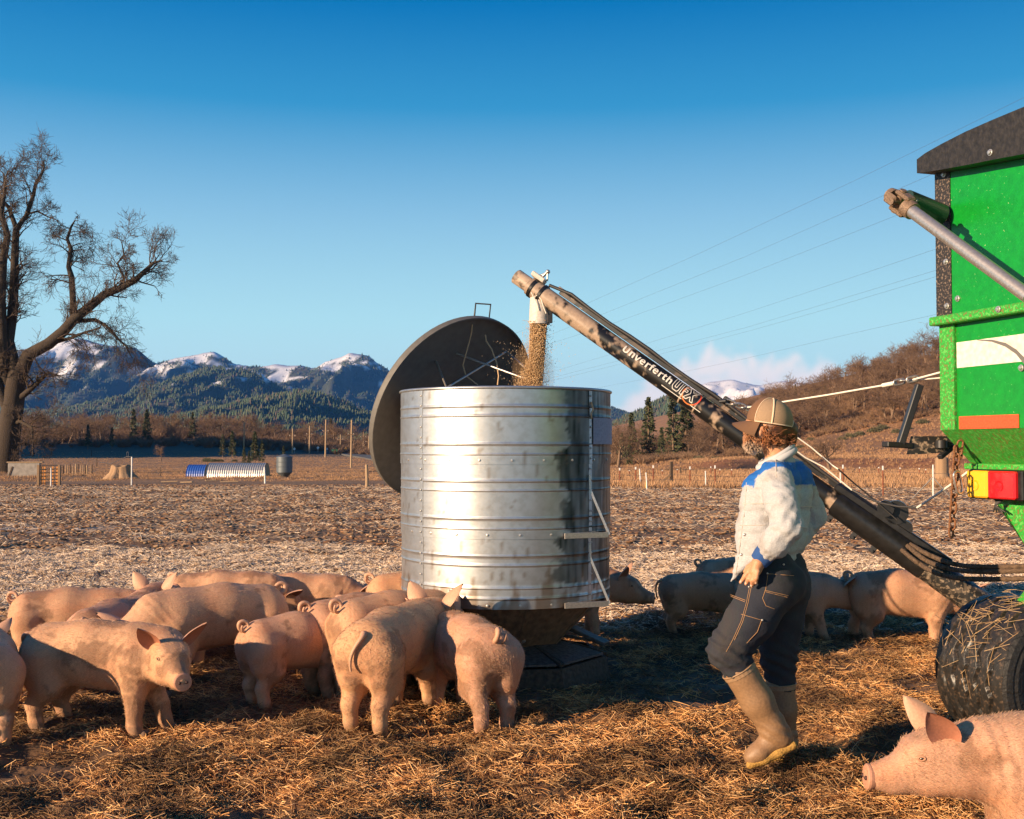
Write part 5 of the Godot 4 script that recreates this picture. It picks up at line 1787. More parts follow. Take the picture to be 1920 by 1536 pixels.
# ---------------------------------------------------------------- the green cart
var CT := Transform3D.IDENTITY

func on_cart(px: float, py: float, out := 0.0) -> Vector3:   # in the cart's own axes: along the rear, up, outwards
	var eye := Vector3(0, EYE, 0)
	var ray := P(px, py, 1.0) - eye
	var n := CT.basis.z
	var t := (CT.origin + n * out - eye).dot(n) / ray.dot(n)
	return CT.affine_inverse() * (eye + ray * t)

func slab(mb: MB, pts: Array, depth: float) -> void:   # polygon given in cart axes, thickened inwards
	var back := []
	var mid := Vector3.ZERO
	for p in pts:
		back.append(p - Vector3(0, 0, depth))
		mid += p
	mid = mid / pts.size() - Vector3(0, 0, depth / 2.0)
	mb.facet(pts, mid)
	mb.facet(back, mid)
	for i in pts.size():
		var j := (i + 1) % pts.size()
		mb.facet([pts[i], pts[j], back[j], back[i]], mid)

func build_cart() -> void:
	var u := Vector3(0.30, 0, 0.954).normalized()
	CT = Transform3D(Basis(u, Vector3.UP, u.cross(Vector3.UP)), Vector3(2.223, 0, -5.80))
	var o := thing("grain_cart", "tall green grain cart with black roof edge and amber red tail light", "cart", CT.origin)
	o.transform = CT
	var W := 2.15
	var top := on_cart(1783, 318).y
	var ledge := on_cart(1765, 604).y
	var low := on_cart(1772, 806).y
	var s1 := on_cart(1784, 450).x
	var mb := MB.new()
	slab(mb, [Vector3(s1, ledge, 0), Vector3(W, ledge, 0), Vector3(W, top + 0.25, 0), Vector3(1.0, top + 0.28, 0), Vector3(s1, top + 0.01, 0)], 2.6)
	put("upper_panel", mb, M.green, o)
	mb = MB.new()
	slab(mb, [Vector3(-0.02, ledge, 0.004), Vector3(s1 - 0.002, ledge, 0.004), Vector3(s1 - 0.002, top, 0.004), Vector3(-0.02, top, 0.004)], 0.05)
	put("corner_post", mb, M.tarp_strip, o)
	mb = MB.new()
	slab(mb, [Vector3(-0.10, on_cart(1745, 380).y, -0.06), Vector3(-0.015, on_cart(1745, 378).y, -0.06), Vector3(-0.015, top + 0.02, -0.06), Vector3(-0.10, top + 0.02, -0.06)], 0.04)
	put("roof_bracket", mb, M.black_paint, o)
	# roof with a curved front edge
	mb = MB.new()
	var up_edge := []
	var lo_edge := []
	for q in [[1719, 299, 325], [1735, 287, 323], [1765, 270, 318], [1810, 247, 310], [1860, 225, 300], [1925, 198, 288]]:
		var a := on_cart(q[0], q[1], 0.10)
		var b := on_cart(q[0], q[2], 0.10)
		up_edge.append(a)
		lo_edge.append(Vector3(a.x, b.y, a.z))
	for k in [[1.2, 0.02], [W + 0.1, -0.25]]:
		var l: Vector3 = up_edge[5]
		up_edge.append(Vector3(k[0], l.y + k[1] + 0.06, l.z))
		lo_edge.append(Vector3(k[0], lo_edge[5].y + k[1] + 0.05, l.z))
	for i in up_edge.size() - 1:
		slab(mb, [lo_edge[i], lo_edge[i + 1], up_edge[i + 1], up_edge[i]], 2.8)
	put("roof_tarp", mb, M.canopy, o)
	# ledge
	mb = MB.new()
	mb.box(Transform3D(Basis.IDENTITY, Vector3(W / 2.0 + 0.01, ledge + 0.002, 0.015)), Vector3(W + 0.06, 0.045, 0.08), 0.006)
	put("ledge", mb, M.green_worn, o)
	# lower box
	var s2 := on_cart(1790, 700).x
	mb = MB.new()
	slab(mb, [Vector3(0.0, low, 0.004), Vector3(s2, low, 0.004), Vector3(s2, ledge - 0.02, 0.004), Vector3(0.0, ledge - 0.02, 0.004)], 0.06)
	put("corner_column", mb, M.green_worn, o)
	mb = MB.new()
	slab(mb, [Vector3(s2 + 0.002, low, -0.012), Vector3(W, low, -0.012), Vector3(W, ledge - 0.02, -0.012), Vector3(s2 + 0.002, ledge - 0.02, -0.012)], 2.6)
	put("lower_panel", mb, M.green, o)
	mb = MB.new()
	var w0 := on_cart(1794, 642).y
	var w1 := on_cart(1794, 690).y
	slab(mb, [Vector3(s2 + 0.008, w1, -0.008), Vector3(1.6, w1, -0.008), Vector3(1.6, w0, -0.008), Vector3(s2 + 0.008, w0, -0.008)], 0.003)
	put("white_stripe", mb, M.decal_white, o)
	mb = MB.new()
	var curve_top := [[1832, 637], [1860, 637], [1885, 643], [1905, 655], [1930, 680]]
	var curve_low := [[1832, 638], [1860, 641], [1885, 650], [1905, 664], [1926, 690]]
	for i in 4:
		var a := on_cart(curve_top[i][0], curve_top[i][1], -0.006)
		var b := on_cart(curve_top[i + 1][0], curve_top[i + 1][1], -0.006)
		var c := on_cart(curve_low[i + 1][0], curve_low[i + 1][1], -0.006)
		var d := on_cart(curve_low[i][0], curve_low[i][1], -0.006)
		slab(mb, [a, b, c, d], 0.002)
	put("stripe_curve", mb, M.decal_grey, o)
	mb = MB.new()
	var r0 := on_cart(1796, 781).y
	var r1 := on_cart(1796, 805).y
	slab(mb, [Vector3(on_cart(1796, 790).x, r1, -0.007), Vector3(on_cart(1908, 790).x, r1, -0.007), Vector3(on_cart(1908, 790).x, r0, -0.007), Vector3(on_cart(1796, 790).x, r0, -0.007)], 0.003)
	put("reflector", mb, M.reflector, o)
	# sloping underside
	var in1 := on_cart(1822, 870, -0.22)
	mb = MB.new()
	var A := Vector3(0.0, low - 0.001, 0.0)
	var B := Vector3(W, low - 0.001, 0.0)
	var C := Vector3(W, in1.y, -0.22)
	var D := Vector3(in1.x, in1.y, -0.22)
	mb.facet([A, B, C, D], Vector3(1, 2, -1))
	mb.facet([A, D, Vector3(in1.x, in1.y, -2.2), Vector3(0.0, low, -2.5)], Vector3(1.2, 2.0, -1.2))
	mb.facet([D, C, Vector3(W, in1.y, -2.2), Vector3(in1.x, in1.y, -2.2)], Vector3(1, 2, -1))
	put("underside", mb, M.green_worn, o)
	mb = MB.new()
	mb.box(Transform3D(Basis.IDENTITY, Vector3((in1.x + W) / 2.0, in1.y - 0.012, -0.20)), Vector3(W - in1.x, 0.03, 0.06), 0.004)
	put("rail", mb, M.green_worn, o)
	# leg plate below the light
	mb = MB.new()
	var f := []
	for q in [[1822, 875], [1930, 872], [1930, 1035], [1878, 948]]: f.append(on_cart(q[0], q[1], -0.26))
	slab(mb, f, 0.03)
	put("leg_plate", mb, M.green_worn, o)
	# tail light
	var tl := [on_cart(1812, 906, -0.13), on_cart(1851, 906, -0.13), on_cart(1903, 906, -0.13)]
	var ty0 := on_cart(1812, 882, -0.13).y
	var ty1 := on_cart(1812, 932, -0.13).y
	mb = MB.new()
	mb.box(Transform3D(Basis.IDENTITY, Vector3((tl[0].x + tl[2].x) / 2.0 + 0.012, (ty0 + ty1) / 2.0, -0.19)), Vector3(tl[2].x - tl[0].x + 0.03, ty0 - ty1 + 0.012, 0.08), 0.006)
	var housing := put("tail_light", mb, M.black_paint, o)
	for i in 2:
		mb = MB.new()
		mb.box(Transform3D(Basis.IDENTITY, Vector3((tl[i].x + tl[i + 1].x) / 2.0, (ty0 + ty1) / 2.0, -0.145)), Vector3(tl[i + 1].x - tl[i].x - 0.002, ty0 - ty1, 0.034), 0.008)
		var x := lerpf(tl[i].x, tl[i + 1].x, 0.45)
		var xf := Transform3D(Basis(Vector3.RIGHT, PI / 2.0), Vector3(x, (ty0 + ty1) / 2.0 - 0.006, -0.129))
		mb.lathe([Vector2(0.028, 0.0), Vector2(0.026, 0.006), Vector2(0.018, 0.003), Vector2(0.0, 0.005)], 20, xf)
		put("lens", mb, [M.amber, M.red_lens][i], housing)
	mb = MB.new()
	for i in 5:
		var a := on_cart(1868 + i * 3, 938, -0.2)
		mb.tube([a, a + Vector3(-0.01 * i + 0.01, -0.03, 0.015), a + Vector3(-0.02 + 0.01 * i, -0.06, 0.0)], 0.004, 5)
	put("wires", mb, M.black_cable, o)
	# bolts
	var bm := MB.new()
	bm.lathe([Vector2(0.017, 0.0), Vector2(0.016, 0.003), Vector2(0.011, 0.004), Vector2(0.010, 0.011), Vector2(0.0, 0.013)], 10, Transform3D(Basis(Vector3.RIGHT, PI / 2.0), Vector3.ZERO))
	var bmesh := bm.mesh()
	for q in [[1770, 327, 0.006], [1772, 409, 0.006], [1774, 491, 0.006], [1776, 574, 0.006], [1857, 286, 0.102], [1872, 580, 0.058], [1796, 560, 0.002], [1915, 690, -0.003]]:
		var b := put_mesh("bolt", bmesh, M.bolt, o)
		b.position = on_cart(q[0], q[1], q[2])
	# drive shaft with its joint
	var inv := CT.affine_inverse()
	mb = MB.new()
	mb.tube([inv * P(1706, 393, 5.35), inv * P(1930, 557, 4.72)], 0.031, 24)
	put("drive_shaft", mb, M.bright_steel, o)
	mb = MB.new()
	var j0 := inv * P(1712, 397, 5.34)
	var jd := (inv * P(1668, 364, 5.47) - j0).normalized()
	var js := jd.cross(Vector3(0, 0, 1)).normalized()
	var jb := jd.cross(js)
	mb.tube([j0, j0 + jd * 0.05], [0.042, 0.046], 20)
	for s in [-1.0, 1.0]:
		mb.box(Transform3D(Basis(jd, js, jb), j0 + jd * 0.085 + js * 0.042 * s), Vector3(0.10, 0.022, 0.06), 0.008)
		mb.box(Transform3D(Basis(jd, js, jb), j0 + jd * 0.135 + jb * 0.036 * s), Vector3(0.075, 0.055, 0.018), 0.007)
	mb.tube([j0 + jd * 0.11 + js * 0.06, j0 + jd * 0.11 - js * 0.06], 0.017, 14)
	mb.tube([j0 + jd * 0.11 + jb * 0.05, j0 + jd * 0.11 - jb * 0.05], 0.017, 14)
	mb.tube([j0 + jd * 0.15, j0 + jd * 0.185], [0.042, 0.034], 18)
	put("universal_joint", mb, M.joint, o)
	mb = MB.new()
	mb.tube([inv * P(1700, 372, 5.62), inv * P(1762, 404, 5.72)], [0.045, 0.062], 22)
	mb.ball(inv * P(1714, 374, 5.56), Vector3.ONE * 0.012, 5, 8)
	mb.ball(inv * P(1720, 377, 5.56), Vector3.ONE * 0.012, 5, 8)
	put("motor", mb, skin(mat(Color(0.02, 0.045, 0.035), 0.4), M.soft, 4.0), o)
	# auger rest: black arm, foot bar and splashed plate
	mb = MB.new()
	mb.bar(inv * P(1724, 722, 6.0), inv * P(1688, 834, 6.0), 0.036, 0.05, Vector3.UP, 0.004)
	mb.bar(inv * P(1659, 833, 5.98), inv * P(1706, 836, 6.02), 0.03, 0.06, Vector3.UP, 0.004)
	put("rest_arm", mb, M.black_steel, o)
	mb = MB.new()
	var pl := []
	for q in [[1708, 818], [1768, 818], [1757, 848], [1700, 852]]: pl.append(inv * P(q[0], q[1], 6.0))
	var mid: Vector3 = (pl[0] + pl[2]) / 2.0 + Vector3(0, 0, -0.03)
	mb.facet(pl, mid)
	for i in 4: mb.facet([pl[i], pl[(i + 1) % 4], pl[(i + 1) % 4] + Vector3(0.02, 0, -0.06), pl[i] + Vector3(0.02, 0, -0.06)], mid)
	put("rest_plate", mb, M.black_splash, o)
	mb = MB.new()
	mb.bar(inv * P(1762, 832, 5.97), inv * P(1800, 834, 6.1), 0.03, 0.03, Vector3.UP, 0.003)
	mb.bar(inv * P(1786, 838, 6.03), inv * P(1762, 858, 5.98), 0.024, 0.03, Vector3.UP, 0.003)
	mb.tube([inv * P(1765, 826, 5.97), inv * P(1765, 840, 5.97)], 0.03, 12)
	put("rest_bracket", mb, M.black_steel, o)
	# wheel
	var wc := inv * Vector3(2.665, 0.385, -5.83)
	var wx := Transform3D(Basis(Vector3(0, 1, 0), Vector3(1, 0, 0), Vector3(0, 0, -1)), wc)   # spins round the axle
	var wheel := Node3D.new()
	wheel.name = "wheel"
	o.add_child(wheel)
	mb = MB.new()
	var side_prof := [Vector2(0.235, 0.25), Vector2(0.27, 0.262), Vector2(0.30, 0.268), Vector2(0.315, 0.262), Vector2(0.33, 0.266), Vector2(0.36, 0.258), Vector2(0.376, 0.245)]
	mb.lathe(side_prof, 72, wx)
	var other := []
	for q in side_prof: other.push_front(Vector2(q.x, -q.y))
	mb.lathe(other, 72, wx)
	# tread: ribs between zigzag grooves, worn and caked here and there
	var tv := PackedVector3Array()
	var tix := PackedInt32Array()
	var across := 96
	var rounds := 216
	for i in rounds:
		var a := TAU * i / rounds
		var tri := absf(fposmod(i / 6.0, 2.0) - 1.0) * 2.0 - 1.0
		for j in across + 1:
			var y := lerpf(-0.245, 0.245, j / float(across))
			var r := 0.391 - 0.015 * pow(absf(y) / 0.245, 3.0)
			for gx in [-0.165, -0.083, 0.0, 0.083, 0.165]:
				var e := absf(y - gx - 0.011 * tri)
				if e < 0.0105: r -= 0.020 * (1.0 - 0.8 * clampf(N2.get_noise_3d(a * 130.0, y * 900.0, 4.0) * 3.0, 0.0, 1.0))
			r += 0.004 * N2.get_noise_3d(a * 400.0, y * 1200.0, 1.0)
			tv.append(wx * Vector3(cos(a) * r, y, sin(a) * r))
	for i in rounds:
		for j in across:
			var p := i * (across + 1) + j
			var q := ((i + 1) % rounds) * (across + 1) + j
			tix.append_array([p, q, q + 1, p, q + 1, p + 1])
	var tn := normals_of(tv, tix)
	put("tyre", mb, M.tyre, wheel)
	var flip := tn[0].dot(tv[0] - wc) < 0.0
	if flip:
		tix.reverse()
		tn = normals_of(tv, tix)
	put_mesh("tread", array_mesh(tv, tn, PackedColorArray(), tix), M.tyre_tread, wheel)
	mb = MB.new()
	mb.lathe([Vector2(0.24, 0.25), Vector2(0.235, 0.262), Vector2(0.222, 0.258), Vector2(0.215, 0.20), Vector2(0.19, 0.12), Vector2(0.07, 0.10), Vector2(0.06, 0.16), Vector2(0.0, 0.165)], 48, wx)
	put("rim", mb, M.black_paint, wheel)
	mb = MB.new()
	mb.tube([wc + Vector3(0.0, 0, 0), wc + Vector3(-0.24, 0, 0)], 0.05, 12)
	put("axle", mb, M.black_steel, o)
	for s in [0.7, -0.4]:
		mb = MB.new()
		mb.bar(Vector3(wc.x - 0.35, wc.y, wc.z), Vector3(1.0, in1.y + 0.05, -1.0 + s), 0.08, 0.08, Vector3.RIGHT, 0.008)
		put("frame_strut", mb, M.green_worn, o)
	# straw caught on the tyre: lies on the tread, a thing of its own
	var rg := RandomNumberGenerator.new()
	rg.seed = 30
	var list := []
	for i in 120:
		var a := deg_to_rad(rg.randfn(50.0, 22.0))     # up from the side that faces outwards
		var along_ := clampf(rg.randfn(0.0, 0.14), -0.25, 0.25)
		var rad := Vector3(0, sin(a), cos(a))
		var p := wc + Vector3(along_, 0, 0) + rad * (0.401 + 0.03 * rg.randf() * rg.randf())
		var tb := Vector3(1, 0, 0) * cos(rg.randf() * TAU)
		var an := rg.randf() * TAU
		var dirv := (Vector3(1, 0, 0) * cos(an) + Vector3(0, cos(a), -sin(a)) * sin(an) + rad * rg.randfn(0.0, 0.14)).normalized()
		var up := rad
		var zz := dirv.cross(up).normalized()
		var b := Basis(dirv, zz.cross(dirv), zz)
		b = CT.basis * b
		b = b * Basis.from_scale(Vector3(rg.randf_range(0.03, 0.14), 0.06, 0.06))
		list.append([Transform3D(b, CT * p), Color(0.62, 0.42, 0.22).lerp(Color(0.42, 0.25, 0.11), rg.randf())])
	scatter("tyre_straw", "wisps of golden straw stuck on the muddy cart tyre", "straw", straw_mesh(false), M.straw, list)
	# rusty chain with its snap hook
	var ch := thing("rusty_chain", "rusty chain hanging from the cart beside the tail light", "chain", P(1793, 838, 5.72))
	var link := MB.new()
	link.tube(link_pts(0.058, 0.0165), 0.0055, 7, false)
	var lm := link.mesh()
	for i in 11:
		var l := put_mesh("link", lm, M.rust, ch)
		l.position = P(1793 - i * 0.95 + (1.5 if i % 2 else 0.0), 846 + i * 15.2, 5.72) - ch.position
		l.rotation = Vector3(0, 0.6 + (PI / 2.0 if i % 2 else 0.0), 0.08)
	for i in 2:
		var l := put_mesh("link", lm, M.rust, ch)
		l.position = P(1800, 836 + i * 15.0, 5.75) - ch.position
		l.rotation = Vector3(0.2, 0.2 + (PI / 2.0 if i % 2 else 0.0), -0.1)
	mb = MB.new()
	mb.tube(link_pts(0.115, 0.024), 0.007, 8, false)
	var hook := put("snap_hook", mb, M.bright_steel, ch)
	hook.position = P(1797, 905, 5.70) - ch.position
	hook.rotation = Vector3(0, 0.5, 0.28)
	# rope from auger to cart
	var rope := thing("support_rope", "pale support rope with chain ends running from auger to cart", "rope", P(1395, 764, 7.0))
	mb = MB.new()
	mb.tube([P(1402, 764, 7.0) - rope.position, P(1550, 741, 6.6) - rope.position, P(1660, 722, 6.2) - rope.position], 0.0055, 7)
	put("rope", mb, M.white_rope, rope)
	mb = MB.new()
	mb.tube([P(1655, 723, 6.22) - rope.position, P(1680, 718, 6.15) - rope.position], 0.012, 8)
	mb.tube([P(1712, 712, 6.05) - rope.position, P(1772, 696, 5.86) - rope.position], 0.0055, 7)
	mb.tube([P(1725, 712, 6.05) - rope.position, P(1772, 708, 5.86) - rope.position], 0.004, 6)
	put("rope_end", mb, M.white_rope, rope)
	var small := MB.new()
	small.tube(link_pts(0.062, 0.014), 0.006, 7, false)
	var sm := small.mesh()
	for i in 5:
		var l := put_mesh("link", sm, M.bright_steel, rope)
		l.position = P(1370 + i * 9.5, 755 + i * 3.2, 7.03) - rope.position
		l.rotation = Vector3(PI / 2.0 * (i % 2), 0, PI / 2.0 - 0.32)
	for i in 3:
		var l := put_mesh("link", sm, M.bright_steel, rope)
		l.position = P(1686 + i * 12.5, 716.5 - i * 2.6, 6.12 - i * 0.04) - rope.position
		l.rotation = Vector3(PI / 2.0 * (i % 2), 0, PI / 2.0 + 0.22)
	# cables behind the farmer
	var runs := [
		["pale cable passing behind the farmer's head down along the auger", M.white_rope, [[1475, 806, 6.9], [1520, 838, 6.9], [1560, 872, 6.85], [1572, 880, 6.8]], 0.0045],
		["dark thin cable continuing down to the winch", M.black_cable, [[1572, 880, 6.8], [1600, 905, 6.8], [1640, 938, 6.8], [1682, 975, 6.75]], 0.005],
		["pale lower cable coming from the farmer's back", M.white_rope, [[1475, 832, 6.7], [1510, 858, 6.7], [1545, 876, 6.7], [1600, 921, 6.65]], 0.005],
		["black electric cable sagging in front of the fence", M.black_cable, [[1598, 919, 6.65], [1625, 933, 6.6], [1650, 943, 6.5], [1685, 950, 6.4], [1722, 952, 6.3]], 0.007],
		["short pale rope rising to the hanging chain", M.white_rope, [[1720, 952, 6.3], [1750, 932, 6.15], [1786, 907, 5.95], [1815, 885, 5.85]], 0.0065]]
	for r in runs:
		mb = MB.new()
		var pts := []
		for q in r[2]: pts.append(P(q[0], q[1], q[2]))
		mb.tube(pts, r[3], 6)
		tag(put("cable", mb, r[1]), r[0], "cable")

# ---------------------------------------------------------------- the farmer
var PO := Vector3.ZERO

func lp(px: float, py: float, z: float) -> Vector3:
	return P(px, py, 5.45 - z) - PO

func bone(a: Array, b: Array, ra: float, rb: float) -> Array:
	return [lp(a[0], a[1], a[2]), lp(b[0], b[1], b[2]), ra, rb]

func seg_d(p: Vector3, b: Array) -> float:
	var ab: Vector3 = b[1] - b[0]
	var t := clampf((p - b[0]).dot(ab) / maxf(ab.length_squared(), 1e-9), 0.0, 1.0)
	return p.distance_to(b[0] + ab * t) - lerpf(b[2], b[3], t)

# puts a drawn line on the camera-facing side of a body
func lay(vs: PackedVector3Array, ns: PackedVector3Array, line: Array, lift: float) -> Array:
	var out := []
	for i in line.size() - 1:
		var n := maxi(2, int(Vector2(line[i][0] - line[i + 1][0], line[i][1] - line[i + 1][1]).length() / 4.0))
		for k in n + (1 if i == line.size() - 2 else 0):
			var t := k / float(n)
			var q := lp(lerpf(line[i][0], line[i + 1][0], t), lerpf(line[i][1], line[i + 1][1], t), 0.0)
			var eye := Vector3(0, EYE, 0) - PO
			var dir := (q - eye).normalized()
			var best := 1e9
			var hit := q
			for j in vs.size():
				if ns[j].dot(dir) > 0.05: continue
				var w := vs[j] - eye
				var off := (w - dir * w.dot(dir)).length()
				var score := off + 0.05 * w.dot(dir)
				if off < 0.02 and score < best:
					best = score
					hit = eye + dir * (w.dot(dir)) + ns[j] * lift
			if best < 1e8: out.append(hit)
	return out

func cloth(called: String, nt: Dictionary, m: Material, o: Node, paint, fold: float, freq: float) -> Array:
	var vs: PackedVector3Array = nt.v
	var ns := normals_of(vs, nt.ix)
	if fold > 0.0:
		for i in vs.size():
			var p := vs[i]
			var a := N3.get_noise_3d(p.x * freq * 380.0, p.y * freq * 900.0 + p.x * freq * 320.0, p.z * freq * 380.0)
			var b := N2.get_noise_3d(p.x * freq * 1100.0, p.y * freq * 1900.0 - p.x * 700.0, p.z * freq * 1100.0)
			vs[i] = p + ns[i] * fold * ((0.40 - absf(a) * 2.4) + 0.4 * b)
		ns = normals_of(vs, nt.ix)
	var cs := PackedColorArray()
	if paint != null:
		for p in vs: cs.append(paint.call(p))
	put_mesh(called, array_mesh(vs, ns, cs, nt.ix), m, o)
	return [vs, ns]

func build_person() -> void:
	PO = Vector3((1440.0 - 960.0) / FOC * 5.45, 0.0, -5.45)
	var o := thing("person", "bearded man in brown cap, white and blue jacket, jeans and rubber boots, hand on hip", "person", PO)
	var rg := RandomNumberGenerator.new()
	rg.seed = 60
	# ---- skin: head, neck and the hand, one continuous body under the clothes
	var body := [
		bone([1449, 792, 0.0], [1434, 798, -0.01], 0.080, 0.070), bone([1432, 802, -0.01], [1419, 822, -0.015], 0.064, 0.050),
		bone([1417, 796, -0.015], [1412, 808, -0.02], 0.034, 0.030), bone([1407, 795, -0.045], [1401, 803, -0.055], 0.012, 0.015),
		bone([1450, 815, 0.0], [1462, 885, 0.0], 0.058, 0.055), bone([1462, 885, 0.0], [1450, 1040, 0.0], 0.06, 0.07), bone([1450, 1040, 0.0], [1452, 1090, 0.0], 0.07, 0.08),
		bone([1455, 905, 0.02], [1452, 908, 0.14], 0.045, 0.045), bone([1452, 905, 0.16], [1476, 992, 0.26], 0.05, 0.042), bone([1476, 992, 0.26], [1428, 1044, 0.205], 0.042, 0.031),
		bone([1470, 905, -0.02], [1492, 908, -0.14], 0.045, 0.045), bone([1492, 900, -0.16], [1520, 972, -0.25], 0.05, 0.042), bone([1520, 972, -0.25], [1485, 1030, -0.20], 0.042, 0.03),
		bone([1448, 1090, 0.09], [1372, 1215, 0.13], 0.085, 0.06), bone([1372, 1215, 0.13], [1440, 1350, 0.13], 0.055, 0.04),
		bone([1464, 1090, -0.09], [1464, 1215, -0.10], 0.085, 0.06), bone([1464, 1215, -0.10], [1470, 1385, -0.10], 0.055, 0.04)]
	var nt := nets(body, 0.013, 60.0)
	var hand := [
		bone([1429, 1041, 0.205], [1421, 1056, 0.215], 0.030, 0.029), bone([1421, 1056, 0.20], [1413, 1071, 0.195], 0.025, 0.020), bone([1421, 1056, 0.232], [1414, 1072, 0.232], 0.024, 0.018), bone([1425, 1058, 0.225], [1420, 1072, 0.222], 0.022, 0.018),
		bone([1407, 1066, 0.185], [1398, 1080, 0.183], 0.0115, 0.0105), bone([1398, 1080, 0.183], [1389, 1092, 0.168], 0.0105, 0.0085),
		bone([1411, 1072, 0.212], [1404, 1085, 0.215], 0.0115, 0.0105), bone([1404, 1085, 0.215], [1399, 1095, 0.200], 0.0105, 0.0085),
		bone([1416, 1074, 0.236], [1411, 1088, 0.240], 0.0115, 0.0105), bone([1411, 1088, 0.240], [1410, 1099, 0.222], 0.0105, 0.0085),
		bone([1421, 1072, 0.250], [1418, 1084, 0.256], 0.0105, 0.009), bone([1418, 1084, 0.256], [1418, 1093, 0.242], 0.009, 0.0078),
		bone([1413, 1056, 0.180], [1404, 1064, 0.165], 0.013, 0.012), bone([1404, 1064, 0.165], [1397, 1072, 0.155], 0.012, 0.0095)]
	var hn := nets(hand, 0.0036, 260.0)
	var vs: PackedVector3Array = nt.v
	var ix: PackedInt32Array = nt.ix
	var off := vs.size()
	vs.append_array(hn.v)
	for i in hn.ix: ix.append(i + off)
	put_mesh("body", array_mesh(vs, normals_of(vs, ix), PackedColorArray(), ix), M.flesh, o)
	var mb := MB.new()
	for q in [[1389.5, 1091, 0.178], [1399, 1094, 0.209], [1409, 1098, 0.231], [1417.5, 1092, 0.25]]:
		mb.ball(lp(q[0], q[1], q[2]), Vector3(0.0055, 0.007, 0.003), 5, 8)
	put("fingernails", mb, skin(mat(Color(0.72, 0.46, 0.34), 0.35), null, 1.0), o)
	mb = MB.new()
	mb.ball(lp(1428, 811, 0.074), Vector3(0.019, 0.031, 0.011), 8, 12, Basis(Vector3.BACK, -0.25))
	mb.ball(lp(1426, 812, 0.083), Vector3(0.009, 0.018, 0.006), 6, 10, Basis(Vector3.BACK, -0.25))
	put("ear", mb, M.flesh, o)
	mb = MB.new()
	mb.ball(lp(1408, 794, 0.02), Vector3(0.007, 0.008, 0.010), 6, 8)
	put("eye", mb, M.eye, o)
	# ---- jacket
	var torso := [
		bone([1428, 922, 0.07], [1424, 1000, 0.06], 0.098, 0.108), bone([1424, 1000, 0.06], [1426, 1040, 0.05], 0.108, 0.110),
		bone([1482, 922, -0.10], [1470, 1000, -0.08], 0.108, 0.112), bone([1470, 1000, -0.08], [1460, 1036, -0.08], 0.112, 0.104),
		bone([1456, 905, 0.0], [1448, 1030, 0.0], 0.112, 0.118), bone([1462, 868, 0.0], [1458, 900, 0.0], 0.072, 0.10),
		bone([1452, 892, 0.07], [1452, 896, 0.13], 0.075, 0.066), bone([1486, 889, -0.08], [1494, 896, -0.15], 0.078, 0.068),
		bone([1398, 1030, 0.08], [1383, 1072, 0.075], 0.040, 0.018), bone([1383, 1072, 0.075], [1371, 1090, 0.07], 0.018, 0.006), bone([1412, 1040, 0.11], [1390, 1066, 0.10], 0.034, 0.014)]
	var arms := [
		bone([1456, 897, 0.15], [1466, 945, 0.235], 0.074, 0.075), bone([1466, 945, 0.235], [1476, 988, 0.280], 0.075, 0.070), bone([1476, 988, 0.280], [1452, 1020, 0.255], 0.072, 0.064), bone([1452, 1020, 0.255], [1440, 1032, 0.225], 0.064, 0.050),
		bone([1494, 898, -0.15], [1520, 966, -0.25], 0.076, 0.074), bone([1520, 966, -0.25], [1488, 1022, -0.20], 0.072, 0.056)]
	nt = nets(torso + arms, 0.0085, 95.0)
	# quilted rows on the trunk, gathers round the bent elbow and above the cuff
	var qv: PackedVector3Array = nt.v
	var qn := normals_of(qv, nt.ix)
	var elbow := lp(1478, 992, 0.28)
	var wrist := lp(1436, 1037, 0.22)
	for i in qv.size():
		var p := qv[i]
		var da := 1e9
		for b in arms: da = minf(da, seg_d(p, b))
		var dt := 1e9
		for b in torso: dt = minf(dt, seg_d(p, b))
		var sway := 6.0 * N2.get_noise_3d(p.x * 700.0, p.y * 500.0, p.z * 700.0)
		if da > dt:
			var row := fposmod(p.y + 0.008 * sway * 0.3, 0.104)
			row = minf(row, 0.104 - row)
			qv[i] -= qn[i] * 0.006 * exp(-row * row / 0.00012)
		else:
			var g := clampf(1.0 - p.distance_to(elbow) / 0.17, 0.0, 1.0)
			var g2 := clampf(1.0 - p.distance_to(wrist) / 0.11, 0.0, 1.0)
			qv[i] += qn[i] * (0.0055 * g * sin((p.y * 0.8 - p.x * 0.9) * 95.0 + sway * 0.6) + 0.004 * g2 * sin((p.x - p.y) * 150.0 + sway * 0.4) + 0.0025 * sin(p.y * 60.0 + p.x * 40.0 + sway))
	nt.v = qv
	var yoke := lp(1440, 911, 0.0).y
	var neck := lp(1458, 862, 0.0)
	var arm_top := lp(1458, 917, 0.17)
	var paint := func(p: Vector3) -> Color:
		var white := Color(0.46, 0.455, 0.465)
		var blue := Color(0.008, 0.135, 0.48)
		var da := 1e9
		for b in arms: da = minf(da, seg_d(p, b))
		var dt := 1e9
		for b in torso: dt = minf(dt, seg_d(p, b))
		if p.y > neck.y - 0.01 or Vector2(p.x - neck.x, (p.z - neck.z)).length() < 0.062 + (p.y - neck.y) * 0.3 and p.y > neck.y - 0.06: return white
		var zig := yoke + 0.018 * absf(fmod(absf(p.x + p.z) * 11.0, 2.0) - 1.0) - 0.01
		var cap := Vector2(p.x - arm_top.x, p.y - arm_top.y).length()
		var sleeve := (p.z > 0.05 and cap < 0.105) or (p.z > 0.10 and da < dt - 0.004 and p.y < arm_top.y) or (p.z < -0.16 and da < dt)
		if p.y > zig and not sleeve: return blue
		var dirt := N2.get_noise_3d(p.x * 500.0, p.y * 500.0, p.z * 500.0)
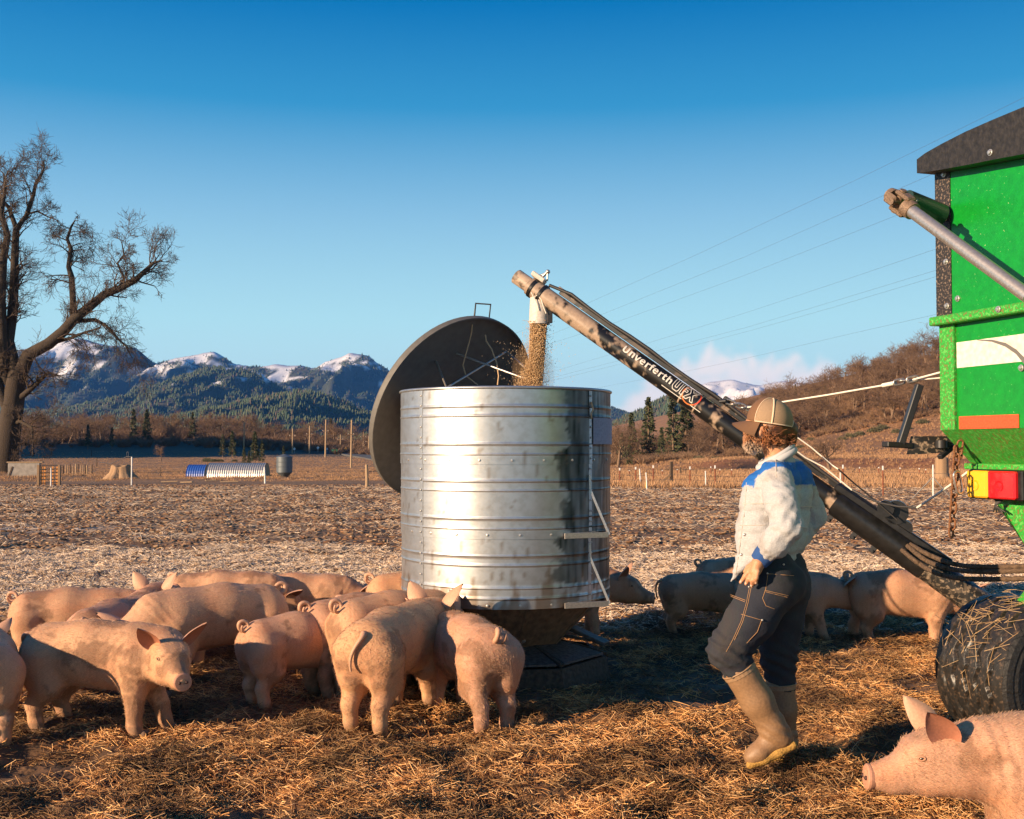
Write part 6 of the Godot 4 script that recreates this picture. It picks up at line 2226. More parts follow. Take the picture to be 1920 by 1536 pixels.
		if dirt > 0.28: return white.lerp(Color(0.36, 0.31, 0.27), clampf((dirt - 0.28) * 3.0, 0.0, 0.5))
		return white
	var jk := cloth("jacket", nt, M.jacket, o, paint, 0.0055, 1.0)
	mb = MB.new()
	var ring := []
	for i in 21:
		var a := TAU * i / 20.0
		ring.append(lp(1456, 853, 0.0) + Vector3(cos(a) * 0.076, 0.045 * cos(a), sin(a) * 0.072))
	mb.tube(ring, 0.013, 10, false)
	for i in ring.size(): ring[i] -= Vector3(0, 0.020, 0) + (ring[i] - lp(1456, 853, 0.0)) * Vector3(-0.10, 0, -0.10)
	mb.tube(ring, 0.018, 10, false)
	put("collar", mb, mat(Color(0.46, 0.455, 0.465), 0.8), o)
	mb = MB.new()
	mb.tube([lp(1439, 1033, 0.222), lp(1431, 1043, 0.212), lp(1423, 1053, 0.206), lp(1421, 1055, 0.205)], [0.050, 0.049, 0.044, 0.036], 22)
	put("cuff", mb, M.cuff, o)
	# quilting seams, snaps
	for l in [[[1392, 945], [1440, 944]], [[1385, 985], [1436, 985]], [[1500, 950], [1524, 950]], [[1500, 988], [1512, 990]], [[1400, 905], [1396, 960], [1388, 1020], [1380, 1075]], [[1455, 862], [1456, 896]]]:
		var pts := lay(jk[0], jk[1], l, 0.0005)
		if pts.size() > 1:
			mb = MB.new()
			mb.tube(pts, 0.0022, 5)
			put("seam", mb, mat(Color(0.48, 0.42, 0.37), 0.9), o)
	for q in [[1397, 1003], [1391, 1040]]:
		var at := lay(jk[0], jk[1], [q, [q[0] + 1, q[1]]], 0.002)
		if at.size():
			mb = MB.new()
			mb.ball(at[0], Vector3(0.008, 0.008, 0.005), 5, 10)
			put("snap", mb, M.bolt, o)
	# ---- jeans
	var legs := [
		bone([1442, 1062, 0.06], [1442, 1100, 0.08], 0.112, 0.125), bone([1468, 1062, -0.07], [1466, 1100, -0.08], 0.110, 0.125), bone([1478, 1092, 0.06], [1482, 1098, -0.07], 0.085, 0.085),
		bone([1442, 1100, 0.09], [1408, 1160, 0.12], 0.122, 0.108), bone([1408, 1160, 0.12], [1364, 1218, 0.13], 0.108, 0.086), bone([1364, 1218, 0.13], [1388, 1262, 0.13], 0.086, 0.076),
		bone([1466, 1100, -0.09], [1464, 1160, -0.10], 0.120, 0.104), bone([1464, 1160, -0.10], [1460, 1220, -0.10], 0.104, 0.084), bone([1460, 1220, -0.10], [1462, 1288, -0.10], 0.084, 0.076)]
	nt = nets(legs, 0.0105, 55.0)
	var knee := lp(1364, 1225, 0.13)
	var knee2 := lp(1460, 1235, -0.1)
	var dark := func(p: Vector3) -> Color:
		var c := Color(0.020, 0.026, 0.042)
		var w := N2.get_noise_3d(p.x * 300.0, p.y * 200.0, p.z * 300.0)
		return c.lerp(Color(0.052, 0.044, 0.038), clampf(0.25 + w * 0.9, 0.0, 0.75))
	# deep bunching above the boots: the cloth is gathered there
	var jv: PackedVector3Array = nt.v
	var jn := normals_of(jv, nt.ix)
	for i in jv.size():
		var g := maxf(1.0 - jv[i].distance_to(knee) / 0.16, 1.0 - jv[i].distance_to(knee2) / 0.15)
		if g > 0.0: jv[i] += jn[i] * g * 0.016 * sin((jv[i].y * 1.0 + jv[i].x * 0.5) * 120.0 + 3.0 * N2.get_noise_3d(jv[i].x * 700.0, jv[i].y * 500.0, jv[i].z * 700.0))
	nt.v = jv
	var jn2 := cloth("jeans", nt, M.denim, o, dark, 0.0050, 0.7)
	for l in [[[1406, 1100], [1400, 1130], [1390, 1165], [1374, 1200], [1362, 1222]], [[1409, 1101], [1403, 1131], [1393, 1166], [1377, 1201]], [[1438, 1076], [1490, 1080]], [[1440, 1076], [1436, 1105], [1430, 1122], [1436, 1136], [1452, 1142]], [[1434, 1107], [1478, 1117]], [[1390, 1152], [1428, 1163]], [[1428, 1163], [1420, 1185], [1400, 1206]], [[1366, 1114], [1398, 1126]], [[1367, 1117], [1397, 1129]], [[1436, 1110], [1476, 1120]]]:
		var pts := lay(jn2[0], jn2[1], l, 0.0012)
		if pts.size() > 1:
			mb = MB.new()
			mb.tube(pts, 0.0013, 4)
			put("stitching", mb, M.stitch, o)
	for q in [[1439, 1076], [1429, 1163], [1405, 1101], [1469, 1059]]:
		var at := lay(jn2[0], jn2[1], [q, [q[0] + 1, q[1]]], 0.002)
		if at.size():
			mb = MB.new()
			mb.ball(at[0], Vector3.ONE * 0.0055, 5, 8)
			put("rivet", mb, M.bolt, o)
	# ---- boots
	var near := [bone([1387, 1259, 0.13], [1420, 1315, 0.13], 0.080, 0.074), bone([1420, 1315, 0.13], [1449, 1364, 0.13], 0.074, 0.060), bone([1449, 1364, 0.13], [1466, 1384, 0.13], 0.060, 0.048), bone([1458, 1382, 0.13], [1424, 1410, 0.13], 0.050, 0.044), bone([1424, 1412, 0.15], [1410, 1420, 0.145], 0.036, 0.032), bone([1424, 1412, 0.11], [1410, 1420, 0.115], 0.036, 0.032)]
	var far := [bone([1461, 1286, -0.10], [1464, 1330, -0.10], 0.078, 0.072), bone([1464, 1330, -0.10], [1470, 1385, -0.10], 0.072, 0.060), bone([1470, 1385, -0.10], [1474, 1405, -0.10], 0.060, 0.046), bone([1470, 1402, -0.10], [1432, 1410, -0.10], 0.046, 0.036)]
	for b in [near, far]:
		nt = nets(b, 0.0095, 75.0)
		var ank: Vector3 = b[1][1]
		var v2: PackedVector3Array = nt.v
		var n2 := normals_of(v2, nt.ix)
		for i in v2.size():
			var g := 1.0 - v2[i].distance_to(ank) / 0.11
			if g > 0.0: v2[i] += n2[i] * g * 0.007 * sin(v2[i].y * 150.0 + v2[i].x * 70.0)
		nt.v = v2
		cloth("boot", nt, M.boot, o, null, 0.0016, 0.8)
	mb = MB.new()
	for b in [[near[0], lp(1415, 1305, 0.13)], [far[0], lp(1463, 1330, -0.10)]]:
		var a: Vector3 = b[0][0]
		var ax: Vector3 = (b[1] - a).normalized()
		var e := ax.cross(Vector3.BACK).normalized()
		var f := ax.cross(e)
		var pts := []
		for i in 25: pts.append(a - ax * 0.012 + (e * cos(TAU * i / 24.0) + f * sin(TAU * i / 24.0)) * 0.082)
		mb.tube(pts, 0.004, 6, false)
		for i in 24: mb.facet([pts[i], pts[i + 1], pts[i + 1] + ax * 0.022, pts[i] + ax * 0.022], a)
	put("boot_rim", mb, skin(mat(Color(0.36, 0.22, 0.12), 0.5), M.soft, 6.0), o)
	for s in [[[1487, 1398], [1460, 1411], [1433, 1424], [1407, 1434], 0.13], [[1482, 1420], [1465, 1422], [1445, 1423], [1428, 1421], -0.10]]:
		var sb := []
		for z in [-0.026, 0.026]:
			for i in 3: sb.append(bone([s[i][0], s[i][1], s[4] + z], [s[i + 1][0], s[i + 1][1], s[4] + z], 0.021, 0.021))
		nt = nets(sb, 0.008, 110.0)
		put_mesh("boot_sole", array_mesh(nt.v, normals_of(nt.v, nt.ix), PackedColorArray(), nt.ix), M.sole, o)
	# ---- cap
	var cc := lp(1444, 789, 0.0)
	var fw := Vector3(-0.93, 0.0, -0.36).normalized()
	var up := Vector3(0.15, 0.98, 0.02).normalized()
	fw = (fw - up * fw.dot(up)).normalized()
	var sd := up.cross(fw).normalized()    # the side towards the camera or away from it
	if sd.z < 0.0: sd = -sd
	var dome := func(az: float, el: float, lift: float) -> Vector3:
		var a := deg_to_rad(az)
		var e := deg_to_rad(el)
		var high := 0.108 * (1.0 + 0.10 * maxf(0.0, cos(a)) * sin(2.0 * e))
		var rr := 0.105 * (1.0 + 0.05 * absf(cos(a)))
		return cc + (fw * cos(a) + sd * sin(a)) * (rr + lift) * cos(e) + up * (high + lift) * sin(e)
	var patch := func(a0: float, a1: float, low: float, lift: float) -> ArrayMesh:
		var q := MB.new()
		for i in 14:
			for j in 9:
				var z0 := lerpf(a0, a1, i / 14.0)
				var z1 := lerpf(a0, a1, (i + 1) / 14.0)
				var e0 := lerpf(low, 90.0, j / 9.0)
				var e1 := lerpf(low, 90.0, (j + 1) / 9.0)
				var b := q.v.size()
				for c in [[z0, e0], [z1, e0], [z1, e1], [z0, e1]]:
					var p: Vector3 = dome.call(c[0], c[1], lift)
					q.v.append(p); q.n.append((p - cc).normalized()); q.c.append(Color.WHITE)
				var fn := (q.v[b + 2] - q.v[b]).cross(q.v[b + 1] - q.v[b])
				if fn.dot(q.n[b]) >= 0.0: q.ix.append_array([b, b + 1, b + 2, b, b + 2, b + 3])
				else: q.ix.append_array([b, b + 2, b + 1, b, b + 3, b + 2])
		return q.mesh()
	var cap := Node3D.new()
	cap.name = "cap"
	o.add_child(cap)
	put_mesh("front_panel", patch.call(-58.0, 58.0, -6.0, 0.002), M.cap_brown, cap)
	put_mesh("mesh_panel", patch.call(58.0, 180.0, -8.0, 0.0), M.cap_mesh, cap)
	put_mesh("mesh_panel", patch.call(180.0, 302.0, -8.0, 0.0), M.cap_mesh, cap)
	for l in [[58.0, 58.0, 0.0026], [104.0, 104.0, 0.0048], [-58.0, -58.0, 0.0026]]:
		mb = MB.new()
		var pts := []
		for i in 12: pts.append(dome.call(l[0], lerpf(-8.0, 88.0, i / 11.0), 0.001))
		mb.tube(pts, l[2], 6)
		put("trim", mb, M.cap_trim, cap)
	mb = MB.new()
	var pts2 := []
	for i in 25: pts2.append(dome.call(lerpf(58.0, 200.0, i / 24.0), -8.0 + (16.0 if i > 20 else 0.0), 0.001))
	mb.tube(pts2, 0.0032, 6)
	put("trim", mb, M.cap_trim, cap)
	mb = MB.new()
	mb.ball(dome.call(0.0, 90.0, 0.002), Vector3(0.008, 0.004, 0.008), 4, 8)
	put("button", mb, M.cap_brown, cap)
	mb = MB.new()
	for side in [0.0, -0.006]:
		for i in 16:
			for j in 6:
				var q := []
				for c in [[i, j], [i + 1, j], [i + 1, j + 1], [i, j + 1]]:
					var a := deg_to_rad(lerpf(-72.0, 72.0, c[0] / 16.0))
					var reach := lerpf(0.100, 0.100 + 0.080 * pow(cos(a), 0.6), c[1] / 6.0)
					var p: Vector3 = cc + (fw * cos(a) + sd * sin(a)) * reach - up * (0.012 + (0.006 + 0.060 * c[1] / 6.0) * sin(a) * sin(a) + (reach - 0.1) * 0.30) + up * side
					q.append(p)
				mb.facet(q, cc + up * (-1.0 if side == 0.0 else 1.0))
	put("brim", mb, M.cap_brown, cap)
	# ---- hair and beard
	var hb := [bone([1452, 800, 0.03], [1476, 808, 0.0], 0.062, 0.05), bone([1468, 808, -0.01], [1476, 826, -0.02], 0.055, 0.045), bone([1446, 812, 0.06], [1462, 828, 0.045], 0.030, 0.028)]
	nt = nets(hb, 0.008, 90.0)
	var hair_col := func(p: Vector3) -> Color: return Color(0.13, 0.048, 0.02) * (0.8 + 0.6 * N2.get_noise_3d(p.x * 900.0, p.y * 900.0, p.z * 900.0))
	cloth("hair", nt, M.hair, o, hair_col, 0.006, 1.4)
	mb = MB.new()
	for i in 900:
		var px := rg.randf_range(1430, 1484)
		var z := rg.randf_range(0.0, 0.085) if px < 1465 else rg.randf_range(-0.05, 0.05)
		if px < 1450: z = rg.randf_range(0.055, 0.085)
		var p := lp(px, rg.randf_range(797, 828), z)
		var q := [p]
		var dir := Vector3(rg.randf_range(-0.1, 0.6), -1, rg.randf_range(-0.2, 0.35)).normalized()
		for k in 4:
			dir = (dir + jitter(rg) * 0.55 + Vector3(0.12 * k, 0.16 * k, 0)).normalized()
			p += dir * 0.0105
			q.append(p)
		mb.col = Color(0.22, 0.075, 0.026).lerp(Color(0.46, 0.19, 0.07), rg.randf() * rg.randf()) * rg.randf_range(0.6, 1.2)
		mb.tube(q, [0.0022, 0.0022, 0.0018, 0.0014, 0.0006], 4, false)
	put("hair_locks", mb, M.hair, o)
	var bb := [bone([1414, 812, 0.02], [1410, 834, 0.0], 0.040, 0.036), bone([1425, 818, 0.045], [1414, 838, 0.02], 0.026, 0.03), bone([1404, 812, -0.03], [1405, 834, -0.02], 0.028, 0.026), bone([1410, 836, 0.0], [1413, 846, 0.0], 0.032, 0.018)]
	nt = nets(bb, 0.007, 110.0)
	var beard_col := func(p: Vector3) -> Color: return Color(0.33, 0.15, 0.07).lerp(Color(0.42, 0.30, 0.21), clampf((lp(1410, 824, 0).y - p.y) * 25.0 + N2.get_noise_3d(p.x * 800.0, p.y * 800.0, p.z * 800.0), 0.0, 1.0))
	cloth("beard", nt, M.hair, o, beard_col, 0.005, 1.6)
	mb = MB.new()
	for i in 620:
		var p := lp(rg.randf_range(1400, 1428), rg.randf_range(808, 842), rg.randf_range(0.0, 0.065))
		var q := [p]
		var dir := Vector3(-0.35, -0.8, 0.35).normalized()
		for k in 3:
			dir = (dir + jitter(rg) * 0.6).normalized()
			p += dir * 0.009
			q.append(p)
		mb.col = beard_col.call(p) * rg.randf_range(0.7, 1.35)
		mb.tube(q, [0.0019, 0.0018, 0.0014, 0.0006], 4, false)
	put("beard_strands", mb, M.hair, o)

# ---------------------------------------------------------------- pigs
func pig_bones(s: Dictionary) -> Dictionary:
	var hy := deg_to_rad(s.get("hy", 0.0))
	var hp := deg_to_rad(s.get("hp", -18.0))
	var bend: float = s.get("bend", 0.0)            # sideways curve of the trunk
	var nb := Vector3(0.335, 0.415 + s.get("neck", 0.0), bend * 0.5)
	var f := Vector3(cos(hp) * cos(hy), sin(hp), cos(hp) * sin(hy))
	var side := f.cross(Vector3.UP).normalized()
	var u := side.cross(f).normalized()
	var b := [
		[Vector3(-0.37, 0.405, bend * 0.6), Vector3(-0.10, 0.392, 0), 0.138, 0.158],
		[Vector3(-0.10, 0.392, 0), Vector3(0.20, 0.392, bend * 0.2), 0.158, 0.152],
		[Vector3(-0.24, 0.345, bend * 0.3), Vector3(0.12, 0.335, 0), 0.115, 0.135],
		[Vector3(0.20, 0.392, bend * 0.2), nb, 0.150, 0.118],
		[Vector3(0.25, 0.34, bend * 0.3), nb + f * 0.05 - u * 0.035, 0.115, 0.10],
		[nb, nb + f * 0.13 + u * 0.005, 0.116, 0.098],
		[nb + f * 0.13 + u * 0.012, nb + f * 0.215 + u * 0.008, 0.090, 0.074],
		[nb + f * 0.10 - u * 0.05 + side * 0.035, nb + f * 0.19 - u * 0.058 + side * 0.028, 0.066, 0.050],
		[nb + f * 0.10 - u * 0.05 - side * 0.035, nb + f * 0.19 - u * 0.058 - side * 0.028, 0.066, 0.050],
		[nb + f * 0.215 - u * 0.005, nb + f * 0.30 - u * 0.030, 0.066, 0.047],
		[nb + f * 0.30 - u * 0.030, nb + f * 0.375 - u * 0.036, 0.046, 0.043],
		[nb + f * 0.21 - u * 0.065, nb + f * 0.325 - u * 0.070, 0.034, 0.024],
		[nb + f * 0.19 + u * 0.060 + side * 0.052, nb + f * 0.235 + u * 0.052 + side * 0.050, 0.024, 0.017],
		[nb + f * 0.19 + u * 0.060 - side * 0.052, nb + f * 0.235 + u * 0.052 - side * 0.050, 0.024, 0.017]]
	var w: Array = s.get("legs", [0.0, 0.0, 0.0, 0.0])    # how far each foot is forward: rear near, rear far, front near, front far
	var hooves := []
	for i in 4:
		var z := 0.082 if i % 2 == 0 else -0.082
		var fw: float = w[i]
		var lift: float = s.get("lift", [0.0, 0.0, 0.0, 0.0])[i]
		if i < 2:
			z += bend * 0.5
			var hip := Vector3(-0.375, 0.365, z * 1.02)
			var knee := Vector3(-0.315 + fw * 0.25, 0.235 + lift * 0.3, z * 1.12)
			var hock := Vector3(-0.405 + fw * 0.62, 0.142 + lift * 0.7, z * 1.12)
			var fet := Vector3(-0.385 + fw * 0.95, 0.055 + lift, z * 1.12)
			var toe := Vector3(-0.365 + fw, 0.016 + lift, z * 1.12)
			b.append([hip, knee, 0.106, 0.068])
			b.append([hip + Vector3(-0.02, 0.02, 0), Vector3(-0.405, 0.27, z * 1.05), 0.092, 0.068])
			b.append([knee, hock, 0.064, 0.036])
			b.append([hock, fet, 0.034, 0.028])
			b.append([fet, toe, 0.029, 0.029])
			hooves.append(toe)
		else:
			z += bend * 0.3
			var sh := Vector3(0.235, 0.36, z * 0.95)
			var elb := Vector3(0.215 + fw * 0.18, 0.225, z * 1.12)
			var car := Vector3(0.235 + fw * 0.62, 0.13 + lift * 0.6, z * 1.1)
			var fet := Vector3(0.235 + fw * 0.93, 0.05 + lift, z * 1.1)
			var toe := Vector3(0.252 + fw, 0.016 + lift, z * 1.1)
			b.append([sh, elb, 0.108, 0.058])
			b.append([elb, car, 0.053, 0.036])
			b.append([car, fet, 0.034, 0.028])
			b.append([fet, toe, 0.029, 0.029])
			hooves.append(toe)
	var short := 0.87
	for q in b:
		if (q[0] - nb).dot(f) < 0.02:
			q[2] *= 0.96; q[3] *= 0.97
		for e in 2:
			var p: Vector3 = q[e]
			if (p - nb).dot(f) < 0.02: p.z *= 0.90
			if p.x < nb.x + 0.001 and (p - nb).dot(f) < 0.02:
				p.x *= short
				if p.y > 0.37: p.y += 0.018 * cos(clampf((p.x + 0.06) / 0.4, -1.0, 1.0) * PI / 2.0)
			else: p -= Vector3(nb.x * (1.0 - short), 0, 0)
			q[e] = p
	for i in 4: hooves[i] = Vector3(hooves[i].x * short, hooves[i].y, hooves[i].z * 0.90)
	nb.x *= short
	return {"b": b, "nb": nb, "f": f, "u": u, "side": side, "hooves": hooves, "rump": Vector3(-0.43, 0.468, bend * 0.6)}

func pig_color(p: Vector3, sd: float, head: Vector3) -> Color:
	var base := Color(0.67, 0.37, 0.212)
	var own := sin(sd * 1.7)          # every pig has a tone of its own
	base = Color(base.r * (1.0 + 0.05 * own), base.g * (1.0 + 0.06 * own), base.b * (1.0 + 0.07 * sin(sd * 2.9)))
	var c := base * (0.94 + 0.16 * N1.get_noise_3d(p.x * 300.0 + sd, p.y * 300.0, p.z * 300.0))
	var ruddy := N2.get_noise_3d(p.x * 420.0, p.y * 420.0 + sd, p.z * 420.0)
	c = c.lerp(Color(0.58, 0.265, 0.135), clampf(ruddy * 1.2, 0.0, 0.6))
	# mud splashes with their own edges: mostly low down and on the hams
	var dirt := N3.get_noise_3d(p.x * 330.0 + sd * 3.0, p.y * 330.0, p.z * 330.0) + 0.30 * N2.get_noise_3d(p.x * 1500.0, p.y * 1500.0, p.z * 1500.0 + sd)
	var limit := (0.20 if p.y > 0.22 else 0.06) + 0.06 * sin(sd * 4.1)
	if dirt > limit: c = c.lerp(Color(0.25, 0.125, 0.062), clampf((dirt - limit) * 6.0, 0.0, 0.66))
	if p.y < 0.05: c = c.lerp(Color(0.24, 0.15, 0.09), 0.45 + 0.4 * ruddy)
	return c

func ear_mesh(base: Vector3, dir: Vector3, face: Vector3, ln: float, wd: float) -> MB:
	var mb := MB.new()
	var across := dir.cross(face).normalized()
	face = across.cross(dir).normalized()
	var rows := 9
	var cols := 6
	var grid := []
	for i in rows + 1:
		var t := i / float(rows)
		var w := wd * (0.62 + 0.75 * sin(PI * pow(t, 0.75)) * 0.62) * pow(maxf(0.0, 1.0 - pow(t, 2.6)), 0.62)
		var row := []
		for j in cols + 1:
			var v := j / float(cols) * 2.0 - 1.0
			var cup := 0.55 * wd * v * v * (1.0 - 0.75 * t)
			row.append(base + dir * (t * ln) + across * v * w + face * (cup + 0.028 * t * t) )
		grid.append(row)
	for side in 2:
		var lift := face * (0.003 if side == 0 else -0.003)
		mb.col = Color(0.46, 0.185, 0.11) if side == 0 else Color(0.62, 0.345, 0.21)
		var b0 := mb.v.size()
		for i in rows + 1:
			for j in cols + 1:
				var dx: Vector3 = grid[i][mini(j + 1, cols)] - grid[i][maxi(j - 1, 0)]
				var dy: Vector3 = grid[mini(i + 1, rows)][j] - grid[maxi(i - 1, 0)][j]
				var nn := dx.cross(dy).normalized()
				if nn.dot(face) < 0.0: nn = -nn
				var edge := 1.0 if j > 0 and j < cols and i < rows else 0.2
				mb.v.append(grid[i][j] + lift * edge); mb.n.append(nn if side == 0 else -nn); mb.c.append(mb.col)
		for i in rows:
			for j in cols:
				var p := b0 + i * (cols + 1) + j
				var q := [p, p + 1, p + cols + 2, p, p + cols + 2, p + cols + 1]
				var fn := (mb.v[q[2]] - mb.v[q[0]]).cross(mb.v[q[1]] - mb.v[q[0]]) + (mb.v[q[5]] - mb.v[q[3]]).cross(mb.v[q[4]] - mb.v[q[3]])
				if fn.dot(mb.n[p]) < 0.0: q.reverse()
				mb.ix.append_array(q)
	return mb

func make_pig(s: Dictionary) -> void:
	var size: float = s.get("s", 1.0)
	var at := Vector3.ZERO
	if s.has("tx"):      # set out from where its tail is
		var r := on_ground(s.tx, s.td)
		var hd := deg_to_rad(s.yaw)
		var c := r + Vector3(cos(hd), 0, -sin(hd)) * 0.44 * size
		at = Vector3(c.x, gh(c.x, c.z), c.z)
		s.px = s.tx; s.d = s.td
	else: at = on_ground(s.px, s.d)
	var o := thing("pig", s.label, "pig", at, deg_to_rad(s.yaw), "pigs round the feed silo")
	o.scale = Vector3.ONE * size
	var k := pig_bones(s)
	var nt := nets(k.b, s.get("cell", 0.0165), 58.0)
	var vs: PackedVector3Array = nt.v
	var ns := normals_of(vs, nt.ix)
	var sd: float = s.px * 7.0 + s.d * 31.0
	for i in vs.size():
		var p := vs[i]
		vs[i] = p + ns[i] * (0.004 * N2.get_noise_3d(p.x * 500.0 + sd, p.y * 500.0, p.z * 500.0))
		# wrinkles over the snout and folds of the neck
		var sn: float = (p - k.nb).dot(k.f)
		if sn > 0.25 and sn < 0.40 and (p - k.nb).dot(k.u) > -0.05: vs[i] += ns[i] * 0.0020 * sin(sn * 330.0 + 2.0 * N2.get_noise_3d(p.x * 900.0, p.y * 900.0, p.z * 900.0))
		var t: float = (p - k.nb).dot(k.f)
		if t > -0.09 and t < 0.07: vs[i] += ns[i] * 0.0022 * sin(t * 150.0 + 2.5 * N2.get_noise_3d(p.x * 300.0, p.y * 300.0 + sd, p.z * 300.0)) * maxf(0.0, 1.0 - absf(t + 0.01) / 0.08)
	ns = normals_of(vs, nt.ix)
	var cs := PackedColorArray()
	for p in vs: cs.append(pig_color(p, sd, k.nb))
	put_mesh("body", array_mesh(vs, ns, cs, nt.ix), M.pig, o)
	var rg := RandomNumberGenerator.new()
	rg.seed = int(sd)
	var hairs := []
	var want: int = s.get("hairs", 3500)
	while hairs.size() < want:
		var i := rg.randi() % vs.size()
		var p := vs[i]
		if p.y < 0.10 or (p - k.nb).dot(k.f) > 0.30: continue
		var n := ns[i]
		var back := (Vector3(-1, -0.35, 0) - n * n.dot(Vector3(-1, -0.35, 0))).normalized()
		var dir := (back + n * rg.randf_range(0.25, 0.75) + jitter(rg) * 0.3).normalized()
		var zz := dir.cross(n).normalized()
		var ln := rg.randf_range(0.007, 0.016)
		var q := p + jitter(rg) * 0.007
		q -= n * (q - p).dot(n)
		hairs.append([Transform3D(Basis(dir * ln, zz.cross(dir) * 0.022, zz * 0.022), q + dir * ln * 0.45), Color(0.64, 0.38, 0.23) * rg.randf_range(0.55, 1.2)])
	scatter("bristles", "", "", M.bristle_mesh, M.straw, hairs, o)
	# snout disc and nostrils
	var f: Vector3 = k.f
	var u: Vector3 = k.u
	var side: Vector3 = k.side
	var tip: Vector3 = k.nb + f * 0.406 - u * 0.036
	var nz := (f * 0.97 + u * 0.16).normalized()
	var nx := nz.cross(u).normalized()
	var xf := Transform3D(Basis(nx, nz, nx.cross(nz)), tip)
	var mb := MB.new()
	mb.col = Color(0.58, 0.28, 0.17)
	mb.lathe([Vector2(0.038, -0.03), Vector2(0.0435, -0.012), Vector2(0.0455, -0.004), Vector2(0.0445, 0.003), Vector2(0.039, 0.007), Vector2(0.02, 0.008), Vector2(0.0, 0.007)], 20, xf)
	put("snout", mb, M.ear, o)
	mb = MB.new()
	for q in [-1.0, 1.0]: mb.ball(tip + nz * 0.008 + nx * 0.017 * q, Vector3(0.0085, 0.0085, 0.0085), 5, 8)
	put("nostrils", mb, M.nostril, o)
	mb = MB.new()
	mb.tube([k.nb + f * 0.375 - u * 0.077 , k.nb + f * 0.31 - u * 0.083 + side * 0.030, k.nb + f * 0.245 - u * 0.072 + side * 0.050], 0.004, 5)
	mb.tube([k.nb + f * 0.375 - u * 0.077 , k.nb + f * 0.31 - u * 0.083 - side * 0.030, k.nb + f * 0.245 - u * 0.072 - side * 0.050], 0.004, 5)
	put("mouth", mb, M.nostril, o)
	var er: Array = s.get("ears", [0.0, 0.0])
	for q in 2:
		var sg := 1.0 if q == 0 else -1.0
		var base: Vector3 = k.nb + f * 0.125 + u * 0.075 + side * 0.062 * sg
		var es: Vector3 = s.get("ear_dir", Vector3(0.78, 0.60, 0.22))
		var dir: Vector3 = (u * es.x + side * es.y * sg + f * es.z).normalized()
		var face := (f * 0.75 + side * 0.55 * sg - u * 0.2).normalized()
		if es.y < 0.4: face = (side * sg + f * 0.35).normalized()
		put("ear", ear_mesh(base, dir, face, 0.165, 0.050), M.ear, o)
		# the eye lies in the skin between brow and cheek
		var spot := Vector3.ZERO
		var out := Vector3.UP
		var best := 1e9
		for i in vs.size():
			var w: Vector3 = vs[i] - k.nb
			if w.dot(side) * sg < 0.02: continue
			var off := absf(w.dot(f) - 0.235) + absf(w.dot(u) - 0.036)
			if off < best:
				best = off; spot = vs[i]; out = ns[i]
		mb = MB.new()
		mb.ball(spot - out * 0.003, Vector3(0.0085, 0.0075, 0.0085), 6, 8)
		put("eye", mb, M.eye, o)
		mb = MB.new()
		mb.col = Color(0.50, 0.25, 0.14)
		var lid := []
		var e1 := out.cross(u).normalized()
		var e2 := out.cross(e1).normalized()
		for i in 13:
			var a := TAU * i / 12.0
			lid.append(spot + e1 * cos(a) * 0.0115 + e2 * sin(a) * 0.0062 + out * 0.0005)
		mb.tube(lid, 0.0042, 6, false)
		put("eyelid", mb, M.ear, o)
	# tail
	mb = MB.new()
	mb.col = Color(0.62, 0.345, 0.21)
	var r: Vector3 = k.rump
	var pts := []
	var rad := []
	if s.get("tail", "curl") == "curl":
		for i in 26:
			var t := i / 25.0
			var a := -0.6 + t * TAU * 1.18
			var rr := 0.036 - 0.010 * t
			pts.append(r + Vector3(-0.012 - 0.020 * minf(1.0, t * 5.0) + 0.0 - cos(a) * rr * 0.95 + 0.028, 0.022 + sin(a) * rr + 0.022, (t - 0.4) * 0.052))
			rad.append(lerpf(0.0145, 0.0065, t))
		pts.insert(0, r + Vector3(0.035, 0.0, 0.0)); rad.insert(0, 0.017)
	else:
		for i in 14:
			var t := i / 13.0
			pts.append(r + Vector3(0.03 - 0.075 * sin(t * 2.2), 0.015 + 0.02 * sin(t * 4.0) - 0.15 * t * t, 0.03 * sin(t * 5.0)))
			rad.append(lerpf(0.016, 0.006, t))
	mb.tube(pts, rad, 9)
	put("tail", mb, M.ear, o)
	for h in k.hooves:
		mb = MB.new()
		for q in [-1.0, 1.0]:
			mb.ball(h + Vector3(0.020, -0.006, 0.0125 * q), Vector3(0.024, 0.018, 0.0135), 5, 8)
		put("hoof", mb, M.hoof, o)

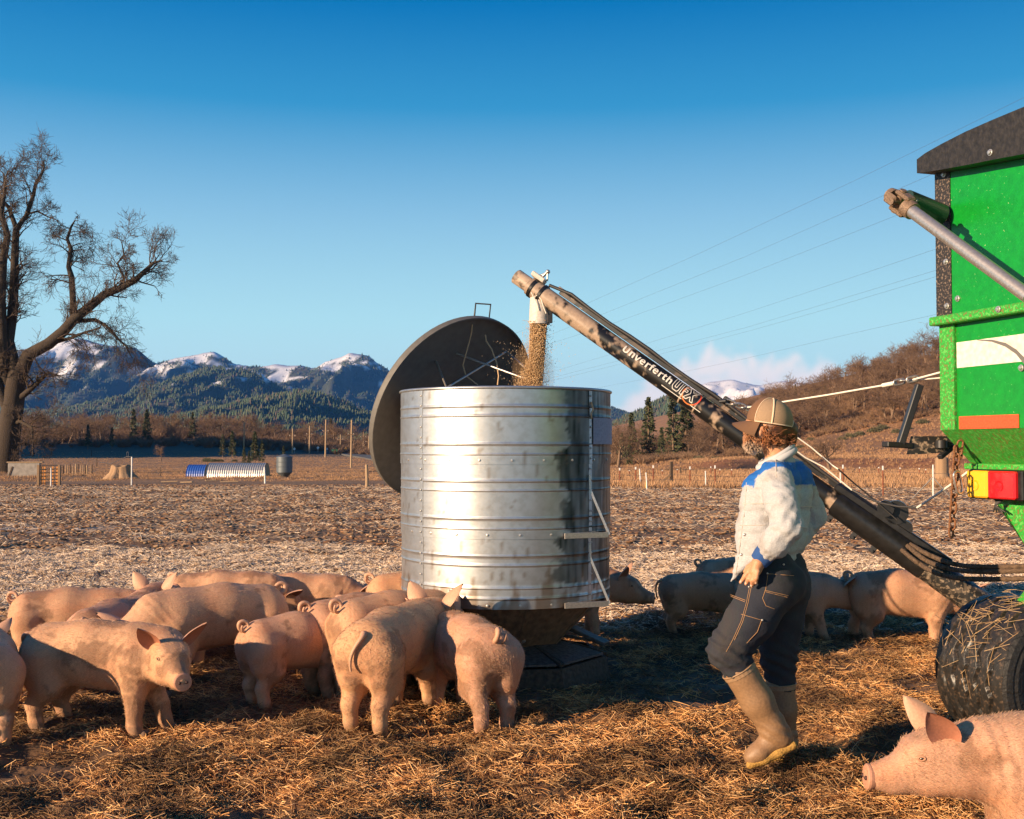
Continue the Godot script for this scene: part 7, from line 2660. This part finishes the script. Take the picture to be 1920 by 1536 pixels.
func build_pigs() -> void:
	M.bristle_mesh = straw_mesh(false)
	var list := [
		{"hairs": 9000, "px": 208, "d": 6.22, "yaw": -8, "s": 1.06, "hy": 50, "hp": -8, "legs": [-0.02, 0.06, 0.0, 0.09], "cell": 0.013, "tail": "hang", "label": "pig standing side on at front left, turning its face to the camera"},
		{"hairs": 9000, "tx": 674, "td": 5.95, "yaw": 72, "s": 1.12, "hy": 10, "hp": 4, "legs": [-0.05, -0.02, 0.05, -0.04], "neck": 0.02, "cell": 0.0135, "tail": "hang", "label": "pig seen from behind at front centre, tail hanging, ears pricked"},
		{"hairs": 9000, "tx": 928, "td": 6.08, "yaw": 114, "s": 1.08, "hy": -6, "hp": 0, "legs": [-0.02, -0.10, 0.03, 0.0], "lift": [0.0, 0.03, 0.0, 0.0], "bend": 0.04, "cell": 0.0135, "label": "pig stepping from behind in front of the trough, rump to the camera"},
		{"hairs": 9000, "px": 1990, "d": 4.05, "yaw": 181, "s": 1.03, "hy": 3, "hp": -6, "ear_dir": Vector3(0.80, 0.22, 0.50), "legs": [0.0, 0.04, 0.0, 0.03], "cell": 0.012, "label": "large pig in the lower right corner, head in profile facing left"},
		{"px": -25, "d": 6.15, "yaw": 118, "s": 1.04, "label": "pig cut off by the left edge, only its rump showing", "tail": "hang"},
		{"tx": 26, "td": 7.65, "yaw": 14, "s": 1.03, "label": "pig at far left behind, curly tail at the picture edge", "hp": -35},
		{"tx": 152, "td": 7.0, "yaw": 76, "s": 1.0, "label": "pig seen from behind at left with both ears standing up", "tail": "hang", "hp": 16, "neck": 0.05},
		{"px": 320, "d": 8.05, "yaw": 25, "s": 1.02, "label": "shaded pig mostly hidden between two others at left", "hp": -40},
		{"px": 392, "d": 7.25, "yaw": 216, "s": 1.16, "label": "big pig behind the front left pig, its head down behind that pig's back", "hp": -40},
		{"tx": 324, "td": 8.55, "yaw": 3, "s": 1.02, "label": "pig farthest back in the left group, only its sunlit back showing", "hp": -40},
		{"tx": 458, "td": 6.68, "yaw": 40, "s": 0.98, "label": "pig with rump and curly tail to the camera, left of the feeding row", "hp": -38},
		{"tx": 472, "td": 8.75, "yaw": 5, "s": 0.98, "label": "pig in the back row facing right, dark ear at its head", "hp": -26},
		{"tx": 572, "td": 6.95, "yaw": 42, "s": 1.10, "label": "pig with tightly curled tail, second from the left in the feeding row", "hp": -35},
		{"tx": 630, "td": 6.72, "yaw": 40, "s": 1.10, "label": "pig with curled tail right behind the front centre pig", "hp": -35},
		{"tx": 638, "td": 7.5, "yaw": 14, "s": 1.08, "label": "pig stretching towards the trough behind the feeding row", "hp": -35},
		{"tx": 692, "td": 8.45, "yaw": 8, "s": 1.08, "label": "sunlit pig half hidden behind the left side of the silo", "hp": -30},
		{"px": 1062, "d": 9.35, "yaw": -12, "s": 1.05, "label": "shaded pig looking out from behind the right side of the silo", "hp": -10, "legs": [0.0, 0.0, 0.04, -0.05]},
		{"tx": 1236, "td": 9.4, "yaw": -3, "s": 0.92, "label": "shaded pig left of the farmer's legs with its head hidden behind him", "hp": -25, "tail": "hang"},
		{"tx": 1306, "td": 10.2, "yaw": -2, "s": 0.98, "label": "pig behind the shaded one left of the farmer, only back and tail showing", "hp": -30},
		{"px": 1478, "d": 9.1, "yaw": -4, "s": 0.96, "label": "shaded pig walking out to the right behind the farmer's legs", "hp": -16, "legs": [0.04, -0.04, 0.07, -0.04]},
		{"tx": 1586, "td": 9.05, "yaw": -4, "s": 1.06, "label": "pig under the auger with its head lowered to the right, half in sun", "hp": -30, "legs": [0.04, -0.05, -0.02, 0.07]},
	]
	for s in list: make_pig(s)

func _ready() -> void:
	# ---- camera
	var cam := Camera3D.new()
	cam.name = "camera"
	add_child(cam)
	cam.position = Vector3(0, EYE, 0)
	cam.rotation_degrees = Vector3(PITCH, 0, 0)
	cam.fov = rad_to_deg(2.0 * atan(768.0 / FOC))
	cam.near = 0.1
	cam.far = 20000.0
	cam.current = true
	# ---- sky, exposure
	var env := Environment.new()
	env.background_mode = Environment.BG_SKY
	env.sky = make_sky()
	env.tonemap_mode = Environment.TONE_MAPPER_LINEAR
	env.tonemap_exposure = 1.88
	env.background_energy_multiplier = 0.555
	env.fog_enabled = true
	env.fog_density = 0.000045
	env.fog_light_color = Color(0.34, 0.62, 1.0)
	env.volumetric_fog_enabled = true     # only for the dust at the spout
	env.volumetric_fog_density = 0.0
	env.sdfgi_enabled = true
	env.ssao_enabled = true
	env.ssil_enabled = true
	var we := WorldEnvironment.new()
	we.name = "environment"
	we.environment = env
	add_child(we)
	# ---- sun
	var sun := DirectionalLight3D.new()
	sun.name = "sun"
	var az := deg_to_rad(SUN_AZ)
	var el := deg_to_rad(SUN_EL)
	var towards := Vector3(cos(az) * cos(el), -sin(el), -sin(az) * cos(el))
	sun.transform = Transform3D(Basis.looking_at(towards, Vector3.UP), Vector3(0, 30, 0))
	sun.light_energy = 1.6
	sun.light_color = Color(1.0, 0.73, 0.47).linear_to_srgb()
	sun.light_angular_distance = 0.5
	sun.shadow_enabled = true
	add_child(sun)
	# ---- noises and materials
	rng.seed = 1
	N1.seed = 3; N1.frequency = 0.01; N1.fractal_octaves = 3
	N2.seed = 7; N2.frequency = 0.01; N2.fractal_octaves = 3
	N3.seed = 9; N3.frequency = 0.01; N3.fractal_octaves = 4
	make_materials()
	# ---- setting
	build_ground()
	build_mountains([
		{"name": "snowy_mountain", "d": 5600.0, "w": 1500.0, "from": -320.0, "to": 1260.0, "fr": 0.22, "snow": 395.0, "band": 150.0, "trees": 24000, "tall": 11.0, "wood": "mountain_forest", "label": "conifer forest thinning into snow on the left mountains", "gap": [760.0, 1130.0],
			"crest": [[-330, 690], [0, 662], [60, 652], [110, 640], [150, 634], [200, 648], [250, 652], [290, 682], [330, 672], [400, 659], [440, 682], [470, 688], [520, 684], [560, 686], [590, 690], [612, 676], [640, 668], [655, 663], [690, 666], [705, 680], [725, 690], [745, 712], [800, 735], [860, 750], [950, 765], [1140, 763], [1165, 772], [1260, 815]]},
		{"name": "snowy_mountain", "d": 6200.0, "w": 1500.0, "from": 1180.0, "to": 2300.0, "fr": 0.22, "snow": 190.0, "band": 120.0, "trees": 3500, "tall": 11.0, "wood": "mountain_forest", "label": "scattered conifers on the snowy mountain above the farmer", "gap": [1760.0, 2300.0],
			"crest": [[1180, 800], [1240, 765], [1280, 735], [1300, 725], [1330, 716], [1375, 712], [1400, 719], [1430, 722], [1470, 714], [1500, 718], [1540, 722], [1600, 735], [1800, 750], [2000, 760], [2300, 775]]},
		{"name": "forested_ridge", "d": 3700.0, "w": 1100.0, "from": -320.0, "to": 1100.0, "fr": 0.32, "snow": 330.0, "band": 160.0, "trees": 27000, "tall": 11.0, "wood": "ridge_forest", "label": "green conifer forest on the middle ridge at left", "gap": [760.0, 1100.0],
			"crest": [[-330, 760], [0, 768], [90, 772], [180, 758], [250, 740], [300, 722], [350, 703], [395, 689], [430, 690], [470, 697], [495, 708], [520, 725], [550, 742], [600, 760], [650, 775], [700, 790], [760, 805], [850, 815], [1100, 826]]},
		{"name": "forested_foothill", "d": 2600.0, "w": 900.0, "from": -320.0, "to": 1800.0, "fr": 0.42, "snow": 9999.0, "band": 1.0, "trees": 30000, "tall": 10.5, "wood": "foothill_forest", "label": "conifer forest covering the low foothills", "gap": [760.0, 1130.0],
			"crest": [[-330, 800], [100, 802], [300, 792], [400, 770], [480, 748], [560, 736], [600, 739], [640, 752], [690, 775], [740, 790], [800, 800], [1000, 812], [1140, 800], [1160, 790], [1200, 770], [1250, 747], [1290, 740], [1330, 750], [1400, 775], [1500, 800], [1800, 825]]},
	])
	build_trees()
	build_farm()
	build_silo()
	build_auger()
	build_cart()
	build_lines()
	build_person()
	build_pigs()
	build_straw()
